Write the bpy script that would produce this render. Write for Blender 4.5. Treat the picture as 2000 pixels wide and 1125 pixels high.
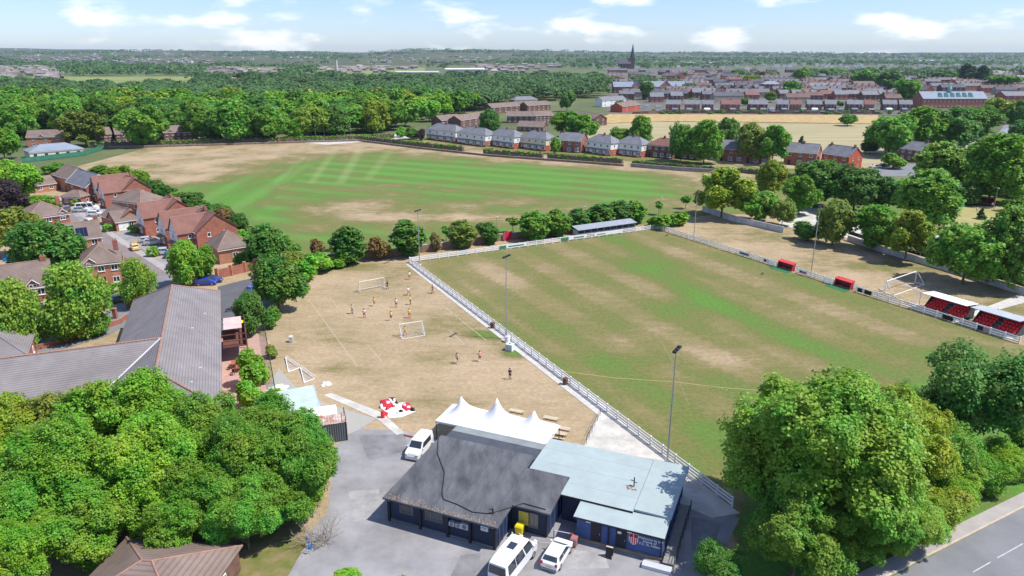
import bpy, math, random
import numpy as np
from mathutils import Vector
R=math.radians
scene=bpy.context.scene
for o in list(bpy.data.objects): bpy.data.objects.remove(o)
col=scene.collection
# ------------------------------------------------------------------ camera
HC=44.0; FPX=1390.0; PITCH=math.atan((562.5-100.0)/FPX)
cam=bpy.data.cameras.new('camera'); cam.sensor_width=36.0; cam.lens=FPX/2000*36; cam.clip_end=40000; cam.clip_start=0.5
camo=bpy.data.objects.new('camera',cam); col.objects.link(camo); camo.location=(0,0,HC); camo.rotation_euler=(math.pi/2-PITCH,0,0)
scene.camera=camo
# ------------------------------------------------------------------ light
SUN_EL=R(57); SUN_DIR=Vector((0.98,-0.20,0)).normalized()
sl=bpy.data.lights.new('sun','SUN'); sl.energy=5.0; sl.angle=R(0.5); sl.color=(1,0.95,0.87)
so=bpy.data.objects.new('sun',sl); col.objects.link(so); so.location=(60,-10,120)
sv=Vector((SUN_DIR.x*math.cos(SUN_EL),SUN_DIR.y*math.cos(SUN_EL),math.sin(SUN_EL)))
so.rotation_euler=sv.to_track_quat('Z','Y').to_euler()
w=bpy.data.worlds.new('World'); scene.world=w; w.use_nodes=True
nt=w.node_tree; nt.nodes.clear()
def N(nt,t,**k):
    n=nt.nodes.new(t)
    for a,b in k.items():
        if a.startswith('i_'): n.inputs[a[2:]].default_value=b
        else: setattr(n,a,b)
    return n
L=lambda nt,a,b: nt.links.new(a,b)
sky=N(nt,'ShaderNodeTexSky',sky_type='NISHITA',sun_disc=False,sun_elevation=SUN_EL,sun_rotation=math.atan2(SUN_DIR.x,SUN_DIR.y),altitude=50,air_density=1.0,dust_density=0.25,ozone_density=3.0)
tint=N(nt,'ShaderNodeMix',data_type='RGBA',blend_type='MULTIPLY'); tint.inputs[0].default_value=1; tint.inputs[7].default_value=(0.69,0.79,1.08,1)
L(nt,sky.outputs[0],tint.inputs[6])
tc=N(nt,'ShaderNodeTexCoord'); mp=N(nt,'ShaderNodeMapping'); mp.inputs['Scale'].default_value=(11,11,34); mp.inputs['Location'].default_value=(3.3,1.0,0.4)
L(nt,tc.outputs['Generated'],mp.inputs[0])
cn=N(nt,'ShaderNodeTexNoise'); cn.inputs['Scale'].default_value=1.0; cn.inputs['Detail'].default_value=5; cn.inputs['Roughness'].default_value=0.5
L(nt,mp.outputs[0],cn.inputs['Vector'])
cr=N(nt,'ShaderNodeMapRange'); cr.inputs[1].default_value=0.5; cr.inputs[2].default_value=0.70; cr.inputs[4].default_value=0.85; cr.interpolation_type='SMOOTHSTEP'
L(nt,cn.outputs[0],cr.inputs[0])
cm=N(nt,'ShaderNodeMix',data_type='RGBA'); cm.inputs[7].default_value=(7.6,7.6,7.7,1)
L(nt,cr.outputs[0],cm.inputs[0]); L(nt,tint.outputs[2],cm.inputs[6])
bg=N(nt,'ShaderNodeBackground'); bg.inputs[1].default_value=0.145
wo=N(nt,'ShaderNodeOutputWorld'); L(nt,cm.outputs[2],bg.inputs[0]); L(nt,bg.outputs[0],wo.inputs[0])
scene.view_settings.view_transform='Standard'; scene.view_settings.look='None'; scene.view_settings.exposure=0.22; scene.view_settings.gamma=1
# ------------------------------------------------------------------ pixel helpers (2000x1125 photograph)
CP,SP=math.cos(PITCH),math.sin(PITCH)
def W(px,py,z=0.0):
    u=(px-1000)/FPX; v=(562.5-py)/FPX
    dy=CP+v*SP; dz=-SP+v*CP; t=(z-HC)/dz
    return Vector((u*t,dy*t,z))
def hgt(py,Y):                     # height at ground distance Y that projects to row py
    v=(562.5-py)/FPX
    return HC+Y*(-SP+v*CP)/(CP+v*SP)
def pxm(Y): return FPX/(Y*CP+HC*SP) # pixels per metre near the ground at distance Y
def proj(x,y,z=0):
    yc=y*CP-(z-HC)*SP; zc=y*SP+(z-HC)*CP
    return 1000+FPX*x/yc, 562.5-FPX*zc/yc
# ------------------------------------------------------------------ materials
MATS={}
def mat(name,c,rough=0.8,var=0.15,scale=0.6,metal=0,bump=0,bscale=8,courses=0,streak=None,brick=0,spec=0.3,detail=4,c2=None):
    if name in MATS: return MATS[name]
    m=bpy.data.materials.new(name); m.use_nodes=True; t=m.node_tree; b=t.nodes['Principled BSDF']
    b.inputs['Roughness'].default_value=rough; b.inputs['Metallic'].default_value=metal; b.inputs['Specular IOR Level'].default_value=spec
    g=N(t,'ShaderNodeNewGeometry'); n=N(t,'ShaderNodeTexNoise'); n.inputs['Scale'].default_value=scale; n.inputs['Detail'].default_value=detail; n.inputs['Roughness'].default_value=0.65
    if streak:
        mpn=N(t,'ShaderNodeMapping'); mpn.inputs['Scale'].default_value=streak; mpn.inputs['Rotation'].default_value=(0,0,R(22.6)); L(t,g.outputs['Position'],mpn.inputs[0]); L(t,mpn.outputs[0],n.inputs['Vector'])
    else: L(t,g.outputs['Position'],n.inputs['Vector'])
    r=N(t,'ShaderNodeMapRange'); r.inputs[1].default_value=0.3; r.inputs[2].default_value=0.7
    L(t,n.outputs[0],r.inputs[0])
    mx=N(t,'ShaderNodeMix',data_type='RGBA'); L(t,r.outputs[0],mx.inputs[0])
    mx.inputs[6].default_value=(*[x*(1-var) for x in c],1); mx.inputs[7].default_value=(*([min(1,x*(1+var)) for x in c] if c2 is None else c2),1)
    out=mx.outputs[2]; hsock=None
    if courses:                     # tile courses: lines of constant height
        sx=N(t,'ShaderNodeSeparateXYZ'); L(t,g.outputs['Position'],sx.inputs[0])
        mm=N(t,'ShaderNodeMath',operation='MULTIPLY'); mm.inputs[1].default_value=1/courses; L(t,sx.outputs[2],mm.inputs[0])
        fr=N(t,'ShaderNodeMath',operation='FRACT'); L(t,mm.outputs[0],fr.inputs[0])
        r2=N(t,'ShaderNodeMapRange'); r2.inputs[1].default_value=0.0; r2.inputs[2].default_value=0.45; r2.inputs[3].default_value=0.62; r2.inputs[4].default_value=1.0; L(t,fr.outputs[0],r2.inputs[0])
        m2=N(t,'ShaderNodeMix',data_type='RGBA',blend_type='MULTIPLY'); m2.inputs[0].default_value=1; L(t,out,m2.inputs[6]); L(t,r2.outputs[0],m2.inputs[7]); out=m2.outputs[2]
        hsock=fr.outputs[0]
    if brick:
        bt=N(t,'ShaderNodeTexBrick'); bt.inputs['Scale'].default_value=1.0; bt.inputs['Brick Width'].default_value=brick*3; bt.inputs['Row Height'].default_value=brick; bt.inputs['Mortar Size'].default_value=brick*0.13
        bt.inputs['Color1'].default_value=(1,1,1,1); bt.inputs['Color2'].default_value=(0.7,0.68,0.66,1); bt.inputs['Mortar'].default_value=(1.05,1.15,1.2,1)
        sx=N(t,'ShaderNodeSeparateXYZ'); L(t,g.outputs['Position'],sx.inputs[0]); ad=N(t,'ShaderNodeMath'); L(t,sx.outputs[0],ad.inputs[0]); L(t,sx.outputs[1],ad.inputs[1])
        cb=N(t,'ShaderNodeCombineXYZ'); L(t,ad.outputs[0],cb.inputs[0]); L(t,sx.outputs[2],cb.inputs[1]); L(t,cb.outputs[0],bt.inputs['Vector'])
        m2=N(t,'ShaderNodeMix',data_type='RGBA',blend_type='MULTIPLY'); m2.inputs[0].default_value=1; L(t,out,m2.inputs[6]); L(t,bt.outputs[0],m2.inputs[7]); out=m2.outputs[2]
    L(t,out,b.inputs['Base Color'])
    if bump or courses:
        bp=N(t,'ShaderNodeBump'); bp.inputs['Strength'].default_value=bump or 0.5; bp.inputs['Distance'].default_value=0.05
        if hsock is None:
            n2=N(t,'ShaderNodeTexNoise'); n2.inputs['Scale'].default_value=bscale; n2.inputs['Detail'].default_value=5; L(t,g.outputs['Position'],n2.inputs['Vector']); hsock=n2.outputs[0]
        L(t,hsock,bp.inputs['Height']); L(t,bp.outputs[0],b.inputs['Normal'])
    MATS[name]=m; return m
def objcol_mat(name,rough=0.6,var=0.12,metal=0,coat=0):
    m=bpy.data.materials.new(name); m.use_nodes=True; t=m.node_tree; b=t.nodes['Principled BSDF']; b.inputs['Roughness'].default_value=rough; b.inputs['Metallic'].default_value=metal; b.inputs['Coat Weight'].default_value=coat
    oi=N(t,'ShaderNodeObjectInfo'); g=N(t,'ShaderNodeNewGeometry'); n=N(t,'ShaderNodeTexNoise'); n.inputs['Scale'].default_value=3; L(t,g.outputs['Position'],n.inputs['Vector'])
    r=N(t,'ShaderNodeMapRange'); r.inputs[3].default_value=1-var; r.inputs[4].default_value=1+var; L(t,n.outputs[0],r.inputs[0])
    m2=N(t,'ShaderNodeMix',data_type='RGBA',blend_type='MULTIPLY'); m2.inputs[0].default_value=1; L(t,oi.outputs['Color'],m2.inputs[6]); L(t,r.outputs[0],m2.inputs[7]); L(t,m2.outputs[2],b.inputs['Base Color'])
    MATS[name]=m; return m
def leaf_mat():
    m=bpy.data.materials.new('foliage'); m.use_nodes=True; t=m.node_tree; b=t.nodes['Principled BSDF']; out=t.nodes['Material Output']
    b.inputs['Roughness'].default_value=0.55; b.inputs['Specular IOR Level'].default_value=0.35
    oi=N(t,'ShaderNodeObjectInfo'); at=N(t,'ShaderNodeAttribute',attribute_name='rnd')
    hs=N(t,'ShaderNodeHueSaturation'); L(t,oi.outputs['Color'],hs.inputs['Color'])
    r1=N(t,'ShaderNodeMapRange'); r1.inputs[3].default_value=0.62; r1.inputs[4].default_value=1.45; L(t,at.outputs['Fac'],r1.inputs[0]); L(t,r1.outputs[0],hs.inputs['Value'])
    g=N(t,'ShaderNodeNewGeometry'); n=N(t,'ShaderNodeTexNoise'); n.inputs['Scale'].default_value=0.35; n.inputs['Detail'].default_value=2; L(t,g.outputs['Position'],n.inputs['Vector'])
    r2=N(t,'ShaderNodeMapRange'); r2.inputs[3].default_value=0.465; r2.inputs[4].default_value=0.525; r2.inputs[1].default_value=0.3; r2.inputs[2].default_value=0.7; L(t,n.outputs[0],r2.inputs[0]); L(t,r2.outputs[0],hs.inputs['Hue'])
    L(t,hs.outputs[0],b.inputs['Base Color'])
    tr=N(t,'ShaderNodeBsdfTranslucent'); L(t,hs.outputs[0],tr.inputs[0]); mx=N(t,'ShaderNodeMixShader'); mx.inputs[0].default_value=0.38
    L(t,b.outputs[0],mx.inputs[1]); L(t,tr.outputs[0],mx.inputs[2]); L(t,mx.outputs[0],out.inputs[0])
    MATS['foliage']=m; return m
LEAF=leaf_mat(); PAINT=objcol_mat('vehicle_paint',0.3,0.03,coat=0.6); CLOTH=objcol_mat('clothing',0.9); SKIN=mat('skin',(0.5,0.3,0.21),0.6)
BARK=mat('bark',(0.16,0.12,0.085),0.95,0.35,4,bump=0.6,bscale=15)
WHITE=mat('white_paint',(0.78,0.78,0.76),0.55,0.06,1.5); WHITE_UPVC=mat('white_frame',(0.8,0.8,0.8),0.4,0.03)
GLASS=mat('window_glass',(0.035,0.045,0.055),0.08,0.4,0.4,spec=0.9)
CONC=mat('concrete',(0.50,0.48,0.44),0.9,0.16,0.8,bump=0.2); CONCW=mat('pale_concrete',(0.50,0.48,0.43),0.9,0.25,0.5,detail=9)
TARMAC=mat('tarmac',(0.27,0.265,0.27),0.92,0.3,0.22,bump=0.25,bscale=14,detail=10); ROADM=mat('road_asphalt',(0.2,0.205,0.215),0.9,0.16,0.25,bump=0.2,bscale=14,detail=10)
ESTROAD=mat('estate_road',(0.22,0.185,0.18),0.92,0.14,0.2); PAVE=mat('pavement_slabs',(0.36,0.33,0.31),0.9,0.12,0.5)
KERB=mat('kerb_stone',(0.5,0.42,0.34),0.9,0.12,0.8); BLACKM=mat('black_metal',(0.02,0.02,0.022),0.5,0.2); STEEL=mat('galvanised_steel',(0.42,0.44,0.46),0.45,0.1,2,metal=0.6)
BRICK=mat('red_brick',(0.36,0.135,0.09),0.9,0.18,0.5,brick=0.22); BRICKO=mat('orange_brick',(0.48,0.22,0.13),0.9,0.15,0.5,brick=0.22); BRICKD=mat('brown_brick',(0.19,0.10,0.075),0.9,0.2,0.5,brick=0.22); BRICKB=mat('bright_red_brick',(0.45,0.10,0.055),0.9,0.15,0.5)
RENDER=mat('white_render',(0.78,0.77,0.73),0.85,0.06,0.4); CREAM=mat('cream_render',(0.68,0.63,0.45),0.85,0.08,0.4)
TILEG=mat('grey_roof_tile',(0.235,0.215,0.215),0.85,0.16,0.35,courses=0.17); TILEB=mat('brown_roof_tile',(0.22,0.165,0.14),0.88,0.18,0.4,courses=0.18); TILER=mat('red_roof_tile',(0.25,0.125,0.10),0.88,0.16,0.4,courses=0.18)
SLATE=mat('slate_roof',(0.20,0.205,0.225),0.7,0.2,0.4,courses=0.2); SLATEB=mat('blue_slate_roof',(0.23,0.27,0.33),0.7,0.12,0.2); RIDGE=mat('terracotta_ridge',(0.34,0.2,0.15),0.85,0.2,1)
NAVY=mat('navy_wall_paint',(0.022,0.033,0.068),0.6,0.2,0.7,bump=0.15); BLUE=mat('blue_wall_paint',(0.06,0.10,0.24),0.65,0.22,0.9); DARKDOOR=mat('dark_door',(0.025,0.025,0.035),0.6)
FELT=mat('black_roof_felt',(0.055,0.057,0.065),0.85,0.0,0.7,streak=(1.0,0.35,1),detail=6,c2=(0.15,0.155,0.168),bump=0.1); FELTN=mat('navy_roof_felt',(0.07,0.08,0.10),0.85,0.2,0.6); FELTG=mat('pale_green_roof_felt',(0.345,0.415,0.415),0.85,0.1,0.5,bump=0.15,bscale=3,detail=9)
CANVAS=mat('white_canvas',(0.85,0.85,0.84),0.6,0.02); RED=mat('red_plastic',(0.8,0.03,0.04),0.4,0.15,2); REDP=mat('red_paint',(0.5,0.03,0.04),0.5,0.12,1); YELLOW=mat('yellow_plastic',(0.75,0.60,0.02),0.45,0.08)
PINKBIN=mat('faded_maroon_plastic',(0.36,0.16,0.15),0.6,0.1); BROWN=mat('brown_plastic',(0.16,0.07,0.05),0.6); WOOD=mat('bleached_wood',(0.52,0.43,0.31),0.85,0.15,3); WOODD=mat('dark_stained_wood',(0.14,0.06,0.045),0.8,0.2,2)
MATGREEN=mat('artificial_turf',(0.03,0.15,0.06),0.95,0.15,2); NET=mat('net_cord',(0.75,0.75,0.75),0.8); GREYP=mat('grey_panel',(0.16,0.17,0.18),0.7,0.1); GREYL=mat('light_grey_sheet',(0.48,0.50,0.52),0.55,0.1,0.6)
CORR=mat('corrugated_green_sheet',(0.45,0.55,0.50),0.7,0.15,0.5); RUST=mat('rusty_sheet',(0.62,0.58,0.53),0.8,0,1.1,c2=(0.30,0.11,0.05)); CONT=mat('dark_grey_container',(0.10,0.115,0.125),0.6,0.12)
TYRE=mat('tyre_rubber',(0.02,0.02,0.02),0.9); RIM=mat('wheel_rim',(0.4,0.41,0.42),0.35,metal=0.7); REDL=mat('tail_lamp',(0.45,0.01,0.01),0.2); HEADL=mat('head_lamp',(0.75,0.75,0.72),0.1); PLATE=mat('yellow_number_plate',(0.75,0.55,0.08),0.5); BLUEP=mat('bright_blue_plastic',(0.01,0.16,0.55),0.45); SOLAR=mat('solar_panel',(0.01,0.014,0.04),0.15,spec=0.8)
GREENF=mat('green_mesh_fence',(0.03,0.15,0.11),0.7); STONE=mat('dark_sandstone',(0.10,0.065,0.055),0.9,0.25,0.1); COPPER=mat('green_copper',(0.20,0.40,0.36),0.6)
# ------------------------------------------------------------------ mesh + object helpers
class MB:
    def __init__(s): s.v=[]; s.f=[]
    def add(s,vs,fs):
        o=len(s.v); s.v+= [tuple(p) for p in vs]; s.f+=[tuple(i+o for i in f) for f in fs]; return s
    def box(s,x0,x1,y0,y1,z0,z1):
        return s.add([(x0,y0,z0),(x1,y0,z0),(x1,y1,z0),(x0,y1,z0),(x0,y0,z1),(x1,y0,z1),(x1,y1,z1),(x0,y1,z1)],[(0,3,2,1),(4,5,6,7),(0,1,5,4),(1,2,6,5),(2,3,7,6),(3,0,4,7)])
    def tube(s,p,q,r0,r1=None,n=8):
        p=Vector(p);q=Vector(q); r1=r0 if r1 is None else r1; d=(q-p).normalized(); a=d.orthogonal().normalized(); b=d.cross(a)
        vs=[p+(a*math.cos(t)+b*math.sin(t))*r0 for t in [2*math.pi*i/n for i in range(n)]]+[q+(a*math.cos(t)+b*math.sin(t))*r1 for t in [2*math.pi*i/n for i in range(n)]]
        return s.add(vs,[(i,(i+1)%n,n+(i+1)%n,n+i) for i in range(n)]+[tuple(range(n))[::-1],tuple(range(n,2*n))])
    def prism(s,poly,z0,z1):
        n=len(poly); return s.add([(p[0],p[1],z0) for p in poly]+[(p[0],p[1],z1) for p in poly],[tuple(range(n))[::-1],tuple(range(n,2*n))]+[(i,(i+1)%n,n+(i+1)%n,n+i) for i in range(n)])
    def mesh(s,name,m,smooth=False):
        me=bpy.data.meshes.new(name); me.from_pydata(s.v,[],s.f); me.validate(); me.materials.append(m)
        if smooth: me.polygons.foreach_set('use_smooth',[True]*len(me.polygons))
        return me
    def build(s,name,m,parent=None,loc=(0,0,0),rz=0,smooth=False): return inst(name,s.mesh(name,m,smooth),parent,loc,rz)
def inst(name,me,parent=None,loc=(0,0,0),rz=0,scale=None,color=None):
    o=bpy.data.objects.new(name,me); col.objects.link(o); o.location=loc
    if rz: o.rotation_euler=(0,0,rz)
    if scale: o.scale=scale if hasattr(scale,'__len__') else (scale,)*3
    if parent: o.parent=parent
    if color: o.color=(*color,1)
    return o
def tag(o,label,cat,group=None,kind=None):
    o['label']=label
    if cat: o['category']=cat
    if group: o['group']=group
    if kind: o['kind']=kind
    return o
def thing(name,label,cat,loc=(0,0,0),rz=0,group=None):
    o=bpy.data.objects.new(name,None); col.objects.link(o); o.location=loc; o.rotation_euler=(0,0,rz); o.empty_display_size=0.5
    return tag(o,label,cat,group)
def copy_tree(o,parent=None):
    c=o.copy(); col.objects.link(c); c.parent=parent
    for ch in list(o.children): copy_tree(ch,c)
    return c
def struct(name,poly,z,m,thick=0.0):
    mb=MB(); pts=[(p[0],p[1]) for p in poly]
    if thick: mb.prism(pts,z-thick,z)
    else: mb.add([(p[0],p[1],z) for p in pts],[tuple(range(len(pts)))])
    o=mb.build(name,m); o['kind']='structure'
    me=o.data
    if me.polygons[0].normal.z<0 and not thick: me.flip_normals()
    return o
def fastmesh(name,v,nper,m,rnd=None):
    n=len(v); me=bpy.data.meshes.new(name); me.vertices.add(n); me.vertices.foreach_set('co',np.asarray(v,dtype=np.float32).ravel())
    nf=n//nper; me.loops.add(n); me.loops.foreach_set('vertex_index',np.arange(n,dtype=np.int32)); me.polygons.add(nf); me.polygons.foreach_set('loop_start',np.arange(0,n,nper,dtype=np.int32))
    me.update(calc_edges=True); me.materials.append(m)
    if rnd is not None:
        a=me.attributes.new('rnd','FLOAT','FACE'); a.data.foreach_set('value',np.asarray(rnd,dtype=np.float32))
    return me
ORD=['first','second','third','fourth','fifth','sixth','seventh','eighth','ninth','tenth','eleventh','twelfth','thirteenth','fourteenth','fifteenth','sixteenth','seventeenth','eighteenth','nineteenth','twentieth']
random.seed(5)
# ================================================================== SETTING
GROUNDM=mat('rough_grass_ground',(0.085,0.125,0.04),0.95,0.3,0.012,c2=(0.16,0.175,0.075))
gr=struct('ground',[(-9000,-300),(9000,-300),(9000,12000),(-9000,12000)],-0.06,GROUNDM)
def inside(poly,x,y):
    c=False; n=len(poly)
    for i in range(n):
        x0,y0=poly[i]; x1,y1=poly[(i+1)%n]
        if (y0>y)!=(y1>y) and x<(x1-x0)*(y-y0)/(y1-y0)+x0: c=not c
    return c
FENCE_L=W(800,513); FENCE_F=W(1283,447); FENCE_R=W(1992,672); FENCE_B=W(1430,990)
def field_sheet():
    m=bpy.data.materials.new('dry_grass'); m.use_nodes=True; t=m.node_tree; b=t.nodes['Principled BSDF']; b.inputs['Roughness'].default_value=0.95; b.inputs['Specular IOR Level'].default_value=0.15
    g=N(t,'ShaderNodeNewGeometry'); at=N(t,'ShaderNodeAttribute',attribute_name='green'); st=N(t,'ShaderNodeAttribute',attribute_name='stripe')
    def noise(s,d,rough=0.6,sc=None):
        n=N(t,'ShaderNodeTexNoise'); n.inputs['Scale'].default_value=s; n.inputs['Detail'].default_value=d; n.inputs['Roughness'].default_value=rough
        if sc:
            q=N(t,'ShaderNodeMapping'); q.inputs['Scale'].default_value=sc; L(t,g.outputs['Position'],q.inputs[0]); L(t,q.outputs[0],n.inputs['Vector'])
        else: L(t,g.outputs['Position'],n.inputs['Vector'])
        return n.outputs[0]
    def math_(op,a,bv):
        n=N(t,'ShaderNodeMath',operation=op); L(t,a,n.inputs[0])
        if isinstance(bv,(int,float)): n.inputs[1].default_value=bv
        else: L(t,bv,n.inputs[1])
        return n.outputs[0]
    a=math_('MULTIPLY',math_('SUBTRACT',noise(0.06,6,0.62),0.5),1.5); c=math_('MULTIPLY',math_('SUBTRACT',noise(0.45,6,0.7,(0.55,1.5,1)),0.5),1.0)
    am=N(t,'ShaderNodeAttribute',attribute_name='noisy').outputs['Fac']; f=math_('ADD',at.outputs['Fac'],math_('MULTIPLY',math_('ADD',a,c),am))
    cr=N(t,'ShaderNodeValToRGB'); e=cr.color_ramp.elements
    e[0].position=0.0; e[0].color=(0.40,0.305,0.192,1); e[1].position=1.0; e[1].color=(0.095,0.225,0.035,1)
    for p,cc in ((0.2,(0.325,0.252,0.148)),(0.38,(0.215,0.183,0.08)),(0.55,(0.152,0.16,0.05)),(0.75,(0.115,0.18,0.04))):
        x=e.new(p); x.color=(*cc,1)
    L(t,f,cr.inputs[0])
    n3=N(t,'ShaderNodeMapRange'); n3.inputs[1].default_value=0.3; n3.inputs[2].default_value=0.7; n3.inputs[3].default_value=0.7; n3.inputs[4].default_value=1.28; L(t,noise(1.6,8,0.8),n3.inputs[0])
    mu=N(t,'ShaderNodeMix',data_type='RGBA',blend_type='MULTIPLY'); mu.inputs[0].default_value=1; L(t,cr.outputs[0],mu.inputs[6]); L(t,n3.outputs[0],mu.inputs[7])
    ms=N(t,'ShaderNodeMix',data_type='RGBA'); ms.inputs[7].default_value=(0.33,0.42,0.17,1); L(t,st.outputs['Fac'],ms.inputs[0]); L(t,mu.outputs[2],ms.inputs[6])
    L(t,ms.outputs[2],b.inputs['Base Color'])
    bp=N(t,'ShaderNodeBump'); bp.inputs['Strength'].default_value=0.5; bp.inputs['Distance'].default_value=0.08; L(t,noise(5,4),bp.inputs['Height']); L(t,bp.outputs[0],b.inputs['Normal'])
    dx=1.0; xs=np.arange(-175,185,dx); ys=np.arange(50,400,dx); X,Y=np.meshgrid(xs,ys); nx,ny=len(xs),len(ys)
    yc=Y*CP+HC*SP; zc=Y*SP-HC*CP; PX=1000+FPX*X/yc; PY=562.5-FPX*zc/yc
    green=np.full(X.shape,0.30)
    bl=np.interp(PX,[0,340,480,640,800,1283,1400,2000],[330,440,508,498,490,434,418,418]); rec=PY<bl
    def side(a,b): return (b.x-a.x)*(Y-a.y)-(b.y-a.y)*(X-a.x)
    pitch=(side(FENCE_L,FENCE_F)<0)&(side(FENCE_F,FENCE_R)<0)&(side(FENCE_L,FENCE_B)>0)
    train=(~rec)&(side(FENCE_L,FENCE_B)<=0); right=(~rec)&(~pitch)&(~train)
    green[rec]=0.62; green[pitch]=0.46; green[train]=0.10; green[right]=0.14
    def blob(mask,x,y,rx,ry,val):
        global_=np.exp(-(((PX-x)/rx)**2+((PY-y)/ry)**2)); green[mask]+=(val*global_)[mask]
    def line(mask,pts,wd,val):
        d=np.full(X.shape,1e9)
        for (x0,y0),(x1,y1) in zip(pts,pts[1:]):
            l2=(x1-x0)**2+(y1-y0)**2; tt=np.clip(((PX-x0)*(x1-x0)+(PY-y0)*(y1-y0))/l2,0,1); d=np.minimum(d,np.hypot(PX-x0-tt*(x1-x0),PY-y0-tt*(y1-y0)))
        green[mask]+=(val*np.exp(-(d/wd)**2))[mask]
    for q in [(300,320,230,36,-.62),(200,300,300,30,-.6),(420,288,160,16,-.5),(640,402,100,12,-.38),(740,425,120,14,-.42),(600,440,90,14,-.25),(1020,395,80,9,-.3),(880,408,60,9,-.3),(900,425,160,8,-.3),(1400,352,60,22,-.45),(1340,400,60,12,-.45),(1440,345,40,20,-.4),(560,340,150,36,.25),(900,335,260,24,.38),(1150,355,200,26,.3),(520,420,90,36,.3),(450,380,70,24,.3),(700,460,140,14,.2),(1250,385,120,14,.2)]: blob(rec,*q)
    line(rec,[(480,290),(760,283),(1000,308),(1200,323),(1420,338)],13,-.6); line(rec,[(330,362),(420,335),(500,300)],10,-.25)
    for q in [(960,655,55,9,.65),(1005,690,30,10,.7),(700,522,80,8,.25),(900,785,100,16,.2),(860,700,70,16,.22),(830,640,50,20,.15),(690,665,60,16,.18),(650,722,30,8,.35),(800,530,60,10,.2),(760,600,150,60,.06),(640,760,120,30,-.1)]: blob(train,*q)
    for q in [(1330,600,70,22,.35),(1300,760,150,25,.12),(1400,850,110,70,.22),(1240,705,110,16,.25),(1000,560,90,26,-.12),(1450,480,200,36,-.12),(1420,700,120,20,-.22),(1620,600,160,30,-.12),(1340,930,60,40,.25),(900,520,70,16,-.1),(1850,690,90,14,.3),(1120,640,90,20,.12),(1260,520,50,14,.2)]: blob(pitch,*q)
    line(pitch,[(1190,458),(1260,500),(1340,560),(1500,645),(1640,700),(1790,735)],22,.25); line(pitch,[(850,520),(960,610),(1100,720),(1300,860)],10,.18); line(pitch,[(1300,447),(1600,560),(1950,665)],9,.22)
    for q in [(1720,520,160,14,.3),(1500,465,100,10,.2),(1950,600,80,30,.25),(1600,545,60,14,.05)]: blob(right,*q)
    road_side=np.array([inside([(1440,1010),(1500,900),(1800,735),(2010,690),(2010,985),(1745,1127),(1440,1127)],a_,b_) for a_,b_ in zip(PX.ravel(),PY.ravel())]).reshape(X.shape); green[road_side]=.85
    stripe=np.zeros(X.shape)
    for (x0,y0,x1,y1,wd,s) in [(652,296,612,352,8,.2),(704,292,668,352,9,.22),(757,300,722,345,9,.16),(590,310,545,350,6,.12)]:
        tt=np.clip((PY-y0)/(y1-y0),-0.1,1.1); d=np.abs(PX-(x0+tt*(x1-x0))); stripe+=s*np.exp(-(d/wd)**4)*((PY>y0-6)&(PY<y1+6))
    # mown bands along the length of the pitch and across the recreation ground
    pd=(FENCE_B-FENCE_L).normalized(); s1=(X-FENCE_L.x)*pd.y-(Y-FENCE_L.y)*pd.x; green[pitch]+=(.07*np.sign(np.sin(s1*math.pi/5.5)))[pitch]
    h0,h1=W(700,300),W(1200,333); hd=(h1-h0).normalized(); s2=(X-h0.x)*hd.y-(Y-h0.y)*hd.x; cl=np.clip((green-.45)*3,0,1); f0,f1=W(345,366),W(500,300); fd=(f1-f0).normalized(); s3=(X-f0.x)*fd.y-(Y-f0.y)*fd.x; bandv=np.where(PX+(PY-300)*1.2<640,np.sin(s3*math.pi/7),np.tanh(1.6*np.sin(s2*math.pi/6.5)))
    green[rec]+=(.12*bandv*cl)[rec]; stripe[rec]+=(.11*np.clip(bandv,0,1)*cl)[rec]; green[rec]=np.clip(green[rec],.17,None); green[train]=np.clip(green[train],.06,None)
    # mown bands running away from the viewer on the recreation ground
    v=np.stack([X,Y,np.zeros_like(X)],-1).reshape(-1,3); idx=np.arange(nx*ny).reshape(ny,nx)
    f=np.stack([idx[:-1,:-1],idx[:-1,1:],idx[1:,1:],idx[1:,:-1]],-1).reshape(-1,4)
    me=bpy.data.meshes.new('playing_field'); me.vertices.add(len(v)); me.vertices.foreach_set('co',v.astype(np.float32).ravel()); me.loops.add(f.size); me.loops.foreach_set('vertex_index',f.astype(np.int32).ravel()); me.polygons.add(len(f)); me.polygons.foreach_set('loop_start',np.arange(0,f.size,4,dtype=np.int32)); me.update(calc_edges=True)
    noisy=np.where(pitch,.45,np.where(train,.75,1.0))
    for nm,arr in (('green',green),('stripe',stripe),('noisy',noisy)):
        a_=me.attributes.new(nm,'FLOAT','POINT'); a_.data.foreach_set('value',arr.astype(np.float32).ravel())
    me.materials.append(m); o=inst('playing_field',me); o['kind']='structure'; o['label']='sun-dried playing fields with straw and green patches'
field_sheet()
def px(l,z=0): return [W(*p,z) for p in l]
struct('club_car_park',px([(430,1190),(560,1090),(640,1000),(655,872),(695,836),(790,843),(870,856),(1340,930),(1370,990),(1445,1012),(1420,1060),(1400,1190)]),0.012,TARMAC)
for i,q in enumerate([[(700,850),(790,848),(800,880),(720,900)],[(680,960),(740,955),(745,1010),(690,1020)],[(900,1085),(940,1080),(930,1125),(880,1125)],[(1120,1075),(1180,1078),(1190,1110),(1110,1112)],[(1350,1010),(1410,1020),(1390,1080),(1350,1075)]]): struct('tarmac_patch',px(q),.018+.0*i,mat('tarmac_patch%d'%(i%2),((.2,.2,.205),(.31,.305,.3))[i%2],.92,.3,.5,detail=9))
struct('concrete_apron',px([(1168,806),(1186,800),(1445,1003),(1390,1012),(1330,985),(1285,900),(1140,872)]),0.03,CONCW)
struct('fence_path',px([(792,516),(806,511),(1195,800),(1166,810)]),0.05,CONC,0.08)
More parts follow.
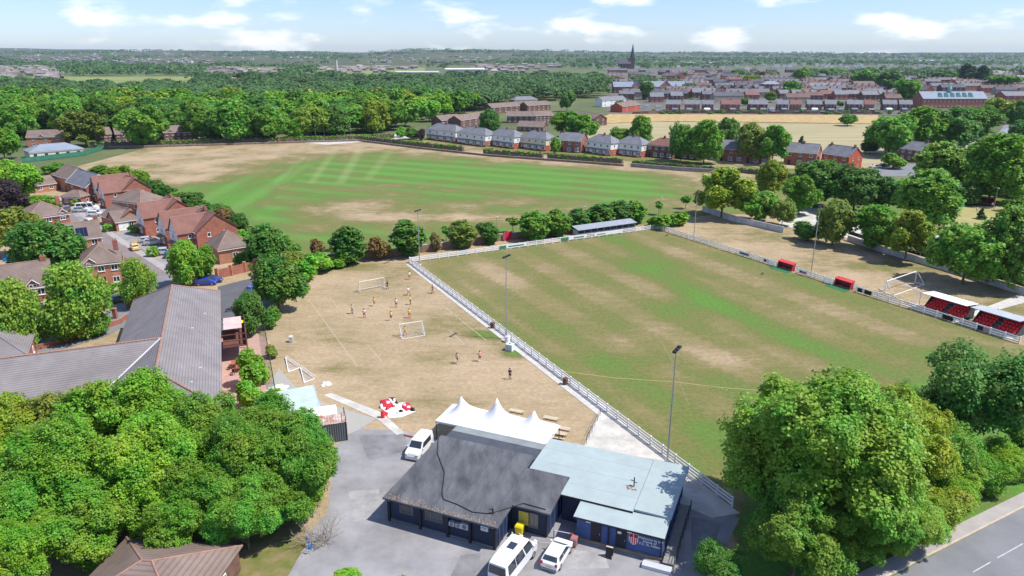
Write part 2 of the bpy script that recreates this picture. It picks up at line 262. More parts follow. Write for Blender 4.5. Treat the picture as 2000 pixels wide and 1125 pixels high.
struct('concrete_path',px([(632,772),(648,768),(745,806),(790,845),(775,850),(735,818)]),0.04,CONCW,0.06)
struct('yard_slab',px([(640,790),(735,818),(700,840),(650,862),(600,850),(520,760),(545,720),(580,760)]),0.024,mat('cracked_slab',(0.5,0.48,0.44),0.9,0.3,0.8,c2=(0.36,0.35,0.31)))
struct('main_road',px([(1700,1160),(1745,1125),(2010,987),(2300,860),(2400,1000),(2300,1400),(1700,1400)]),0.02,ROADM)
kb=MB(); a=W(1690,1150);b=W(2200,890); kd=(b-a).normalized(); kn=Vector((-kd.y,kd.x,0))
for i in range(60):
    p=a+kd*i*0.92; q=p+kd*0.905; kb.prism([p,q,q+kn*0.18,p+kn*0.18],0,0.12)
o=kb.build('kerb',KERB); o['kind']='structure'
struct('pavement',[a+kn*0.19,b+kn*0.19,b+kn*1.5,a+kn*1.5],0.1,PAVE,0.12)
for i,(x0,y0,x1,y1) in enumerate([(1948,1090,1998,1062),(1900,1118,1935,1098)]):
    p,q=W(x0,y0),W(x1,y1); n=Vector((-(q-p).y,(q-p).x,0)).normalized()*0.045
    struct('road_marking',[p-n,q-n,q+n,p+n],0.026,mat('worn_road_paint',(0.5,0.5,0.5),.8,.2,2))
# estate street
def strip(name,pts,wd,z,m,thick=0):
    P=[W(*p) for p in pts]; Ls=[];Rs=[]
    for i,p in enumerate(P):
        d=(P[min(i+1,len(P)-1)]-P[max(i-1,0)]).normalized(); n=Vector((-d.y,d.x,0))*wd/2; Ls.append(p+n); Rs.append(p-n)
    return struct(name,Ls+Rs[::-1],z,m,thick)
strip('estate_street',[(95,385),(125,405),(165,438),(235,487),(300,535),(335,562)],7.5,0.03,ESTROAD)
strip('estate_pavement',[(135,400),(180,432),(255,482),(330,530),(352,548)],1.6,0.05,PAVE,0.08)
struct('estate_junction',px([(280,532),(352,545),(360,575),(300,610),(200,660),(60,700),(-60,730),(-60,700),(60,660),(180,625),(240,590)]),0.036,ROADM)
for q in ([(215,462),(268,440),(290,455),(240,480)],[(140,415),(200,400),(218,420),(160,436)],[(262,480),(318,458),(345,480),(300,497)],[(300,505),(372,490),(395,520),(335,535)]): struct('driveway',px(q),0.042,TARMAC)
struct('rear_car_park',px([(425,560),(505,540),(540,590),(500,625),(470,650),(428,655)]),0.03,mat('dark_tarmac',(0.11,0.11,0.12),0.9,0.12,0.3))
struct('terrace_paving',px([(432,655),(500,650),(528,668),(520,770),(432,800)]),0.034,mat('pink_paving',(0.44,0.29,0.24),0.9,0.12,1.2))
struct('bowling_green',px([(1835,400),(2010,405),(2010,450),(1835,452)]),0.05,mat('bowling_turf',(0.33,0.30,0.12),0.95,0.12,0.2))
struct('concrete_yard',px([(1535,405),(1660,408),(1870,470),(1990,520),(1990,548),(1790,490),(1520,440)]),0.046,CONCW)
struct('meadow',px([(1145,292),(1150,240),(1180,226),(1720,231),(1730,330),(1500,330),(1250,300)]),0.08,mat('mown_hay',(0.345,0.30,0.165),0.95,0.18,0.05,streak=(0.3,3,1)))
struct('meadow_bank',px([(1150,243),(1190,224),(1715,226),(1715,243),(1500,240),(1300,238)]),0.5,mat('tall_dry_grass',(0.42,0.30,0.13),0.95,0.3,0.25),0.5)
struct('park_road',px([(560,276),(780,262),(800,270),(640,283)]),0.07,CONCW)
struct('side_road',px([(1690,332),(1745,318),(1800,322),(1790,345),(1720,345)]),0.06,ROADM)
struct('town_road',px([(1900,330),(1975,225),(1990,225),(2010,330)]),0.06,ROADM)
# ================================================================== CLUBHOUSE (own frame: u along the front, v away from the car park)
CO=W(757,1015); CA=R(-22.6)
CUX=Vector((math.cos(CA),math.sin(CA),0)); CUY=Vector((-math.sin(CA),math.cos(CA),0))
def C(u,v,z=0): return CO+CUX*u+CUY*v+Vector((0,0,z))
def window(parent,w_,h_,loc,rz=0,name='window',frame=WHITE_UPVC,pane=GLASS,bars=1,t=0.07):
    key=('win',round(w_,2),round(h_,2),bars,frame.name,pane.name)
    if key not in CACHE:
        f=MB(); e=min(0.09,w_*0.1)
        f.box(-w_/2,w_/2,-t,0.0,0,e).box(-w_/2,w_/2,-t,0.0,h_-e,h_).box(-w_/2,-w_/2+e,-t,0,e,h_-e).box(w_/2-e,w_/2,-t,0,e,h_-e)
        for k in range(bars):
            x=-w_/2+w_*(k+1)/(bars+1); f.box(x-e/2,x+e/2,-t*0.9,0,e,h_-e)
        f.box(-w_/2-0.05,w_/2+0.05,-t-0.07,0,-0.07,-0.003)
        p=MB().box(-w_/2+e,w_/2-e,-t*0.4,-0.002,e,h_-e)
        CACHE[key]=(f.mesh('window',frame),p.mesh('pane',pane))
    a=inst(name,CACHE[key][0],parent,loc,rz); inst('pane',CACHE[key][1],a); return a
def door(parent,w_,h_,loc,rz=0,m=DARKDOOR,frame=WHITE_UPVC):
    key=('door',round(w_,2),round(h_,2),m.name)
    if key not in CACHE:
        CACHE[key]=(MB().box(-w_/2,w_/2,-0.06,0,0,h_).mesh('door',m),MB().box(w_/2-0.16,w_/2-0.1,-0.12,-0.06,h_*0.45,h_*0.52).mesh('handle',STEEL))
    a=inst('door',CACHE[key][0],parent,loc,rz); inst('handle',CACHE[key][1],a); return a
CACHE={}
def slab(pts,t):   # pts: top corners with z, thickness t down
    mb=MB(); n=len(pts); return mb.add([tuple(p) for p in pts]+[(p[0],p[1],p[2]-t) for p in pts],[tuple(range(n)),tuple(range(n,2*n))[::-1]]+[(i,n+i,n+(i+1)%n,(i+1)%n) for i in range(n)])
hut=thing('clubhouse_hut','long low navy clubhouse with patchy black felt roof, in front of the white marquee','building',CO,CA)
MB().box(0.25,11.7,0.1,11.5,0,2.75).build('wall',NAVY,hut)
MB().box(11.7,15.5,3.5,9.2,0,2.85).build('side_wing_wall',NAVY,hut)
RZ=lambda v: 2.85+.0287*(v+.5)
slab([(-0.1,-0.5,RZ(-.5)),(12.1,-0.5,RZ(-.5)),(12.05,9.3,RZ(9.3)),(11.1,9.3,RZ(9.3)),(11.1,11.7,RZ(11.7)),(-0.1,11.7,RZ(11.7))],0.18).build('roof',FELT,hut)
LAPM=mat('felt_lap',(0.075,0.077,0.085),.9,.3,.8)
for k in range(6):
    u=1.2+k*1.95; ve=11.6 if u<11 else 9.2; slab([(u,-.48,RZ(-.48)+.012),(u+.04,-.48,RZ(-.48)+.012),(u+.04,ve,RZ(ve)+.012),(u,ve,RZ(ve)+.012)],.03).build('felt_lap',LAPM,hut)
slab([(12.06,3.05,3.02),(15.9,3.05,3.02),(15.7,9.4,3.15),(12.06,9.4,3.15)],0.18).build('side_wing_roof',FELT,hut)
gm=MB(); rg=random.Random(3)
for i in range(520):
    u=rg.uniform(0.1,11.8); v=-0.42+abs(rg.gauss(0,0.45))*(1.2 if u<4 else 0.8); r_=rg.uniform(0.03,0.08); zz=2.86+max(0,v)*0.03
    gm.add([(u-r_,v,zz),(u,v-r_,zz),(u+r_,v,zz),(u,v+r_,zz),(u,v,zz+r_*1.2)],[(0,1,4),(1,2,4),(2,3,4),(3,0,4)])
g_=gm.build('roof_debris',mat('gravel_moss',(0.33,0.25,0.19),0.95,0.35,3),hut); g_['kind']='stuff'
for u in (0.25,3.75,6.75,9.1,11.6): MB().box(u-0.12,u+0.12,-0.12,0.1,0,2.66).build('pilaster',BLACKM,hut)
for a_,b_ in ((0.4,3.6),(3.9,6.6),(6.9,8.95),(9.25,11.45)): MB().box(a_,b_,-0.04,0.1,0.02,0.28).build('plinth',GREYP,hut)
window(hut,1.5,0.8,(2.2,0.1,1.35),frame=GREYP,bars=1); window(hut,1.9,0.9,(5.2,0.1,1.35),frame=GREYP,bars=2)
for u,w_,h_ in ((7.25,0.55,0.42),(7.95,0.55,0.42),(8.6,0.75,0.6)):
    ac=MB().box(u-w_/2,u+w_/2,-0.25,0.09,1.5,1.5+h_).build('air_conditioner',GREYL,hut); MB().tube((u,-0.26,1.5+h_/2),(u,-0.27,1.5+h_/2),h_*0.38,n=14).build('fan_grille',GREYP,ac)
sg=MB().box(10.2,10.95,-0.03,0.1,1.75,2.25).build('notice',WHITE,hut)
MB().box(10.28,10.86,-0.036,-0.031,2.08,2.14).build('print',BLUE,sg); MB().box(10.28,10.7,-0.036,-0.031,1.92,1.97).build('print',REDP,sg)
for u in (0.45,11.2,11.5): MB().tube((u,-0.3,2.52),(u,-0.12,2.6),0.09,0.05).build('wall_light',WHITE,hut)
window(hut,1.0,1.3,(13.1,3.5,0.95),frame=mat('yellow_board',(0.6,0.5,0.1),0.7),pane=mat('yellow_shutter',(0.55,0.45,0.09),0.7)); window(hut,0.9,1.5,(14.15,3.5,0.85),frame=GREYP,pane=mat('dusty_glass',(0.22,0.2,0.16),0.3))
for u in (11.9,15.4): MB().tube((u,3.42,0),(u,3.42,2.8),0.06).build('downpipe',BLACKM,hut)
for v in (4.3,5.3,6.3,7.3,8.3): MB().box(15.5,15.56,v-0.06,v+0.06,0.05,2.75).build('wall_batten',BLUE,hut)
for v in (0.7,1.6,2.5): MB().box(11.7,11.76,v-0.06,v+0.06,0.05,2.7).build('wall_batten',BLUE,hut)
cb=MB(); pts=[(p[0],p[1],(RZ(p[1]) if p[0]<12 else 3.04)+.05) for p in [(-0.1,11.0,3.22),(1.2,8.3,3.16),(3.6,5.4,3.08),(5.0,2.2,3.0),(5.6,1.4,2.96),(7.2,1.2,2.95),(9.0,0.7,2.93),(10.4,1.0,2.95),(11.2,1.7,2.97),(13,3.6,3.07),(15.3,3.5,3.06)]]
for p,q in zip(pts,pts[1:]): cb.tube(p,q,0.045,n=6)
cb.build('roof_cable',BLACKM,hut)
MB().tube((10.9,1.2,2.9),(10.9,1.2,3.5),0.07).tube((10.9,1.2,3.4),(10.65,1.05,3.45),0.06).build('roof_vent',BLACKM,hut)
lt=MB().box(0.2,11.2,11.55,15.2,0,2.3); lto=lt.build('rear_lean_to_wall',NAVY,hut)
slab([(0,11.75,2.65),(11.2,11.75,2.65),(11.2,14.0,2.6),(0,14.0,2.6)],0.15).build('rear_lean_to_roof',FELTN,hut)
slab([(0,14.01,2.62),(11.2,14.01,2.62),(11.2,15.6,2.5),(0,15.6,2.5)],0.15).build('rear_lean_to_eave',mat('grey_green_felt',(0.22,0.25,0.25),0.85),hut)
# green roofed block
grn=thing('green_roofed_clubroom','blue clubroom block with pale green felt roof, club crest and welcome sign','building',C(11.4,4.3),CA)
def GL(u,v,z): return (u-11.4,v-4.3,z)
def gbox(u0,u1,v0,v1,z0,z1): return MB().box(u0-11.4,u1-11.4,v0-4.3,v1-4.3,z0,z1)
gbox(15.9,23,6.7,15.6,0,2.9).build('wall',NAVY,grn); gbox(11.5,15.9,9.5,15.6,0,2.9).build('rear_wall',NAVY,grn); gbox(23.0,26.2,6.8,15.6,0,2.9).build('end_wall',BLUE,grn); gbox(18.1,26.2,4.5,6.7,0,2.45).build('front_wall',BLUE,grn)
slab([GL(11.35,9.5,3.049),GL(15.75,9.5,3.049),GL(15.75,6.45,3.0),GL(22.95,6.45,3.0),GL(22.95,15.8,3.15),GL(11.35,15.8,3.15)],0.16).build('roof',FELTG,grn)
slab([GL(22.98,6.75,3.1),GL(26.5,6.75,3.06),GL(26.6,15.9,3.2),GL(22.98,15.9,3.24)],0.2).build('end_roof',FELTG,grn)
slab([GL(17.85,4.15,2.62),GL(26.4,4.15,2.62),GL(26.4,6.72,2.86),GL(17.85,6.44,2.86)],0.12).build('porch_roof',FELTG,grn)
LAPG=mat('green_felt_lap',(0.34,0.42,0.43),.9,.1,.8)
for k in range(3):
    v=8.6+k*2.6; zz=3.0+.15*(v-6.45)/9.35+.012; u0=15.8 if v<9.5 else 11.45; slab([GL(u0,v,zz),GL(22.9,v,zz),GL(22.9,v+.06,zz),GL(u0,v+.06,zz)],.03).build('felt_lap',LAPG,grn)
gbox(15.7,22.95,6.38,6.44,2.82,3.03).build('fascia',BLACKM,grn); gbox(17.85,26.4,4.08,4.14,2.46,2.6).build('gutter',BLACKM,grn)
for v in (7.8,9.2,10.6,12,13.4,14.8): gbox(26.2,26.28,v-0.06,v+0.06,0.1,2.85).build('wall_batten',BLUE,grn)
gbox(18.0,26.2,4.3,4.5,0,0.25).build('plinth',mat('stained_plinth',(0.3,0.22,0.15),0.9,0.3,1.2),grn)
for u in (20.0,22.4): door(grn,1.0,2.05,GL(u,4.5,0.15))
gbox(22.05,22.4,4.42,4.5,1.75,2.0).build('notice',WHITE,grn); gbox(19.0,19.45,4.4,4.5,2.12,2.26).build('door_light',WHITE,grn); gbox(22.95,23.4,4.4,4.5,2.12,2.26).build('door_light',WHITE,grn)
for u in (21.2,26.1): MB().tube(GL(u,4.4,0.1),GL(u,4.4,2.5),0.06).build('downpipe',BLACKM,grn)
# crest: shield with red and white stripes
cx,cz=23.55,1.25
def shield(w_,top,bot,y,sh=0): 
    pts=[(-w_,top),(-w_,bot+0.35*(top-bot)),(-w_*0.8,bot+0.14*(top-bot)),(0,bot),(w_*0.8,bot+0.14*(top-bot)),(w_,bot+0.35*(top-bot)),(w_,top)]
    return MB().add([GL(cx+p[0],y,p[1]) for p in pts]+[GL(cx+p[0],y+0.03,p[1]) for p in pts],[tuple(range(7)),tuple(range(7,14))[::-1]]+[(i,7+i,7+(i+1)%7,(i+1)%7) for i in range(7)])
cr_=shield(0.43,2.12,0.92,4.46).build('crest',WHITE,grn)
for k in range(4):
    x=cx-0.30+k*0.2; b0=0.98+abs(x-cx)*0.35; gbox(x-0.05,x+0.05,4.447,4.457,b0,1.66).build('crest_stripe',REDP,cr_)
gbox(cx-0.40,cx-0.03,4.445,4.457,1.70,2.09).build('crest_panel',REDP,cr_); gbox(cx+0.03,cx+0.40,4.445,4.457,1.70,2.09).build('crest_panel',REDP,cr_)
for s in (-1,1): gbox(cx+s*0.215-0.1,cx+s*0.215+0.1,4.437,4.444,1.8,1.98).build('crest_emblem',mat('dark_crest',(0.2,0.01,0.02),0.6),cr_)
def text(s,size,parent,loc,rz,m,name='lettering'):
    c=bpy.data.curves.new('t','FONT'); c.body=s; c.size=size; c.align_x='CENTER'; c.extrude=0.008; c.offset=0.006; o=bpy.data.objects.new('t',c)
    col.objects.link(o); dg=bpy.context.evaluated_depsgraph_get(); me=bpy.data.meshes.new_from_object(o.evaluated_get(dg)); bpy.data.objects.remove(o); me.materials.clear(); me.materials.append(m)
    t=inst(name,me,parent,loc); t.rotation_euler=(math.pi/2,0,rz); return t
SIGNM=mat('pale_sign_paint',(0.66,0.68,0.66),0.6,0.08,2)
for s,xx,zz in (('Welcome to the',0,1.78),('Home',-.26,1.47),('of',.42,1.47),('F.C. St. Helens',0,1.16)): text(s,0.34,grn,GL(25.1+xx,4.485,zz),0,SIGNM)
MB().tube(GL(22.1,10.4,3.1),GL(22.1,10.4,4.1),0.06).tube(GL(22.1,10.4,3.7),GL(21.75,10.4,3.75),0.04).tube(GL(22.1,10.4,3.6),GL(22.4,10.3,3.62),0.04).build('flue',BLACKM,grn)
rb=random.Random(8)
for k in range(9):
    u,v=22+rb.uniform(-.5,.4),10.1+rb.uniform(-.35,.35); o=MB().box(-.11,.11,-.05,.05,0,.07).build('loose_brick',BRICKO,grn,GL(u,v,3.07),rb.uniform(0,3))
# access ramp
rp=thing('access_ramp','long grey timber access ramp with railing along the blue end wall','ramp',C(26.95,8.3),CA)
for k in range(31): MB().box(-0.5,0.5,-4.7+k*0.303,-4.7+k*0.303+0.29,0.5,0.56).build('plank',mat('weathered_decking',(0.25,0.24,0.22),0.9,0.15,2),rp)
MB().box(-0.45,0.45,-4.6,4.6,0.0,0.5).build('ramp_base',GREYP,rp)
for k in range(7): MB().tube((0.52,-4.6+k*1.52,0),(0.52,-4.6+k*1.52,1.4),0.03).build('railing_post',BLACKM,rp)
for z in (1.0,1.4): MB().tube((0.52,-4.6,z),(0.52,4.55,z),0.025).build('rail',BLACKM,rp)
MB().box(-2.2,0.4,-5.5,-4.75,0.0,0.35).build('step',GREYL,rp)
# marquee
mq=thing('marquee','white three-peaked stretch marquee behind the black-roofed clubhouse','marquee',C(4.1,17.7),CA)
def canopy():
    nu,nv=57,21; U=np.linspace(-7.0,7.0,nu); V=np.linspace(-2.35,2.35,nv); vs=[];pk=[-4.75,0,4.75]
    for v in V:
        for u in U:
            d=min(math.hypot(u-p,(v)*1.15) for p in pk); ef=1-max(abs(u)/7.0,abs(v)/2.35)**4; z=2.5+(3.0*math.exp(-d/1.05)+.35)*ef
            sag=0.16*math.cos((u/4.75)*math.pi*2)*(abs(v)/2.35)
            vs.append((u*(1-0.02*(1-abs(v)/2.35)),v,z-0.02*sag))
    fs=[(j*nu+i,j*nu+i+1,(j+1)*nu+i+1,(j+1)*nu+i) for j in range(nv-1) for i in range(nu-1)]
    m=MB().add(vs,fs); return m
canopy().build('canopy',CANVAS,mq,smooth=True)
val=MB()
for (a_,b_) in (((-7.0,-2.35),(7.0,-2.35)),((7.0,-2.35),(7.0,2.35)),((7.0,2.35),(-7.0,2.35)),((-7.0,2.35),(-7.0,-2.35))):
    n=40
    for k in range(n):
        t0,t1=k/n,(k+1)/n; p=(a_[0]+(b_[0]-a_[0])*t0,a_[1]+(b_[1]-a_[1])*t0); q=(a_[0]+(b_[0]-a_[0])*t1,a_[1]+(b_[1]-a_[1])*t1)
        val.add([(p[0],p[1],2.56),(q[0],q[1],2.56),(q[0],q[1],2.36),((p[0]+q[0])/2,(p[1]+q[1])/2,2.29),(p[0],p[1],2.36)],[(0,1,2,3,4)])
val.build('valance',CANVAS,mq)
for u in (-6.9,-2.4,2.4,6.9):
    for v in (-2.3,2.3): MB().tube((u,v,0),(u,v,2.56),0.045).build('pole',BLACKM,mq)
# picnic tables
def picnic(pxx,pyy,rz,label):
    t=thing('picnic_table',label,'picnic table',W(pxx,pyy),rz,'picnic tables by the marquee')
    if 'pic' not in CACHE:
        CACHE['pic']=[('plank',MB().box(-0.9,0.9,-0.07,0.07,0.72,0.76).mesh('plank',WOOD),[(0,y,0) for y in (-.3,-.15,0,.15,.3)]),('seat_plank',MB().box(-0.9,0.9,-0.13,0.13,0.42,0.46).mesh('seat_plank',WOOD),[(0,-.7,0),(0,.7,0)]),
          ('frame',MB().tube((0,-.75,0),(0,-.25,.72),0.04).tube((0,.75,0),(0,.25,.72),0.04).box(-.03,.03,-.8,.8,.36,.42).box(-.03,.03,-.36,.36,.66,.72).mesh('frame',WOOD),[(-.65,0,0),(.65,0,0)])]
    for nm,me,ls in CACHE['pic']:
        for l in ls: inst(nm,me,t,l)
picnic(1008,812,R(-22),'weathered picnic table just behind the middle marquee peak'); picnic(1075,826,R(-22),'weathered picnic table just behind the right marquee peak'); picnic(1098,846,R(-22),'picnic table off the right marquee corner, nearest the clubroom roof'); picnic(1092,856,R(-20),'picnic table half hidden under the right marquee corner')
rail=thing('handrail','low dark steel handrail between dry grass and pale concrete apron','handrail',W(1145,868))
p0=W(1145,868);p1=W(1172,812)
for k in range(6):
    p=(p1-p0)*(k/5); MB().tube(p,p+Vector((0,0,1)),0.025).build('post',BLACKM,rail)
for z in (0.5,1.0): MB().tube(Vector((0,0,z)),(p1-p0)+Vector((0,0,z)),0.022).build('rail',BLACKM,rail)
# ================================================================== PERIMETER FENCE
POSTM=MB().box(-0.085,0.085,-0.085,0.085,0,1.22).add([(-0.1,-0.1,1.22),(0.1,-0.1,1.22),(0.1,0.1,1.22),(-0.1,0.1,1.22),(0,0,1.3)],[(0,1,4),(1,2,4),(2,3,4),(3,0,4)]).mesh('post',WHITE)
RAILC={}
def fence(label,a,b,bay=2.25,skip=(),z0=0.0):
    d=b-a; n=max(1,round(d.length/bay)); s=d.length/n; rz=math.atan2(d.y,d.x); t=thing('rail_fence',label,'fence',a,rz)
    k=round(s,3)
    if k not in RAILC: RAILC[k]=MB().box(0.087,s-0.087,-0.03,0.03,-0.1,0.1).mesh('rail',WHITE)
    for i in range(n+1): inst('post',POSTM,t,(i*s,0,0))
    for i in range(n):
        if i in skip: continue
        for z in (0.3,0.7,1.08): inst('rail',RAILC[k],t,(i*s,0,z))
    return t
fence('long white three-rail fence running diagonally from the far-left corner down to the clubroom',FENCE_L,FENCE_B)
fence('white three-rail fence along the far end of the pitch, below the grey covered stand',FENCE_L+Vector((0.15,0.08,0)),FENCE_F)
FD=(FENCE_R-FENCE_F).normalized()
def onR(px_): # point on the right touchline fence at image column px_
    lo,hi=0,(FENCE_R-FENCE_F).length
    for _ in range(50):
        m=(lo+hi)/2; p=FENCE_F+FD*m
        if proj(p.x,p.y)[0]<px_: lo=m
        else: hi=m
    return FENCE_F+FD*lo
def seg(a,b,label): fence(label,onR(a),onR(b))
seg(1284,1517,'white three-rail touchline fence from far corner to the first red dugout'); seg(1558,1627,'short white three-rail fence between the two red dugouts'); seg(1672,1990,'white three-rail touchline fence passing the goals and red-seated stands')
FN=Vector((FD.y,-FD.x,0)) # towards the pitch
if FN.dot(FENCE_L-FENCE_F)<0: FN=-FN
def dugout(pa,pb,label):
    a,b=onR(pa),onR(pb); ln=(b-a).length; rz=math.atan2(FD.y,FD.x); t=thing('dugout',label,'dugout',a,rz)  # local +x along fence, pitch at -y (right of FD)
    MB().box(0.3,ln-0.3,1.1,1.2,0,1.55).build('back_panel',REDP,t)
    for x in (0.3,ln-0.38): MB().add([(x,0,0),(x+.08,0,0),(x+.08,1.1,0),(x,1.1,0),(x,0.3,1.3),(x+.08,0.3,1.3),(x+.08,1.1,1.55),(x,1.1,1.55)],[(0,3,2,1),(4,5,6,7),(0,1,5,4),(1,2,6,5),(2,3,7,6),(3,0,4,7)]).build('side_panel',REDP,t)
    slab([(0.2,0.15,1.42),(ln-0.2,0.15,1.42),(ln-0.2,1.25,1.68),(0.2,1.25,1.68)],0.07).build('roof',mat('dugout_red_roof',(0.6,0.06,0.06),0.5),t)
    MB().box(0.45,ln-0.45,0.62,1.05,0.42,0.47).build('bench',mat('bench_dark',(0.06,0.05,0.05),0.7),t)
    for x in (0.6,ln/2,ln-0.6): MB().box(x-.04,x+.04,0.66,1.0,0,0.42).build('bench_leg',BLACKM,t)
    MB().box(-0.3,ln+0.1,-2.0,-0.05,0.005,0.03).build('turf_mat',MATGREEN,t)
    for x in (-1.4,ln-0.2):
        for z in (0.3,0.68,1.05): MB().box(x,x+1.6,-0.02+(.9 if x>0 else -.5),0.02+(.9 if x>0 else -.5),z-.07,z+.07).build('side_rail',WHITE,t)
        for xx in (x,x+1.6): MB().box(xx-.05,xx+.05,(.9 if x>0 else -.5)-.05,(.9 if x>0 else -.5)+.05,0,1.15).build('side_post',WHITE,t)
dugout(1515,1548,'red-roofed dugout farther from camera on the right touchline'); dugout(1625,1662,'red-roofed dugout nearer the goals on the right touchline')
def stand(pa,pb,roofm,label):
    a,b=onR(pa)-FN*1.7,onR(pb)-FN*1.7; ln=(b-a).length; rz=math.atan2(FD.y,FD.x); t=thing('seated_stand',label,'stand',a,rz)
    for k in range(4): MB().box(0.1,ln-0.1,0.2+k*0.75,0.95+k*0.75,0,0.25+k*0.33).build('terrace_step',GREYP,t)
    se=CACHE.setdefault('seat',(MB().box(-.21,.21,-.2,.2,.36,.42).mesh('seat',RED),MB().box(-.21,.21,.17,.22,.421,.8).mesh('seat_back',RED)))
    nb=2; gap=0.8; bw=(ln-0.6-gap)/nb; ns=int(bw/0.5)
    for bank in range(nb):
        for k in range(4):
            for i in range(ns):
                s=inst('seat',se[0],t,(0.35+bank*(bw+gap)+0.25+i*bw/ns,0.6+k*0.75,0.25+k*0.33)); inst('seat_back',se[1],s)
    MB().box(0.05,ln-0.05,3.25,3.32,0.3,2.55).build('back_wall',mat('stand_back_sheet',(0.10,0.10,0.115),0.6),t)
    nrib=int(ln/0.5)
    for i in range(nrib+1): MB().box(0.05+i*(ln-.14)/nrib,0.09+i*(ln-.14)/nrib,3.2,3.248,1.4,2.6).build('wall_rib',GREYL,t)
    for x in (0.06,ln/3,2*ln/3,ln-0.06): MB().tube((x,3.15,0),(x,3.15,3.0),0.05).tube((x,3.15,2.6),(x,0.6,2.95),0.035).build('roof_frame',BLACKM,t)
    for x in (0.06,ln-0.06): MB().add([(x-.02,0.2,0.2),(x-.02,3.2,0.2),(x-.02,3.2,2.5),(x-.02,2.6,2.5),(x+.02,0.2,0.2),(x+.02,3.2,0.2),(x+.02,3.2,2.5),(x+.02,2.6,2.5)],[(0,1,2,3),(4,7,6,5),(0,3,7,4)]).build('side_screen',mat('dark_mesh',(0.07,0.07,0.08),0.7),t)
    slab([(-0.3,-0.35,3.12),(ln+0.3,-0.35,3.12),(ln+0.3,3.45,2.82),(-0.3,3.45,2.82)],0.08).build('roof',roofm,t)
    MB().box(0,ln,-0.9,0.15,0,0.06).build('base_slab',CONC,t)
stand(1788,1868,mat('white_sheet_roof',(0.8,0.8,0.78),0.5,0.04),'small stand with bright white roof and red seats beside the goals'); stand(1882,1970,mat('grey_sheet_roof',(0.42,0.46,0.49),0.5,0.08),'small stand with grey roof and red seats at the right edge')
struct('stand_path',px([(1893,612),(2005,570),(2005,590),(1905,618)]),0.03,CONC)
# far covered terrace
a=W(1128,468);b=W(1240,452); rz=math.atan2((b-a).y,(b-a).x); ln=(b-a).length
t=thing('covered_terrace','long low grey covered terrace behind the far end of the pitch','stand',a,rz)
MB().box(0,ln,2.2,2.3,0,2.3).build('back_wall',GREYP,t)
for k in range(9): MB().box(k*ln/9+.1,(k+1)*ln/9-.1,0,0.06,0.1,1.5).build('front_panel',mat('panel_mauve_grey',(0.2,0.19,0.21),0.7),t)
for k in range(10): MB().box(k*(ln-.1)/9,k*(ln-.1)/9+.1,-0.01,0.1,0,2.2).build('post',STEEL,t)
for x in (0,ln-0.06): MB().box(x,x+.06,0.1,2.2,0,2.2).build('side_panel',GREYL,t)
slab([(-0.2,-0.5,2.45),(ln+0.2,-0.5,2.45),(ln+0.2,2.5,2.95),(-0.2,2.5,2.95)],0.1).build('roof',mat('terrace_roof_sheet',(0.30,0.33,0.37),0.5,0.1),t)
# advertising boards on the fence
def board(a,b,cols,label,off=0.09,h=0.8):
    d=b-a; ln=d.length; t=thing('advertising_board',label,'board',a-Vector((0,0,0)),math.atan2(d.y,d.x)); MB().box(0,ln,-off-0.02,-off,0.25,0.25+h).build('panel',WHITE,t)
    for (x0,x1,z0,z1,m) in cols: MB().box(ln*x0,ln*x1,-off-0.026,-off-0.0205,0.25+h*z0,0.25+h*z1).build('print',m,t)
FFD=(FENCE_F-FENCE_L).normalized(); GRN=mat('board_green',(0.03,0.22,0.10),0.6); NVY=mat('board_navy',(0.015,0.02,0.08),0.6); BLK=mat('board_black',(0.02,0.015,0.015),0.6)
def onF(x):
    lo,hi=0,(FENCE_F-FENCE_L).length
    for _ in range(40):
        m=(lo+hi)/2; p=FENCE_L+FFD*m
        if proj(p.x,p.y)[0]<x: lo=m
        else: hi=m
    return FENCE_L+FFD*lo
board(onF(975),onF(1028),[(0,.25,.0,1,GRN),(.32,.9,.3,.7,GRN)],'white advertising board with green block on the far fence, left of the red door'); board(onF(1095),onF(1145),[(0,.3,.0,1,GRN),(.5,.9,.3,.7,GRN)],'white and green advertising board on the far fence below the covered terrace'); board(onF(1160),onF(1215),[(.1,.4,.35,.65,GRN)],'mostly plain white advertising board on the far fence below the covered terrace')
board(onR(1443),onR(1464),[(.1,.9,.3,.7,NVY)],'white board with dark lettering band on the touchline, left of the dugouts'); board(onR(1490),onR(1512),[(.1,.3,.2,.8,BLK)],'white board on the touchline just before the farther dugout'); board(onR(1560),onR(1576),[(.1,.5,.3,.7,NVY),(.55,.9,.3,.7,REDP)],'white board with navy and red print beside the farther dugout')
board(onR(1674),onR(1702),[(.0,.35,.0,1,BLK),(.5,1,.0,1,BLK),(.55,.9,.4,.6,REDP)],'black board with red print beside the nearer dugout'); board(onR(1908),onR(1931),[(.0,.5,.0,1,NVY),(.5,1,.0,1,mat('faded_pink_print',(0.5,0.3,0.3),0.7))],'half navy half pink board in front of the grey-roofed stand'); board(onR(1840),onR(1861),[(.0,1,.0,1,BLK)],'plain dark board on the fence in front of the white-roofed stand')
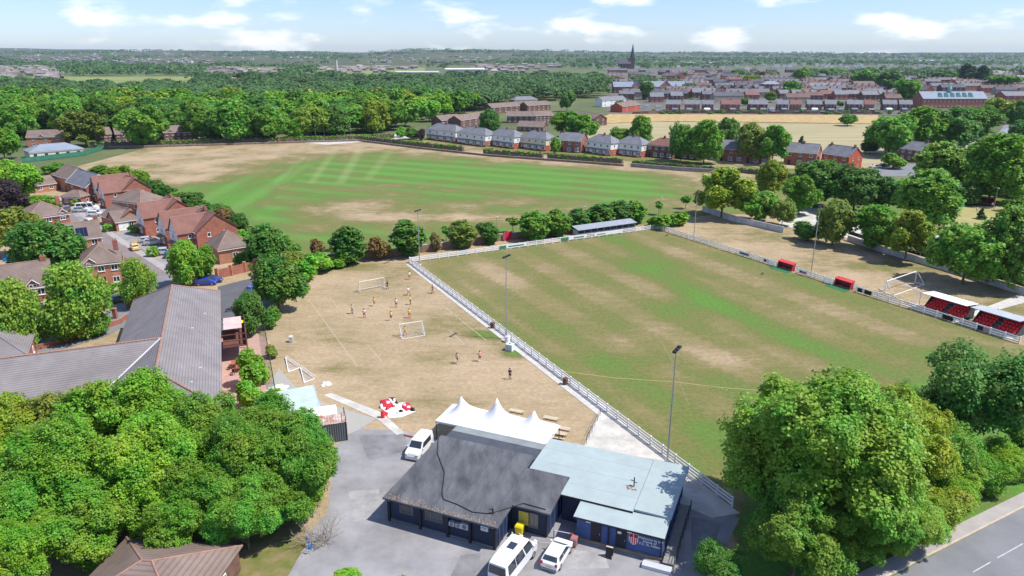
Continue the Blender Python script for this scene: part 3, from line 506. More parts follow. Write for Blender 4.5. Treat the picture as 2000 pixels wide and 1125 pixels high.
# floodlights
def floodlight(pxx,pyb,pyt,label,rz):
    p=W(pxx,pyb); h=hgt(pyt,p.y); t=thing('floodlight_mast',label,'floodlight',p,rz,'floodlight masts round the pitch')
    MB().tube((0,0,0),(0,0,h),0.11,0.06,10).build('mast',STEEL,t); MB().box(-.3,.3,-.3,.3,0,.15).build('base',CONC,t); MB().box(-.9,.9,-.05,.05,h-.08,h+.02).build('crossarm',STEEL,t)
    me=CACHE.setdefault('lamp',(MB().add([(-.34,-.3,0.05),(.34,-.3,.05),(.34,.34,.2),(-.34,.34,.2),(-.28,-.2,.3),(.28,-.2,.3),(.28,.25,.4),(-.28,.25,.4)],[(0,3,2,1),(4,5,6,7),(0,1,5,4),(1,2,6,5),(2,3,7,6),(3,0,4,7)]).mesh('lamp_head',BLACKM),MB().box(-.3,.3,-.26,.28,0.03,.05).mesh('lens',GLASS)))
    for x in (-.75,0,.75):
        l=inst('lamp_head',me[0],t,(x,-.15,h),scale=.72); l.rotation_euler=(R(-16),0,0); inst('lens',me[1],l)
floodlight(1303,903,684,'tall floodlight mast nearest the camera, beside the green-roofed clubroom',R(60)); floodlight(989,662,502,'floodlight mast at the middle of the left fence, by the water tank',R(60)); floodlight(820,517,412,'floodlight mast at the far-left corner of the pitch',R(60)); floodlight(1355,462,384,'floodlight mast at the far-right corner of the pitch',R(240)); floodlight(1583,540,405,'floodlight mast between the two red dugouts',R(240))
def lamp_post(pxx,pyb,pyt,label):
    p=W(pxx,pyb); h=hgt(pyt,p.y); t=thing('lamp_post',label,'lamp post',p,0,'slim lamp posts'); MB().tube((0,0,0),(0,0,h),0.07,0.045).build('pole',STEEL,t); MB().box(-.12,.45,-.1,.1,h,h+.12).build('lamp_head',WHITE,t)
for q in [(563,510,470,'slim lamp post among the shrubs at the left end of the wall line'),(772,480,448,'slim lamp post behind the dark shrub left of the corner mast'),(970,465,424,'slim lamp post behind the brick wall near the red door'),(1140,440,404,'slim lamp post behind the covered terrace shrubs'),(1290,418,386,'slim lamp post by the sapling beyond the far pitch corner'),(1940,412,368,'pale lamp post beside the bowls shelter'),(375,556,520,'slim lamp post among the bushes by the rear car park'),(1785,430,403,'slim lamp post rising from the trees left of the bowling green'),(617,272,246,'lamp post by the park road, first from left'),(634,268,240,'lamp post by the park road, second from left'),(673,270,246,'lamp post by the park road, third from left'),(686,266,237,'lamp post by the park road, fourth from left')]: lamp_post(*q)
# ================================================================== GOALS
def net_quad(mb,p00,p10,p11,p01,step=0.3,r=0.006):
    p00,p10,p11,p01=map(Vector,(p00,p10,p11,p01)); nu=max(2,int((p10-p00).length/step)); nv=max(2,int((p01-p00).length/step))
    for i in range(nu+1):
        t=i/nu; mb.tube(p00.lerp(p10,t),p01.lerp(p11,t)+Vector((0,0,1e-4)),r,n=3)
    for j in range(nv+1):
        t=j/nv; mb.tube(p00.lerp(p01,t),p10.lerp(p11,t)+Vector((1e-4,0,0)),r,n=3)
def goal(pa,pb,h,depth,back,label,net=True,r=0.06,topd=0.0):
    a,b=W(*pa),W(*pb); d=b-a; ln=d.length; t=thing('goal',label,'goal',a,math.atan2(d.y,d.x)); s=back
    for x in (0,ln): MB().tube((x,0,0),(x,0,h),r).build('post',WHITE,t)
    MB().tube((-r,0,h),(ln+r,0,h),r).build('crossbar',WHITE,t)
    for x in (0,ln):
        MB().tube((x,0,r),(x,s*depth,r),r*.8).build('ground_bar',WHITE,t); MB().tube((x,s*depth,r),(x,s*topd,h),r*.6).build('stay',WHITE,t)
    MB().tube((0,s*depth,r),(ln,s*depth,r),r*.8).build('back_bar',WHITE,t)
    if net:
        mb=MB(); net_quad(mb,(0,s*depth,r),(ln,s*depth,r),(ln,s*topd,h),(0,s*topd,h),0.22)
        for x in (0,ln): net_quad(mb,(x,0,r),(x,s*depth,r),(x,s*(topd+.02),h),(x,0,h),0.22)
        mb.build('net',NET,t)
goal((703,571),(751,562),2.1,1.3,1,'small white goal farther away on the training area, left of the keeper in black')
goal((781,657),(825,650),2.1,1.4,-1,'small white goal nearer the camera with a yellow-shirted keeper inside')
goal((1728,573),(1787,552),2.44,1.8,-1,'full-size white goal farther from the stands, beyond the touchline fence',False,0.09,0.0); goal((1733,566),(1795,595),2.44,1.6,-1,'full-size white goal next to the white-roofed stand',False,0.09,0.0)
for pts,lab in (([(558,701),(563,727),(584,719)],'folded white mini goal frame lying farther from the camera at the field edge'),([(587,721),(594,748),(614,740)],'folded white mini goal frame lying nearest the green sheet-roofed shed')):
    P=[W(*p) for p in pts]; t=thing('folding_goal',lab,'goal',P[1]); Q=[p-P[1] for p in P]; Q[0]=Q[0]+Vector((0,0,.25)); up=Vector((.15,.3,.5))
    for i in range(3): MB().tube(Q[i]+Vector((0,0,.05)),Q[(i+1)%3]+Vector((0,0,.05)),0.06).build('bar',WHITE,t)
    MB().tube(Q[0]+Vector((.1,.1,.25)),Q[2]+Vector((.1,.1,.35)),0.05).build('bar',WHITE,t)
    nb=MB(); net_quad(nb,Q[0]+Vector((0,0,.06)),Q[2]+Vector((0,0,.06)),Q[1]+Vector((.05,0,.06)),Q[1]+Vector((0,.05,.06)),.3,.008); nb.build('net',NET,t)
# painted lines on the training area
LINEM=mat('faded_line_paint',(0.46,0.385,0.29),0.9,0.1,1)
def line_mark(pts,wd=0.1,m=LINEM,z=0.006):
    for p,q in zip(pts,pts[1:]):
        a,b=W(*p),W(*q); n=Vector((-(b-a).y,(b-a).x,0)).normalized()*wd/2; struct('field_line',[a-n,b-n,b+n,a+n],z,m)
for l in ([(602,584),(697,714)],[(643,580),(660,602),(668,602)],[(718,673),(745,705)],[(778,561),(797,572)],[(818,558),(830,566)],[(865,597),(950,665)],[(875,643),(908,672)]): line_mark(l)
YL=mat('yellow_line_marker',(0.40,0.34,0.13),0.9)
line_mark([(1075,722),(1200,738),(1320,746),(1410,757),(1520,765)],0.12,YL); line_mark([(1275,640),(1310,700),(1345,790)],0.06,mat('worn_pitch_line',(0.27,0.24,0.13),.9))
def ring_mark(x,y,r):
    c=W(x,y); pts=[c+Vector((math.cos(i*math.pi/10)*r,math.sin(i*math.pi/10)*r,0)) for i in range(21)]
    mb=MB()
    for p,q in zip(pts,pts[1:]): mb.tube(p+Vector((0,0,.02)),q+Vector((0,0,.02)),0.04,n=5)
    return mb
tag(ring_mark(1415,760,0.35).build('hose_loop',YL),'yellow hose loop lying at the end of the line on the pitch','hose')
# ================================================================== PEOPLE
def skin_mesh(name,chains,m):
    vs=[];es=[];rs=[];idx={}
    for ch in chains:
        prev=None
        for key,p,r in ch:
            if key in idx: i=idx[key]
            else: i=len(vs); idx[key]=i; vs.append(p); rs.append(r)
            if prev is not None: es.append((prev,i))
            prev=i
    me=bpy.data.meshes.new(name); me.from_pydata(vs,es,[]); me.materials.append(m); return me,rs
def skin_obj(name,me,rs,parent):
    o=inst(name,me,parent); mo=o.modifiers.new('skin','SKIN'); mo.use_smooth_shade=True
    d=me.skin_vertices[0].data
    for i,r in enumerate(rs): d[i].radius=(r,r) if not isinstance(r,tuple) else r; d[i].use_root=(i==0)
    s=o.modifiers.new('sub','SUBSURF'); s.levels=1; s.render_levels=1; return o
def person_pose(kind):
    st={'stand':0.06,'stride':0.22,'hips':0.10,'ready':0.2}[kind]; fw={'stand':0.0,'stride':0.26,'hips':0.0,'ready':0.05}[kind]
    hipL,hipR=(0,.1,.9),(0,-.1,.9); kL,kR=(fw*.8+.03,.1+st*.4,.5),(-fw*.3+.03,-.1-st*.4,.5); aL,aR=(fw*.75,.1+st*.6,.09),(-fw,-.1-st*.6,.1)
    if kind=='hips': eL,eR=(-.06,.40,1.15),(-.06,-.40,1.15); hL,hR=(.06,.19,1.02),(.06,-.19,1.02)
    elif kind=='ready': eL,eR=(.06,.33,1.14),(.06,-.33,1.14); hL,hR=(.3,.3,1.05),(.3,-.3,1.05)
    else: eL,eR=(-.05-fw*.4,.27,1.14),(-.03+fw*.4,-.27,1.14); hL,hR=(.1-fw*.5,.26,.88),(.08+fw*.7,-.26,.9)
    ch=[[('pel',(0,0,.95),.13),('sp',(0,0,1.15),.125),('ch',(.0,0,1.33),.14),('nk',(0,0,1.49),.055),('hd0',(.015,0,1.57),.075),('hd',(.02,0,1.65),.098),('top',(.01,0,1.74),.07)],[('hd0',0,0),('nose',(.115,0,1.62),.018)]]
    for s,h,k,a,e,hd in (('L',hipL,kL,aL,eL,hL),('R',hipR,kR,aR,eR,hR)):
        sg=1 if s=='L' else -1; ch.append([('pel',0,0),('hip'+s,h,.09),('kn'+s,k,.058),('an'+s,a,.04),('ft'+s,(a[0]+.17,a[1],.035),.035)])
        sh=(0,sg*.17,1.42); ch.append([('ch',0,0),('sh'+s,sh,.062),('el'+s,e,.043),('wr'+s,hd,.03),('hn'+s,(hd[0]+.04,hd[1],hd[2]-.06),.032)])
        for f in range(5): ch.append([('hn'+s,0,0),('f%d'%f+s,(hd[0]+.06+(.03 if f==4 else 0),hd[1]+(f-1.5)*.014*sg,hd[2]-.13+(.05 if f==4 else abs(f-1.5)*.01)),.008)])
    body=skin_mesh('body',ch,SKIN)
    sh=[[('a',(0,0,.93),.155),('b',(0,0,1.15),.15),('c',(0,0,1.35),.155),('d',(0,0,1.46),.085)]]
    for s,e in (('L',eL),('R',eR)):
        sg=1 if s=='L' else -1; m_=Vector((0,sg*.17,1.42)).lerp(Vector(e),.8); sh.append([('c',0,0),('s'+s,(0,sg*.175,1.42),.082),('m'+s,tuple(m_),.068)])
    shirt=skin_mesh('shirt',sh,CLOTH)
    so_=[[('a',(0,0,.97),.15),('b',(0,0,.88),.15)]]
    for s,h,k in (('L',hipL,kL),('R',hipR,kR)): so_.append([('b',0,0),('h'+s,(h[0],h[1]*1.05,.82),.112),('k'+s,tuple(Vector(h).lerp(Vector(k),.78)),.1)])
    shorts=skin_mesh('shorts',so_,CLOTH)
    sk=[]
    for s,k,a in (('L',kL,aL),('R',kR,aR)): sk.append([('k'+s,tuple(Vector(k).lerp(Vector(a),.25)),.062),('a'+s,a,.05),('f'+s,(a[0]+.18,a[1],.045),.045)])
    return dict(body=body,shirt=shirt,shorts=shorts,socks=[skin_mesh('sock',[c],CLOTH) for c in sk])
POSES={}
HAIR=MB()
for j in range(6):
    for i in range(12):
        pass
def hair_mesh():
    mb=MB(); n,mr=12,5; vs=[]
    for j in range(mr+1):
        th=j/mr*R(105)
        for i in range(n): ph=2*math.pi*i/n; vs.append((.01-.012+.115*math.sin(th)*math.cos(ph)*(0.98),.103*math.sin(th)*math.sin(ph),1.665+.115*math.cos(th)))
    return mb.add(vs,[(j*n+i,j*n+(i+1)%n,(j+1)*n+(i+1)%n,(j+1)*n+i) for j in range(mr) for i in range(n)]).mesh('hair',mat('dark_hair',(0.03,0.02,0.015),0.8),True)
HAIRM=hair_mesh()
WHT=(.8,.8,.78); REDC=(.55,.03,.04); YEL=(.8,.62,.05); BLKC=(.02,.02,.022); GRYC=(.35,.38,.42); DKC=(.04,.05,.08); PNK=(.75,.35,.33)
def person(x,y,ang,kind,shirt,shorts,socks,label,s=1.0,at=None,long=False):
    t=thing('person',label,'person',at if at is not None else W(x,y),R(ang)); t.scale=(s,)*3
    first=kind not in POSES
    if first: POSES[kind]=person_pose(kind)
    P=POSES[kind]
    for nm,c in (('body',None),('shirt',shirt),('shorts',shorts)):
        o=skin_obj(nm,*P[nm],t)
        if c: o.color=(*c,1)
    for me,rs in P['socks']:
        o=skin_obj('sock',me,rs,t); o.color=(*(shorts if long else socks),1)
    inst('hair',HAIRM,t)
for a_ in [(688,613,-20,'stand',GRYC,DKC,DKC,'person in pale grey top and dark trousers watching at the left of the small game'),(712,621,80,'stand',WHT,REDC,REDC,'person in white shirt and red shorts, leftmost of the red-shorted players'),(731,598,20,'stride',YEL,(.4,.03,.03),WHT,'person in yellow shirt and dark red shorts nearest the far small goal'),(774,600,-90,'stand',WHT,REDC,REDC,'person in white shirt and red kit in the middle of the small game'),(764,626,-80,'stand',YEL,DKC,WHT,'person in yellow shirt standing in the centre, facing away'),(800,621,-60,'stand',YEL,REDC,REDC,'person in yellow shirt with red shorts, right of the centre'),(802,595,170,'stand',YEL,DKC,BLKC,'person in yellow shirt with dark shorts farther right'),(798,577,-30,'stride',WHT,REDC,REDC,'person in white shirt and red shorts just behind the yellow players'),(800,546,-60,'stand',WHT,REDC,(.6,.2,.2),'person in white shirt alone by the far-left corner mast'),(845,573,200,'stride',(.5,.12,.12),BLKC,BLKC,'person in dark red top and black shorts closest to the white fence'),(757,565,150,'ready',BLKC,BLKC,BLKC,'goalkeeper dressed in black beside the far small goal'),(791,656,90,'ready',YEL,(.4,.1,.3),REDC,'goalkeeper in yellow standing inside the nearer small goal'),
  (893,710,40,'stride',(.75,.5,.5),(.12,.02,.03),PNK,'person in pink-white top and dark shorts, left of the pair on the dry grass'),(937,706,-60,'hips',(.75,.3,.32),(.15,.02,.03),WHT,'person in pink-red top with hands on hips, right of the pair on the dry grass'),(996,741,60,'stand',DKC,BLKC,BLKC,'person in dark jacket and trousers standing alone near the marquee')]: person(*a_,long=('trousers' in a_[-1]))
for a_ in [(1869,418,90,'stand',WHT,WHT,WHT,'person in white bowling on the green, in the middle'),(1907,415,-90,'stand',WHT,GRYC,GRYC,'person in white top near the red end of the bowls shelter'),(1937,406,-90,'stand',WHT,DKC,DKC,'person in white top by the pale lamp post'),(1867,392,-90,'stand',WHT,GRYC,GRYC,'person in white at the left end of the bowls shelter'),(1965,412,-90,'stand',DKC,DKC,DKC,'person in dark clothes at the right edge of the bowling green')]: person(*a_)
# ================================================================== VEHICLES
def vehicle(loc,rz,color,label,kind='hatch',cat='car',name='parked_car',group=None,detail=True):
    spec={'hatch':dict(top=[(-2.0,.5),(-1.98,.86),(-1.84,1.0),(-1.38,1.42),(-.5,1.48),(.3,1.44),(1.08,1.0),(1.86,.82),(2.0,.5)],hw=.87,zb=.24,belt=.95,tum=.2,ax=(-1.22,1.28),wr=.31),
     'saloon':dict(top=[(-2.25,.5),(-2.22,.92),(-1.7,1.02),(-1.0,1.42),(-.3,1.46),(.35,1.42),(1.15,1.0),(2.05,.84),(2.25,.5)],hw=.89,zb=.24,belt=.95,tum=.2,ax=(-1.35,1.42),wr=.32),
     'suv':dict(top=[(-2.1,.6),(-2.08,1.0),(-2.0,1.1),(-1.7,1.62),(-.5,1.68),(.35,1.62),(1.1,1.12),(1.9,.98),(2.1,.6)],hw=.92,zb=.3,belt=1.08,tum=.18,ax=(-1.25,1.32),wr=.36),
     'van':dict(top=[(-2.15,.6),(-2.13,1.1),(-2.08,1.82),(-.5,1.86),(.55,1.84),(1.22,1.14),(2.0,.94),(2.15,.6)],hw=.9,zb=.26,belt=1.12,tum=.12,ax=(-1.35,1.35),wr=.32),
     'bus':dict(top=[(-3.0,.6),(-2.98,1.3),(-2.9,2.42),(-1,2.56),(1.3,2.5),(2.05,1.5),(2.75,1.2),(3.0,.6)],hw=1.02,zb=.32,belt=1.38,tum=.14,ax=(-1.75,2.0),wr=.37)}[kind]
    key=('veh',kind)
    if key not in CACHE:
        top,hw,zb,belt,tum=spec['top'],spec['hw'],spec['zb'],spec['belt'],spec['tum']; zr=max(z for _,z in top)
        hz=lambda z: hw-tum*max(0,min(1,(z-belt)/(zr-belt)))**1.2
        # resample stations
        st=[]
        for (x0,z0),(x1,z1) in zip(top,top[1:]):
            for k in range(3): st.append((x0+(x1-x0)*k/3,z0+(z1-z0)*k/3))
        st.append(top[-1]); xe=abs(top[0][0]); vs=[]
        for x,T in st:
            nar=1-0.12*max(0,(abs(x)-xe+.45)/.45)**2; ring=[]
            zs=[zb,zb+.18,min(T-.05,belt*.75),min(T-.04,belt)]
            for z in zs: ring.append((hz(z)*nar*(.93 if z==zb else 1),z))
            ring+= [(hz(T)*nar*.985,T-.035 if T>belt else T-.03),(hz(T)*nar*.86,T)]
            vs+=[(x,y,z) for y,z in ring]+[(x,-y,z) for y,z in ring[::-1]]
        n=12; fs=[]
        for i in range(len(st)-1):
            for j in range(n): fs.append((i*n+j,i*n+(j+1)%n,(i+1)*n+(j+1)%n,(i+1)*n+j))
        fs+=[tuple(range(n)),tuple(range((len(st)-1)*n,len(st)*n))[::-1]]
        parts=[('body',MB().add(vs,fs).mesh('body',PAINT,False),True)]
        def ztop(x):
            for (x0,z0),(x1,z1) in zip(top,top[1:]):
                if x0<=x<=x1 and x1>x0: return z0+(z1-z0)*(x-x0)/(x1-x0)
            return 1
        def side_glass(poly,sg):
            v=[(x,sg*(hz(z)+.008),z) for x,z in poly]; return MB().add(v,[tuple(range(len(v))) if sg<0 else tuple(range(len(v)))[::-1]])
        # front/rear slopes: find the two sloped segments round the cabin
        idx=[i for i,(x,z) in enumerate(top) if z>zr-.15]; i0,i1=idx[0],idx[-1]
        def slope_glass(i,j,nm,lo=.1,hi=.92):
            (x0,z0),(x1,z1)=top[i],top[j]; nx,nz=(z1-z0),-(x1-x0); ln=math.hypot(nx,nz); nx,nz=nx/ln,nz/ln
            if nz<0: nx,nz=-nx,-nz
            q=[]
            for t in (lo,hi):
                x,z=x0+(x1-x0)*t,z0+(z1-z0)*t; y=hz(z)*.86-.02; q+= [(x+nx*.012,y,z+nz*.012),(x+nx*.012,-y,z+nz*.012)]
            f=(0,1,3,2); me=MB().add(q,[f]).mesh(nm,GLASS); return (nm,me,False)
        parts.append(slope_glass(i1+1,i1,'windscreen')); parts.append(slope_glass(i0-1,i0,'rear_window',.12,.85))
        xr0,xr1=top[i0][0],top[i1][0]; xb0,xb1=top[i0-1][0],top[i1+1][0]; zt=zr-.13
        def xl(z): return xb0+(xr0-xb0)*(z-belt)/(zr-belt)
        def xf(z): return xb1+(xr1-xb1)*(z-belt)/(zr-belt)
        b1=belt+.05
        if kind in('van',): segs=[(.25,1)]
        elif kind=='bus': segs=[(.06,.34),(.36,.68),(.72,1)]
        else: segs=[(.06,.46),(.49,1)]
        for s0,s1 in segs:
            for sg in (1,-1):
                P=[]
                for s,z in ((s0,b1),(s1,b1),(s1,zt),(s0,zt)):
                    x=xl(z)+.1+(xf(z)-.12-xl(z)-.1)*s; P.append((x,z))
                parts.append(('side_window',side_glass(P,sg).mesh('side_window',GLASS),False))
        for sg in (1,-1):
            parts.append(('headlight',MB().box(xe-.22,xe-.02,sg*hw*.72-.14,sg*hw*.72+.14,.62*zr/1.48,.72*zr/1.48).mesh('headlight',HEADL),False)); parts.append(('tail_light',MB().box(-xe-.005,-xe+.12,sg*hw*.8-.1,sg*hw*.8+.1,.75,.98).mesh('tail_light',REDL),False))
            parts.append(('mirror',MB().box(xf(belt)-.28,xf(belt)-.12,sg*(hw+.08)-.08,sg*(hw+.08)+.08,belt+.02,belt+.16).mesh('mirror',PAINT),True))
        parts.append(('number_plate',MB().box(-xe-.012,-xe+.02,-.26,.26,.55,.66).mesh('number_plate',PLATE),False))
        parts.append(('bumper',MB().box(-xe-.01,-xe+.2,-hw*.86,hw*.86,.28,.42).mesh('bumper',GREYP),False))
        if kind=='bus': parts.append(('roof_hatch',MB().box(-.7,.2,-.35,.35,2.555,2.6).mesh('roof_hatch',GLASS),False))
        wr=spec['wr']; wm=(MB().tube((0,-.1,0),(0,.1,0),wr,n=16).mesh('wheel',TYRE),MB().tube((0,-.108,0),(0,.108,0),wr*.6,n=12).mesh('rim',RIM))
        CACHE[key]=(parts,wm)
    parts,wm=CACHE[key]; t=thing(name,label,cat,loc,rz,group)
    for nm,me,painted in parts: inst(nm,me,t,color=color if painted else None)
    for ax in spec['ax']:
        for sg in (1,-1):
            wh=inst('wheel',wm[0],t,(ax,sg*(spec['hw']-.1),spec['wr'])); inst('rim',wm[1],wh)
    return t
WC=(.8,.8,.8); CARROT=CA+math.pi/2
vehicle(C(14.15,-1.6),CARROT-R(6),WC,'white minibus with roof hatch parked in front of the clubhouse','bus','minibus','minibus')
vehicle(C(17.35,1.05),CARROT-R(3),WC,'white hatchback parked beside the white minibus','hatch','car')
vehicle(C(-3.3,12.2),CARROT+R(180)+R(4),WC,'small white van parked left of the black-roofed clubhouse','van','van','parked_van')
SIL=(.5,.52,.54); 
for (x,y,ang,c,k,lab) in [(232,590,R(35),(.10,.12,.15),'saloon','dark grey saloon parked below the birches by the large tiled roof'),(264,487,R(125),(.75,.55,.2),'hatch','pale yellow car standing at the kerb of the estate street'),(174,437,R(150),WC,'hatch','white car standing alone in the estate street'),(289,473,R(20),SIL,'hatch','silver car, left of the pair on the middle drive'),(300,478,R(20),(.45,.47,.5),'suv','grey car, right of the pair on the middle drive'),(323,497,R(15),SIL,'suv','silver car on the drive beneath the nearest twin gables'),(341,503,R(15),(.03,.07,.3),'suv','blue car on the drive beneath the nearest twin gables'),(345,525,R(20),(.05,.06,.05),'hatch','dark car half hidden behind the bushy tree at the street end'),(160,414,R(10),SIL,'suv','silver car left of the white van in the far drive'),(172,412,R(15),WC,'bus','white long van parked in the far drive'),(187,422,R(5),WC,'suv','white car in front of the white van in the far drive'),(120,392,R(135),WC,'hatch','white car at the far end of the estate street'),(132,412,R(120),(.1,.1,.1),'hatch','small dark car beside the brown-roofed house at far street end'),
   (403,556,R(8),(.01,.05,.4),'hatch','bright blue car, nearer one in the rear car park'),(412,551,R(8),(.03,.06,.2),'saloon','dark blue car, farther one in the rear car park'),(500,570,R(60),(.06,.12,.4),'hatch','blue car half hidden by the round bush at the rear car park edge'),
   (1232,303,R(-12),WC,'hatch','white car between hedge and the seventh pale house'),(1300,309,R(-12),WC,'suv','white car parked before the red-roofed house behind the hedge'),(1482,317,R(-12),SIL,'hatch','silver car under the street trees before the brick terrace'),(1710,328,R(10),WC,'saloon','white car parked in the side road right of the red brick house'),(1727,326,R(10),(.02,.05,.12),'hatch','dark blue car parked in the side road right of the red brick house'),(1936,376,R(60),SIL,'suv','silver car parked in front of the brick terrace behind the bowls shelter'),(1962,243,R(70),(.4,.05,.04),'hatch','red car on the road at the far right')]:
    vehicle(W(x,y),ang,c,lab,k)
# ================================================================== SMALL CLUB THINGS
tb=thing('water_tank','white and pale blue plastic water tank in a cage beside the left fence','tank',W(996,684),R(-27))
MB().box(-.55,.55,-.5,.5,.12,1.1).build('tank',mat('tank_plastic',(0.62,0.72,0.74),0.4,0.08,2),tb); MB().box(-.6,.6,-.55,.55,0,.12).build('pallet',GREYL,tb); MB().tube((0,0,1.1),(0,0,1.18),.12).build('lid',BLACKM,tb)
for k in range(6): MB().box(-.58+k*.225,-.55+k*.225,-.56,-.53,.12,1.12).build('cage_bar',STEEL,tb)
tb2=thing('storage_box','white plastic drum standing just behind the water tank','drum',W(991,668)); MB().tube((0,0,0),(0,0,1.0),.42,.4,14).build('body',WHITE,tb2); MB().tube((0,0,1.0),(0,0,1.05),.3,.28,12).build('lid',GREYL,tb2)
def bin_(loc,m,label,rz=0,s=1,name='wheelie_bin'):
    t=thing(name,label,'bin',loc,rz); t.scale=(s,)*3
    MB().add([(-.24,-.26,.08),(.24,-.26,.08),(.24,.22,.08),(-.24,.22,.08),(-.29,-.34,.95),(.29,-.34,.95),(.29,.3,.95),(-.29,.3,.95)],[(0,3,2,1),(4,5,6,7),(0,1,5,4),(1,2,6,5),(2,3,7,6),(3,0,4,7)]).build('body',m,t)
    MB().add([(-.3,-.38,.95),(.3,-.38,.95),(.3,.33,.95),(-.3,.33,.95),(-.26,-.3,1.07),(.26,-.3,1.07),(.26,.28,1.04),(-.26,.28,1.04)],[(0,3,2,1),(4,5,6,7),(0,1,5,4),(1,2,6,5),(2,3,7,6),(3,0,4,7)]).build('lid',m,t)
    for x in (-.22,.22): MB().tube((x-.03,.24,.1),(x+.03,.24,.1),.1,n=10).build('wheel',TYRE,t)
bin_(C(13.0,2.75),YELLOW,'large yellow wheelie bin against the clubhouse side wing',CA,1.25); bin_(C(18.25,3.3),PINKBIN,'faded maroon wheelie bin at the corner of the blue wall',CA); bin_(W(962,641),BROWN,'brown bin on the path halfway along the left fence',R(-27)); bin_(W(1104,751),BROWN,'brown bin on the path nearer the marquee',R(-27)); bin_(W(569,668),mat('pale_grey_plastic',(0.6,0.62,0.64),0.5),'pale grey box bin standing alone at the left of the training area',R(10))
for i,(du,dv,l) in enumerate([(12.55,1.95,'farthest left'),(13.25,2.05,'farthest right'),(12.7,1.35,'nearest left'),(13.1,1.25,'nearest right')]):
    t=thing('gas_bottle','white gas bottle, %s of the four by the minibus'%l,'gas bottle',C(du,dv)); MB().tube((0,0,0),(0,0,.55),.17,.17,12).tube((0,0,.55),(0,0,.7),.17,.06,12).build('bottle',WHITE,t); MB().tube((0,0,.7),(0,0,.82),.07,.07,8).build('valve_guard',GREYL,t)
t=thing('yellow_board','pale yellow board leaning between the clubhouse corner and minibus','board',C(12.15,0.2),CA); MB().add([(0,-.8,0),(.45,-.8,.9),(.45,.8,.9),(0,.8,0),(.05,-.8,0),(.5,-.8,.9),(.5,.8,.9),(.05,.8,0)],[(0,1,2,3),(7,6,5,4),(0,4,5,1),(3,2,6,7),(1,5,6,2)]).build('panel',mat('pale_yellow_board',(0.65,0.55,0.2),0.7),t); MB().tube((.3,0,0),(.48,0,.85),.03).build('prop',GREYP,t)
t=thing('a_board','folding A-frame chalkboard before the blue club doors','sign',C(21.7,3.1),CA)
for s in (-1,1):
    MB().add([(-.3,s*.3,0),(.3,s*.3,0),(.3,s*.03,1.1),(-.3,s*.03,1.1),(-.3,s*.33,0),(.3,s*.33,0),(.3,s*.06,1.1),(-.3,s*.06,1.1)],[(0,1,2,3),(7,6,5,4),(0,4,5,1),(3,2,6,7)]).build('leaf',BLACKM,t)
MB().box(-.32,.32,-.08,.08,1.08,1.13).build('top_rail',WOOD,t)
t=thing('barrier_pole','grey barrier pole with red tip spanning the gap between the buildings','barrier',C(16.1,3.7),CA); MB().tube((0,0,0),(0,0,.9),.06).build('post',STEEL,t); MB().tube((0,0,.85),(1.55,.15,.85),.045).build('arm',GREYL,t); MB().tube((1.55,.15,.85),(1.95,.18,.85),.06).build('tip',RED,t)
t=thing('hose','thin pale hose lying across the yard between the buildings','hose',C(13.8,2.8)); hp=[C(13.8,2.8)-C(13.8,2.8),C(15.2,2.5)-C(13.8,2.8),C(16.4,3.0)-C(13.8,2.8),C(18,3.6)-C(13.8,2.8)]
hm=MB()
for p,q in zip(hp,hp[1:]): hm.tube(p+Vector((0,0,.03)),q+Vector((0,0,.03)),.025,n=6)
hm.build('pipe',GREYL,t)
# deflated inflatable
def inflatable():
    t=thing('deflated_inflatable','deflated red white and black bouncy castle spread on the dry grass','inflatable',W(775,800),R(-15))
    def sheet(pts,z,m,name,parent):
        P=[W(*p)-W(775,800) for p in pts]; c=math.cos(R(15)); s=math.sin(R(15)); P=[Vector((p.x*c-p.y*s,p.x*s+p.y*c,0)) for p in P]
        rr=random.Random(len(pts)); n=len(P); cen=sum(P,Vector())/n; vs=[(p.x,p.y,0.03) for p in P]+[((p.x*.7+cen.x*.3),(p.y*.7+cen.y*.3),z*rr.uniform(.4,1.3)+.06) for p in P]+[(cen.x,cen.y,z*.7+.05)]
        return MB().add(vs,[(i,(i+1)%n,n+(i+1)%n,n+i) for i in range(n)]+[(n+i,n+(i+1)%n,2*n) for i in range(n)]).build(name,m,parent,smooth=True)
    b=sheet([(741,783),(762,778),(775,790),(790,786),(812,804),(785,815),(760,817),(748,800)],.16,WHITE,'base_sheet',t)
    b2=sheet([(741,783),(760,779),(772,792),(765,803),(750,798),(744,792)],.22,REDP,'red_panel',t); sheet([(785,789),(800,787),(808,801),(793,806),(782,798)],.22,REDP,'red_panel',t); sheet([(760,777),(770,776),(778,788),(770,791)],.2,BLK,'black_panel',t)
    for k,(x,y,sx,sy,m,nm) in enumerate([(768,796,5,2.5,REDP,'red_patch'),(776,800,5,3,WHITE,'white_fold'),(790,794,4,2,WHITE,'white_fold'),(783,806,5,2,BLK,'black_patch'),(798,799,5,2.5,WHITE,'white_fold'),(745,796,3,3,WHITE,'white_fold'),(806,803,5,1.5,BLK,'black_patch'),(757,801,4,2,REDP,'red_patch'),(770,786,3,2,WHITE,'white_fold')]):
        sheet([(x-sx,y-sy*.3),(x-sx*.2,y-sy),(x+sx,y-sy*.4),(x+sx*.7,y+sy*.7),(x-sx*.5,y+sy)],.2+.03*k,m,nm,t)
    sheet([(752,786),(760,783),(764,790),(756,793)],.34,WHITE,'white_patch',t); sheet([(760,803),(772,806),(781,811),(768,811)],.22,BLK,'black_lettering',t); sheet([(750,804),(760,808),(756,813),(748,809)],.22,REDP,'red_panel',t)
inflatable()
t=thing('red_drum','small red drum beside the deflated bouncy castle','drum',W(748,816)); MB().tube((0,0,0),(0,0,.9),.25,.25,12).build('body',RED,t); MB().tube((0,0,.9),(0,0,.93),.26,.26,12).build('lid',REDP,t)
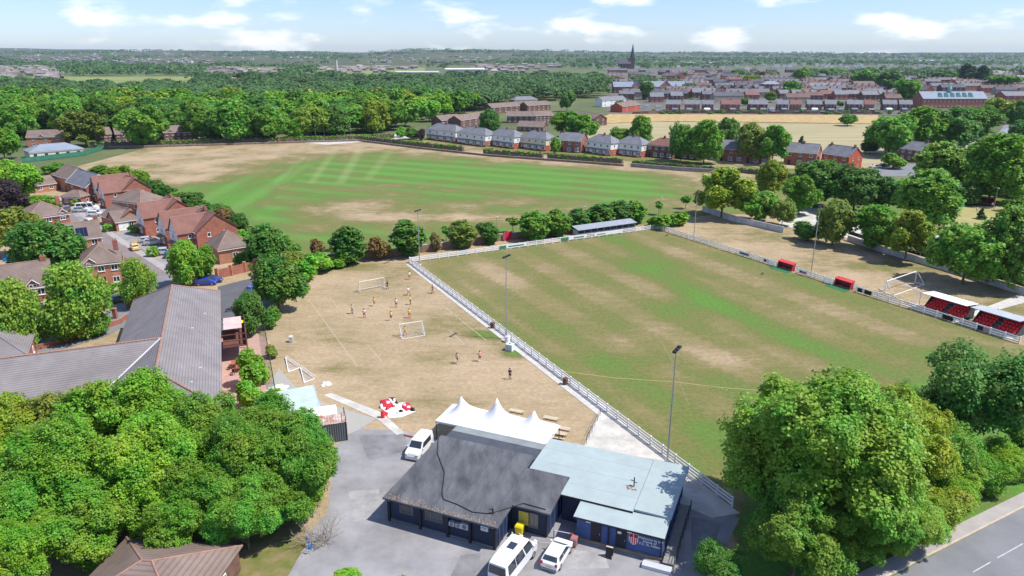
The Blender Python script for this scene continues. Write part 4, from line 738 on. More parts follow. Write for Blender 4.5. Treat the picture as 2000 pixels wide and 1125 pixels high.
for (x,y,s,lab) in [(545,758,1.3,'white plastic sheeting heap by the shed, larger one on the left'),(637,751,.9,'white plastic sheet crumpled on the dry grass above the concrete path'),(527,763,.7,'small white rubbish bag at the hedge end behind the shed')]:
    rr=random.Random(x); t=thing('plastic_sheet',lab,'plastic sheet',W(x,y)); n=14; vs=[];
    for j,(f,z) in enumerate(((1,.02),(.75,.22),(.4,.36))):
        for i in range(n): k=2*math.pi*i/n; r_=s*f*rr.uniform(.7,1.15); vs.append((math.cos(k)*r_,math.sin(k)*r_*.8,z*rr.uniform(.6,1.3)))
    vs.append((0,0,.35)); MB().add(vs,[(j*n+i,j*n+(i+1)%n,(j+1)*n+(i+1)%n,(j+1)*n+i) for j in range(2) for i in range(n)]+[(2*n+i,2*n+(i+1)%n,3*n) for i in range(n)]).build('sheet',WHITE,t)
# sheds and container at the left of the yard
def corr(p00,p10,p11,p01,n,amp=.04):
    p00,p10,p11,p01=map(Vector,(p00,p10,p11,p01)); nn=(p10-p00).cross(p01-p00).normalized(); vs=[]
    for i in range(2*n+1):
        t=i/(2*n); o=nn*(amp if i%2 else -amp); vs+=[p00.lerp(p10,t)+o,p01.lerp(p11,t)+o]
    return MB().add(vs,[(2*i,2*i+2,2*i+3,2*i+1) for i in range(2*n)])
s0=W(611,752,2.3);s1=W(628,812,2.3);s2=W(536,767,2.3)
ux=(s1-s0); lx=ux.length; rz=math.atan2(ux.y,ux.x); uy=Vector((-math.sin(rz),math.cos(rz),0)); dep=(s2-s0).dot(uy)
sh=thing('sheet_roofed_shed','long shed with pale green corrugated sheet roof at the edge of the yard','shed',Vector((s0.x,s0.y,0)),rz); sgn=1 if dep>0 else -1; dp=abs(dep)
MB().box(.1,lx-.1,*sorted((sgn*.1,sgn*(dp-.1))),0,2.05).build('wall',mat('shed_wall',(0.42,0.43,0.42),0.85,0.15,.8),sh)
for k in range(6): corr((0,sgn*k*dp/6,2.3-.03*k),(lx,sgn*k*dp/6,2.3-.03*k),(lx,sgn*(k+1)*dp/6,2.27-.03*k),(0,sgn*(k+1)*dp/6,2.27-.03*k),14,.025).build('roof_sheet',CORR,sh)
MB().box(-.05,lx+.05,*sorted((-sgn*.12,-sgn*.02)),2.1,2.33).build('fascia',mat('pale_blue_fascia',(0.45,0.58,0.62),0.7),sh)
c0=W(628,868);c1=W(680,860); ux=c1-c0; lx=ux.length; rz=math.atan2(ux.y,ux.x)
ct=thing('storage_container','dark grey corrugated container with white and rusty top, beside the yard trees','container',c0,rz); corr((-2.6,0,.1),(lx,0,.1),(lx,0,2.4),(-2.6,0,2.4),22,.03).build('front_side',CONT,ct); MB().box(-2.58,lx-.04,.05,2.4,.1,2.38).build('box',CONT,ct)
corr((-2.6,0,2.46),(lx,0,2.46),(lx,2.45,2.46),(-2.6,2.45,2.46),18,.02).build('roof_sheet',RUST,ct)
for x in (lx-.1,): MB().tube((x,0,0),(x,0,3.2),.05).tube((x,2.4,0),(x,2.4,3.2),.05).tube((x,0,3.2),(x,2.4,3.0),.04).build('frame_post',BLACKM,ct)
ws=thing('white_roof_shed','low shed with bright white roof behind the container','shed',W(625,848),rz); MB().box(-1.8,2.1,0,2.4,0,2.0).build('wall',GREYL,ws); slab([(-2.1,-.15,2.25),(2.25,-.15,2.25),(2.25,2.5,2.4),(-2.1,2.5,2.4)],.08).build('roof',WHITE,ws)
t=thing('blue_bin','bright blue wheeled bin between the white shed roof and slab','bin',W(640,815)); MB().box(-.3,.3,-.3,.3,.08,1.1).build('body',BLUEP,t); MB().box(-.34,.34,-.34,.34,1.1,1.2).build('lid',BLUEP,t)
t=thing('timber_post','weathered timber pole rising from the dead bush at the car park edge','pole',W(612,1010)); MB().tube((0,0,0),(-.1,0,6.5),.11,.08).build('pole',mat('grey_timber',(0.3,0.27,0.23),0.9),t); MB().box(-.35,.25,-.05,.05,6.0,6.12).build('crossarm',BLACKM,t)
t=thing('red_kerb_beam','faded red timber beam on the ground at the back of the white van','beam',W(790,851),R(-22)); MB().box(0,2.6,-.1,.1,0,.18).build('beam',mat('faded_red_timber',(0.4,0.1,0.08),0.8),t); MB().box(-.02,.0,-.09,.09,.01,.17).build('end_cap',WOODD,t)
# ================================================================== LARGE TILED BUILDING (left)
BO=Vector((-33.52,73.5,0)); BA=R(111.46); BX=Vector((math.cos(BA),math.sin(BA),0)); BY=Vector((-math.sin(BA),math.cos(BA),0))
bb=thing('large_tiled_building','large L-shaped building with grey-brown tiled hipped roofs, left of the training area','building',BO,BA)
MB().box(.5,44.2,.5,12.7,0,5.1).build('wall',BRICKO,bb); MB().box(8.7,20.9,12.7,48,0,5.1).build('wing_wall',BRICKO,bb)
def roofmesh(vs,fs): return MB().add(vs,fs)
E1,E2=5.15,9.0
v=[(-.3,-.1,E1),(44.7,-.1,E1),(44.7,13.3,E1),(-.3,13.3,E1),(4.0,6.6,E2),(38.2,6.6,E2)]
roofmesh(v+[(a_,b_,c_-.25) for a_,b_,c_ in v[:4]],[(0,1,5,4),(2,3,4,5),(1,2,5),(3,0,4),(6,9,8,7),(0,6,7,1),(1,7,8,2),(2,8,9,3),(3,9,6,0)]).build('main_roof',TILEG,bb)
v=[(8.2,10.2,E1+.02),(8.2,48.3,E1+.02),(21.4,48.3,E1+.02),(21.4,10.2,E1+.02),(14.8,6.62,E2-.01),(14.8,44,E2-.01)]
roofmesh(v,[(1,0,4,5),(3,2,5,4),(2,1,5)]).build('wing_roof',TILEG,bb)
def ridge(p,q,name='ridge_tiles'):
    p,q=Vector(p),Vector(q); n=max(2,int((q-p).length/.45)); mb=MB()
    for k in range(n): mb.tube(p.lerp(q,k/n),p.lerp(q,(k+.93)/n),.15,.14,n=6)
    return mb.build(name,RIDGE,bb)
ridge((4,6.6,E2),(38.2,6.6,E2)); ridge((4,6.6,E2),(-.3,-.1,E1)); ridge((4,6.6,E2),(-.3,13.3,E1)); ridge((38.2,6.6,E2),(44.7,-.1,E1)); ridge((38.2,6.6,E2),(44.7,13.3,E1)); ridge((14.8,6.8,E2),(14.8,44,E2))
MB().tube((14.8,6.7,E2+.02),(8.3,13.3,E1+.06),.12,n=5).build('valley_flashing',GREYL,bb)
for u in (6,11,27,33,39): 
    for z in (1.0,3.5): window(bb,1.4,1.2,(u,.5,z),0,bars=1)
for u,v_ in ((9,2.2),(4,3),(30,2),(22,3.4)): MB().box(u-.15,u+.15,v_-.15,v_+.15,E1+(v_/6.6)*3.85-.05,E1+(v_/6.6)*3.85+.16).build('roof_vent',GREYL,bb)
bc=thing('timber_balcony','two-storey dark timber balcony on the right side of the tiled building','balcony',BO+BX*24.8+BY*(-.05),BA)
for z in (2.6,): MB().box(0,7.6,-3.4,-.02,z-.15,z).build('deck',WOODD,bc)
for u in (.05,2.5,5,7.5):
    MB().box(u-.07,u+.07,-3.4,-3.26,0,4.5).build('post',WOODD,bc)
for z in (3.55,4.5): MB().box(0,7.6,-3.42,-3.3,z-.12,z).build('beam',WOODD,bc)
for u in (.05,7.5):
    for z in (3.55,4.5): MB().box(u-.06,u+.06,-3.29,-.02,z-.12,z).build('side_beam',WOODD,bc)
MB().box(.15,2.35,-3.38,-3.34,2.62,3.42).build('front_screen',mat('maroon_panel',(0.09,0.02,0.025),0.7),bc)
for u in (2.57,5.1): MB().box(u,u+2.3,-3.38,-3.35,2.65,3.4).build('glass_panel',GLASS,bc)
MB().box(2.2,7.4,-2.9,-.3,4.52,4.58).build('slat_cover',mat('striped_awning',(0.6,0.45,0.42),0.8),bc)
t=thing('parasol','small yellow parasol on the upper timber balcony','parasol',BO+BX*30.6+BY*(-2.6)+Vector((0,0,2.6))); MB().tube((0,0,0),(0,0,1.9),.025).build('pole',GREYL,t); MB().tube((0,0,1.6),(0,0,2.1),.8,.03,8).build('canopy',YELLOW,t)
for (u,v_,lab) in [(21.5,-2.0,'wooden table set on the paved terrace nearest the balcony'),(23.2,-1.4,'dark table under the edge of the timber balcony')]:
    t=thing('patio_table',lab,'table',BO+BX*u+BY*v_,BA)
    MB().box(-.8,.8,-.45,.45,.7,.76).build('tabletop',mat('orange_wood',(0.35,0.12,0.06),0.6),t)
    for x in (-.7,.7):
        for y in (-.38,.38): MB().box(x-.04,x+.04,y-.04,y+.04,0,.7).build('leg',WOODD,t)
for i,(u,v_,lab) in enumerate([(21.4,-2.9,'wooden patio bench on the near side of the terrace table'),(24.2,-2.4,'dark patio chair farthest along under the balcony'),(22.4,-.6,'dark patio chair between table and building wall'),(20.2,-1.0,'dark red patio chair at the near end of the terrace')]):
    t=thing('patio_chair',lab,'chair',BO+BX*u+BY*v_,BA+i*1.3); w2=.7 if i==0 else .25
    MB().box(-w2,w2,-.22,.22,.4,.45).build('seat',WOODD,t); MB().box(-w2,w2,.19,.24,.451,.9).build('backrest',WOODD,t)
    for x in (-w2+.05,w2-.05):
        for y in (-.18,.18): MB().box(x-.03,x+.03,y-.03,y+.03,0,.4).build('leg',WOODD,t)
gf=thing('green_mesh_fence','green mesh boundary fence between tiled building and training area','fence',BO+BX*8+BY*(-6.3),BA)
for k in range(13):
    MB().tube((k*2.4,0,0),(k*2.4,0,2.0),.035).build('post',GREENF,gf)
    if k<12:
        mb=MB()
        for z in np.linspace(.1,1.9,10): mb.tube((k*2.4,0,z),(k*2.4+2.4,0,z),.012,n=3)
        for x in np.linspace(.15,2.25,15): mb.tube((k*2.4+x,0,.05),(k*2.4+x,0,1.95),.012,n=3)
        mb.build('mesh_panel',GREENF,gf)
wl=thing('garden_wall','curved low red brick wall in front of the tiled wing','wall',W(60,688)); P=[W(*p)-W(60,688) for p in ((60,688),(130,668),(185,650),(235,632),(250,622))]
for p,q in zip(P,P[1:]):
    d=q-p; n=Vector((-d.y,d.x,0)).normalized()*.12; MB().prism([p-n,q-n,q+n,p+n],0,.8).build('wall_section',BRICK,wl); n*=1.3; MB().prism([p-n,q-n,q+n,p+n],.803,.88).build('coping',RIDGE,wl)
for (x,y) in ((226,622),(252,600)):
    t=thing('brick_pier','red brick gate pier %s the garden wall'%('at the right end of' if x<240 else 'standing behind'),'pier',W(x,y)); MB().box(-.3,.3,-.3,.3,0,1.8).build('pier',BRICK,t); MB().box(-.36,.36,-.36,.36,1.8,1.9).build('cap',RIDGE,t)
yw=thing('yard_wall','red brick wall with dark panels behind the rear car park','wall',W(425,545),0); q=W(505,525)-W(425,545); d=q.normalized(); n=Vector((-d.y,d.x,0))*.12
MB().prism([-n,q-n,q+n,n],0,1.9).build('wall',BRICK,yw)
for f in (.0,.33,.66,1.): p=q*f; MB().box(p.x-.3,p.x+.3,p.y-.3,p.y+.3,0,2.3).build('pier',BRICKO,yw)
# adjoining roof at the far left and roof at the bottom edge
def house(a,b,d,he,hr,roof,wm,rm,label,nb=3,st=2,upper=None,chim=(),bay=0,group=None,cat='house',name='house',oh=.3,dr=True,sidewin=1,ridge_col=True,winh=1.15,winw=1.2,frame=WHITE_UPVC,dormer=(),doorx=.5,hipf=.5,fascia=False,skirt=False):
    a=Vector((a.x,a.y,0)); b=Vector((b.x,b.y,0)); ax=b-a; w_=ax.length; rz=math.atan2(ax.y,ax.x); t=thing(name,label,cat,a,rz,group); hs=he/st
    if upper: MB().box(0,w_,0,d,0,hs).build('lower_wall',wm,t); base=hs; um=upper; e=.015
    else: base=0; um=wm; e=0
    mb=MB().box(-e,w_+e,-e,d+e,base,he)
    if roof=='gx': mb.add([(0,0,he),(0,d,he),(0,d/2,hr-.12),(w_,0,he),(w_,d,he),(w_,d/2,hr-.12)],[(1,0,2),(3,4,5)])
    elif roof=='gy': mb.add([(0,0,he),(w_,0,he),(w_/2,0,hr-.12),(0,d,he),(w_,d,he),(w_/2,d,hr-.12)],[(0,1,2),(4,3,5)])
    mb.build('upper_wall' if upper else 'wall',um,t)
    k=.12
    if roof=='gx':
        s=(hr-he)/(d/2); z0=he-oh*s
        for nm,y0 in (('roof_slope',-oh),('roof_slope',d+oh)): slab([(-oh,y0,z0),(w_+oh,y0,z0),(w_+oh,d/2,hr),(-oh,d/2,hr)] if y0<0 else [(w_+oh,y0,z0),(-oh,y0,z0),(-oh,d/2,hr),(w_+oh,d/2,hr)],k).build(nm,rm,t)
        if ridge_col: MB().tube((-oh,d/2,hr),(w_+oh,d/2,hr),.11,n=6).build('ridge_tiles',RIDGE if rm in (TILEB,TILER) else SLATE,t)
        if fascia:
            for x in (-oh-.02,w_+oh+.02): MB().add([(x-.02,-oh,z0-.1),(x+.02,-oh,z0-.1),(x+.02,d/2,hr-.1),(x-.02,d/2,hr-.1),(x-.02,-oh,z0+.1),(x+.02,-oh,z0+.1),(x+.02,d/2,hr+.1),(x-.02,d/2,hr+.1),(x-.02,d+oh,z0-.1),(x+.02,d+oh,z0-.1),(x+.02,d+oh,z0+.1),(x-.02,d+oh,z0+.1)],[(0,1,2,3),(4,7,6,5),(0,3,7,4),(1,5,6,2),(3,2,9,8),(7,11,10,6),(3,8,11,7),(2,6,10,9)]).build('bargeboard',WHITE_UPVC,t)
    elif roof=='gy':
        s=(hr-he)/(w_/2); z0=he-oh*s
        slab([(-oh,-oh,z0),(w_/2,-oh,hr),(w_/2,d+oh,hr),(-oh,d+oh,z0)],k).build('roof_slope',rm,t); slab([(w_/2,-oh,hr),(w_+oh,-oh,z0),(w_+oh,d+oh,z0),(w_/2,d+oh,hr)],k).build('roof_slope',rm,t)
        if ridge_col: MB().tube((w_/2,-oh,hr),(w_/2,d+oh,hr),.11,n=6).build('ridge_tiles',RIDGE if rm in (TILEB,TILER) else SLATE,t)
    elif roof=='hip':
        m_=min(d,w_)*hipf; long_x=w_>=d
        R0,R1=((m_,d/2,hr),(w_-m_,d/2,hr)) if long_x else ((w_/2,m_,hr),(w_/2,d-m_,hr))
        if (Vector(R1)-Vector(R0)).length<.3: R1=(R0[0]+.3,R0[1],R0[2])
        v=[(-oh,-oh,he-.05),(w_+oh,-oh,he-.05),(w_+oh,d+oh,he-.05),(-oh,d+oh,he-.05),R0,R1]; v+=[(x,y,z-.12) for x,y,z in v[:4]]
        F=[(0,1,5,4),(1,2,5),(2,3,4,5),(3,0,4)] if long_x else [(0,1,4),(1,2,5,4),(2,3,5),(3,0,4,5)]
        MB().add(v,F+[(6,9,8,7),(0,6,7,1),(1,7,8,2),(2,8,9,3),(3,9,6,0)]).build('roof',rm,t)
        if ridge_col:
            rm_=RIDGE if rm in (TILEB,TILER) else SLATE; mb=MB(); mb.tube(R0,R1,.1,n=6)
            for c_,r_ in ((v[0],R0),(v[3],R0 if long_x else R1),(v[1],R1 if long_x else R0),(v[2],R1)): mb.tube(c_,r_,.09,n=6)
            mb.build('ridge_tiles',rm_,t)
    if he>3 or st==1: MB().box(-oh*.8,w_+oh*.8,-oh-.08,-oh+.02,he-.3-oh*.3,he-.17-oh*.3).build('gutter',WHITE_UPVC if wm is not STONE else BLACKM,t)
    for s_ in range(st):
        z=s_*hs+hs*.33
        for i in range(nb):
            x=w_*(i+.5)/nb
            if s_==0 and dr and nb>1 and abs((i+.5)/nb-doorx)<.5/nb+.001: door(t,.95,2.05,(x,0,.02),0,m=DARKDOOR); continue
            if s_==0 and bay:
                bm=MB().add([(x-1.1,0,.0),(x-.7,-.7,0),(x+.7,-.7,0),(x+1.1,0,0),(x-1.1,0,hs*.9),(x-.7,-.7,hs*.9),(x+.7,-.7,hs*.9),(x+1.1,0,hs*.9)],[(0,1,5,4),(1,2,6,5),(2,3,7,6),(4,5,6,7)]).build('bay',um if not upper else wm,t); window(bm,1.38,1.55,(x,-.7,z-.2),0,bars=2); [window(bm,.62,1.5,(x+s2_*.9,-.35,z-.2),s2_*R(60),bars=0) for s2_ in (-1,1)]
                MB().add([(x-1.25,.0,hs*.9+.02),(x-.8,-.85,hs*.9+.02),(x+.8,-.85,hs*.9+.02),(x+1.25,0,hs*.9+.02),(x-.9,0,hs*.9+.4),(x+.9,0,hs*.9+.4)],[(0,1,4),(1,2,5,4),(2,3,5),(0,3,2,1)]).build('bay_roof',rm,bm); continue
            window(t,min(winw,w_/nb*.75),winh,(x,-e,z),0,bars=1,frame=frame)
        if sidewin:
            for yy in ([d*.3,d*.7] if d>6 else [d*.5]): window(t,.8,1.0,(w_+e,yy,z),math.pi/2,bars=0,frame=frame)
    if skirt:
        slab([(.1,-.95,hs-.35),(w_-.1,-.95,hs-.35),(w_-.1,-.02,hs+.1),(.1,-.02,hs+.1)],.08).build('porch_roof',SLATE,t); MB().box(.12,w_-.12,-.06,-.003,.75,hs-.36).build('rendered_front',RENDER,t)
    for cx_,cy_ in chim:
        x,y=w_*cx_,d*cy_
        if roof=='gx': zr_=he+(hr-he)*(1-abs(y-d/2)/(d/2))
        elif roof=='gy': zr_=he+(hr-he)*(1-abs(x-w_/2)/(w_/2))
        else: zr_=hr-.5
        c_=MB().box(x-.45,x+.45,y-.3,y+.3,zr_-.8,max(zr_,hr)+.75).build('chimney',BRICK if wm is not BRICKD else BRICKD,t)
        for q in (-.22,.22): MB().tube((x+q,y,max(zr_,hr)+.75),(x+q,y,max(zr_,hr)+1.1),.1,.09,8).build('chimney_pot',RIDGE,c_)
    for xf_ in dormer:
        x=w_*xf_; dm=MB().add([(x-.8,-.05,he-.9),(x+.8,-.05,he-.9),(x+.8,-.05,he+.45),(x,-.05,he+1.15),(x-.8,-.05,he+.45),(x-.8,1.6,he+.45),(x+.8,1.6,he+.45),(x,1.9,he+1.15)],[(0,1,2,3,4)]).build('dormer',wm,t)
        slab([(x-1.0,-.3,he+.32),(x,-.3,he+1.25),(x,2.2,he+1.25),(x-1.0,1.7,he+.32)],.08).build('dormer_roof',rm,dm); slab([(x,-.3,he+1.25),(x+1.0,-.3,he+.32),(x+1.0,1.7,he+.32),(x,2.2,he+1.25)],.08).build('dormer_roof',rm,dm)
        for s_ in (-1,1): MB().tube((x+s_*1.0,-.33,he+.3),(x,-.33,he+1.25),.07,n=5).build('bargeboard',WHITE_UPVC,dm)
        window(dm,1.2,1.1,(x,-.06,he-.75),0,bars=1)
    return t
house(W(-60,712,3),W(50,695,3),9,3.2,5.5,'hip',BRICK,TILEG,'single-storey red brick outbuilding with grey tiled roof at the left edge',2,1,dr=False)
house(Vector((-35.5,44.0,0)),Vector((-25.2,42.9,0)),9.5,2.5,4.5,'hip',BRICKD,TILEB,'brown tiled bungalow roof at the bottom edge below the left trees',3,1,dr=False)
# ================================================================== ESTATE HOUSES
SD=(W(130,410)-W(326,522)); SD=Vector((SD.x,SD.y,0)).normalized(); SN=Vector((SD.y,-SD.x,0))   # SN points away from street, to the right row
def P2(px_,py_): return W(px_,py_)
def gable_wing(o,along,width,depth,he,hr,label,side_m=BRICK):
    # o: corner nearest camera on the street front; front edge runs along the street, ridge perpendicular to it
    a=o+SD*width; b=o
    t=house(a,b,depth,he,hr,'gy',side_m,TILER,label,nb=1,st=2,dr=False,sidewin=1)
    g=MB().add([(.05,-.02,2.4),(width-.05,-.02,2.4),(width-.05,-.02,he),(width/2,-.02,hr-.25),(.05,-.02,he)],[(0,1,2,3,4)]).build('rendered_gable',RENDER,t); window(g,1.1,1.2,(width/2,-.03,he*.6),0,bars=1); slab([(width*.1,-1.1,2.35),(width*.9,-1.1,2.35),(width*.9,.0,2.75),(width*.1,.0,2.75)],.1).build('porch_roof',TILEB,t); window(t,1.5,1.2,(width/2,-.02,.7),0,bars=2)
    return t
oA=P2(352,497); oA2=P2(329,484); oB=P2(286,463); oD=P2(208,409); oD2=P2(193,398)
gable_wing(oA,SD,5.0,9,5.0,8.2,'white-fronted gable house nearest the camera on the right of the street')
gable_wing(oA2,SD,5.0,10,5.0,8.2,'white-fronted gable house, second from the camera on the right of the street')
gable_wing(oB,SD,5.4,10,5.0,8.2,'white-fronted gable house beside the white garage door')
gable_wing(oD,SD,5.2,10,5.0,8.0,'white-fronted gable house behind the white vans'); gable_wing(oD2,SD,5.0,10,5.0,8.0,'white-fronted gable house farthest along the street')
def block(o,w_,d,he,hr,roof,wm,rm,label,**k):   # block whose end faces the camera, front on the street
    return house(o+SD*w_,o,d,he,hr,roof,wm,rm,label,**k)
block(oA+SN*3.6-SD*1.6,8.0,9.5,5.0,8.6,'gx',BRICK,TILER,'red brick house with half-seen brick gable end behind the nearest white gable',chim=((.3,.5),),dr=False)
block(oB+SN*4,7.5,9,5.0,8.3,'gx',BRICK,TILER,'red brick house with red-brown roof behind the garage-side gable',dr=False,chim=((.5,.5),))
block(oD+SN*5,8,8,5.0,8.2,'gx',BRICK,TILER,'red brick house with red-brown roof behind the middle white gables',dr=False,chim=((.6,.5),))
ga=P2(430,517); gb=P2(493,506); house(ga,gb,7.5,3.4,6.6,'hip',BRICKO,TILEB,'brown hip-roofed brick garage block by the rear car park, nearest of the row',1,1,dr=False)
gdh=house(P2(229,452),P2(268,446),7,2.6,4.6,'gx',BRICKO,TILEB,'low brick garage with white door beside the street',2,1,dr=False,sidewin=0)
gd_=MB().box(.5,2.9,-.09,-.01,0.05,2.1).build('garage_door',WHITE,gdh); MB().box(1.6,1.8,-.13,-.09,.9,1.0).build('handle',BLACKM,gd_)
house(P2(200,437),P2(232,450),7,2.6,4.8,'gx',BRICKO,TILEB,'low brown-roofed garage left of the white garage door',1,1,dr=False,sidewin=0)
house(P2(224,425),P2(280,432),8,5.0,7.6,'hip',BRICKO,TILEB,'orange brick house with brown hipped roof between the white gables',3,2)
house(P2(136,384),P2(174,397),8,5,8.4,'gx',BRICK,SLATE,'brick house with dark slate roof and white bargeboards at the far end of the row',2,2,fascia=True); house(P2(110,368),P2(138,376),8,4.8,7.6,'gx',BRICKO,TILEB,'brown-roofed brick house farthest up the estate street',2,2); house(P2(70,378),P2(112,372),7,2.7,4.8,'gx',BRICKO,TILEB,'single-storey brown-roofed garage block at the far left of the estate',2,1,dr=False)
house(P2(122,400),P2(160,402),5,2.6,4.2,'hip',BRICK,TILEB,'low red brick garage with hipped roof beside the silver cars',2,1,dr=False)
house(P2(-30,628),P2(112,606),9,5.0,8.4,'gx',BRICK,TILEB,'red brick house with grey-brown roof and gabled dormer at the left edge',3,2,chim=((.93,.5),),dormer=(.74,),doorx=.15)
house(P2(165,566),P2(243,556),9.5,4.9,7.7,'hip',BRICKO,TILEB,'orange brick house with hipped brown roof and dormer behind the birches',3,2,chim=((.93,.35),),dormer=(.25,),doorx=.5); house(P2(245,545),P2(268,538),5,2.6,4.4,'hip',BRICKO,TILEB,'small brown-roofed brick garage beside the street corner',1,1,dr=False)
hs_=house(P2(120,514),P2(205,503),8.5,5,7.8,'gx',BRICKO,TILEB,'orange brick house with dark solar panels on its roof',3,2,chim=((.96,.6),),dr=False)
wv=(P2(205,503)-P2(120,514)).length
for i,(f0,f1,y0,y1) in enumerate([(.12,.42,.8,3.4),(.45,.72,.3,2.6)]):
    z=lambda y:5+(2.8)*(y/4.25)+.09
    for k in range(3):
        a0=wv*(f0+(f1-f0)*k/3)+.03;a1=wv*(f0+(f1-f0)*(k+1)/3)-.03; slab([(a0,y0,z(y0)),(a1,y0,z(y0)),(a1,y1,z(y1)),(a0,y1,z(y1))],.05).build('solar_panel',SOLAR,hs_)
house(P2(60,462),P2(141,450),10,4.6,7.6,'hip',BRICK,TILEB,'brown-roofed house with brick gable on the left of the far street',3,2,chim=((.9,.5),),dormer=(.85,))
# pavilion with green fence
pv=house(W(60,312),W(165,303),11,3.2,5.6,'hip',CREAM,SLATEB,'cream sports pavilion with blue-grey hipped roof and shuttered windows',5,1,dr=False,frame=BLUE,name='sports_pavilion',cat='pavilion')
pf=thing('palisade_fence','green palisade fence running from the cream pavilion along the dry field','fence',W(165,304)); q=W(205,291)-W(165,304); q0=W(45,318)-W(165,304)
for (a_,b_,n) in ((q0,Vector(),30),(Vector(),q,18)):
    for k in range(n+1): p=a_.lerp(b_,k/n); MB().tube(p,p+Vector((0,0,2.2)),.07,n=4).build('post',GREENF,pf)
    for z in (.4,1.9): MB().tube(a_+Vector((0,0,z)),b_+Vector((0,0,z)),.05,n=4).build('rail',GREENF,pf)
    dd=(b_-a_).normalized(); n=Vector((-dd.y,dd.x,0))*.02; MB().prism([a_-n,b_-n,b_+n,a_+n],.1,2.0).build('mesh_infill',mat('green_infill',(0.05,0.20,0.13),0.8),pf)
# ================================================================== HOUSE ROW BEYOND THE RECREATION GROUND
row=[(834,272,890,279,'semi'),(893,280,948,287,'semi2'),(954,284,1004,291,'semi'),(1015,289,1066,296,'semib'),(1090,296,1134,299,'brick'),(1143,298,1192,305,'semi'),(1201,302,1252,308,'semi'),(1262,306,1313,311,'redroof'),(1318,309,1372,314,'dark'),(1400,314,1452,318,'brickt'),(1452,318,1500,321,'brickt'),(1530,321,1592,326,'brick2'),(1602,325,1655,333,'brick3')]
for i,(x0,y0,x1,y1,k) in enumerate(row):
    a,b=W(x0,y0),W(x1,y1); lab0=ORD[i]+' house from left in the hedge row, '
    d=8.5
    if k.startswith('semi'): house(a,b,d,5.4,8.4,'hip',BRICKB if k!='semi2' else BRICK,SLATE,lab0+'white upper floor over red brick',4,2,upper=RENDER if k!='semib' else CREAM,chim=((.5,.5),),bay=1,doorx=.1,skirt=True)
    elif k=='redroof': house(a,b,d,5.4,8.2,'hip',BRICKD,TILER,lab0+'dark brick under a red hipped roof',4,2,chim=((.5,.5),),bay=1,doorx=.1)
    elif k=='dark': house(a,b,d,5.4,8.2,'hip',BRICKD,TILEB,lab0+'dark walls behind street trees',4,2,chim=((.5,.5),),bay=1,doorx=.1)
    else: house(a,b,d,5.5,8.6,'gx',BRICKB if k=='brick3' else BRICK,SLATE,lab0+'bright red brick with slate gable roof',3,2,chim=((.08,.5),(.92,.5)) if k!='brick2' else ((.5,.5),),bay=1,doorx=.2,fascia=(k=='brick2'))
# ---- sheltered housing and others behind the row
G2='dark low flats behind the white houses'
for i,(x0,y0,x1,y1,rm,lab) in enumerate([(862,250,902,246,TILEB,'dark brick flats with brown roof, leftmost in front of the wood'),(900,250,958,240,TILEB,'long dark brick flats with solar panels on the roof'),(960,222,1015,218,TILEB,'long low dark flats in the back row, left one'),(990,240,1045,240,TILEB,'long low dark flats in the front row, left one'),(1030,218,1075,215,TILEB,'long low dark flats in the back row, right one'),(1045,240,1082,238,TILEB,'long low dark flats in the front row, right one'),(1010,256,1060,258,TILEB,'low brown-roofed building with a white gable just behind the row'),(1005,206,1050,204,SLATE,'pale brick lodge with grey hipped roof at the edge of the wood'),(1118,238,1160,246,TILEB,'dark brick house at the left end of the meadow')]):
    house(W(x0,y0),W(x1,y1),9,4.6 if i!=6 else 3,7.0 if i!=6 else 5.5,'gx' if i not in (7,) else 'hip',BRICKD if i!=7 else mat('buff_brick',(0.36,0.29,0.22),.9),rm,lab,5,2 if i!=6 else 1,dr=False,group=G2,cat='flats' if i<6 else 'house')
for (x0,y0,x1,y1,d,he,hr,rf,wm,rm,nb,lab) in [(1176,209,1222,206,8,5.5,8,'gx',RENDER,SLATE,4,'white rendered houses with pointed gables beside the wood edge'),(1215,220,1250,215,10,4.5,7,'gx',BRICKB,TILEB,2,'low red brick house with striped grey and red roofs left of the meadow top'),(1754,312,1795,318,9,5.2,8,'gx',BRICKD,SLATE,3,'grey-roofed house behind the parked cars of the side road'),(1935,290,1985,312,11,6.5,10,'gx',RENDER,GREYL,3,'large white rendered house with pale roof at the right edge'),(1845,286,1885,290,9,5.5,8.5,'gx',mat('cream_wall',(0.55,0.5,0.4),.9),SLATE,2,'cream house with slate roof and brick chimney among the right-hand trees'),
  (1880,372,1925,378,10,5.8,9,'gx',BRICKB,SLATE,3,'red brick terrace house left of the silver car, behind the bowls shelter'),(1925,378,1965,384,10,5.8,9,'gx',BRICK,SLATE,3,'red brick terrace house with white bays behind the bowls shelter'),(1968,386,2030,396,10,5.8,9,'gx',BRICK,SLATE,3,'red brick terrace house at the right edge above the bowling green'),(1975,330,2040,345,10,5.8,9,'gx',BRICKO,SLATE,3,'brick house with dark roof at the right edge, partly behind trees'),(1855,350,1890,356,9,5.5,8.5,'gx',BRICKO,SLATE,2,'orange brick house end seen between the right-hand trees')]:
    house(W(x0,y0),W(x1,y1),d,he,hr,rf,wm,rm,lab,nb,2,chim=((.1,.5),(.9,.5)),dr=False,bay=1 if 'terrace' in lab else 0)
bs=thing('bowls_shelter','open-fronted red shelter with dark interior beside the bowling green','shelter',W(1882,398)); q=W(1940,404)-W(1882,398); bs.rotation_euler=(0,0,math.atan2(q.y,q.x)); ln=q.length
MB().box(0,ln,2.4,2.5,0,2.4).build('back_wall',mat('dark_boards',(0.05,0.035,0.03),.8),bs); slab([(-.3,-.3,2.7),(ln+.3,-.3,2.7),(ln+.3,2.6,2.45),(-.3,2.6,2.45)],.15).build('roof',WOODD,bs)
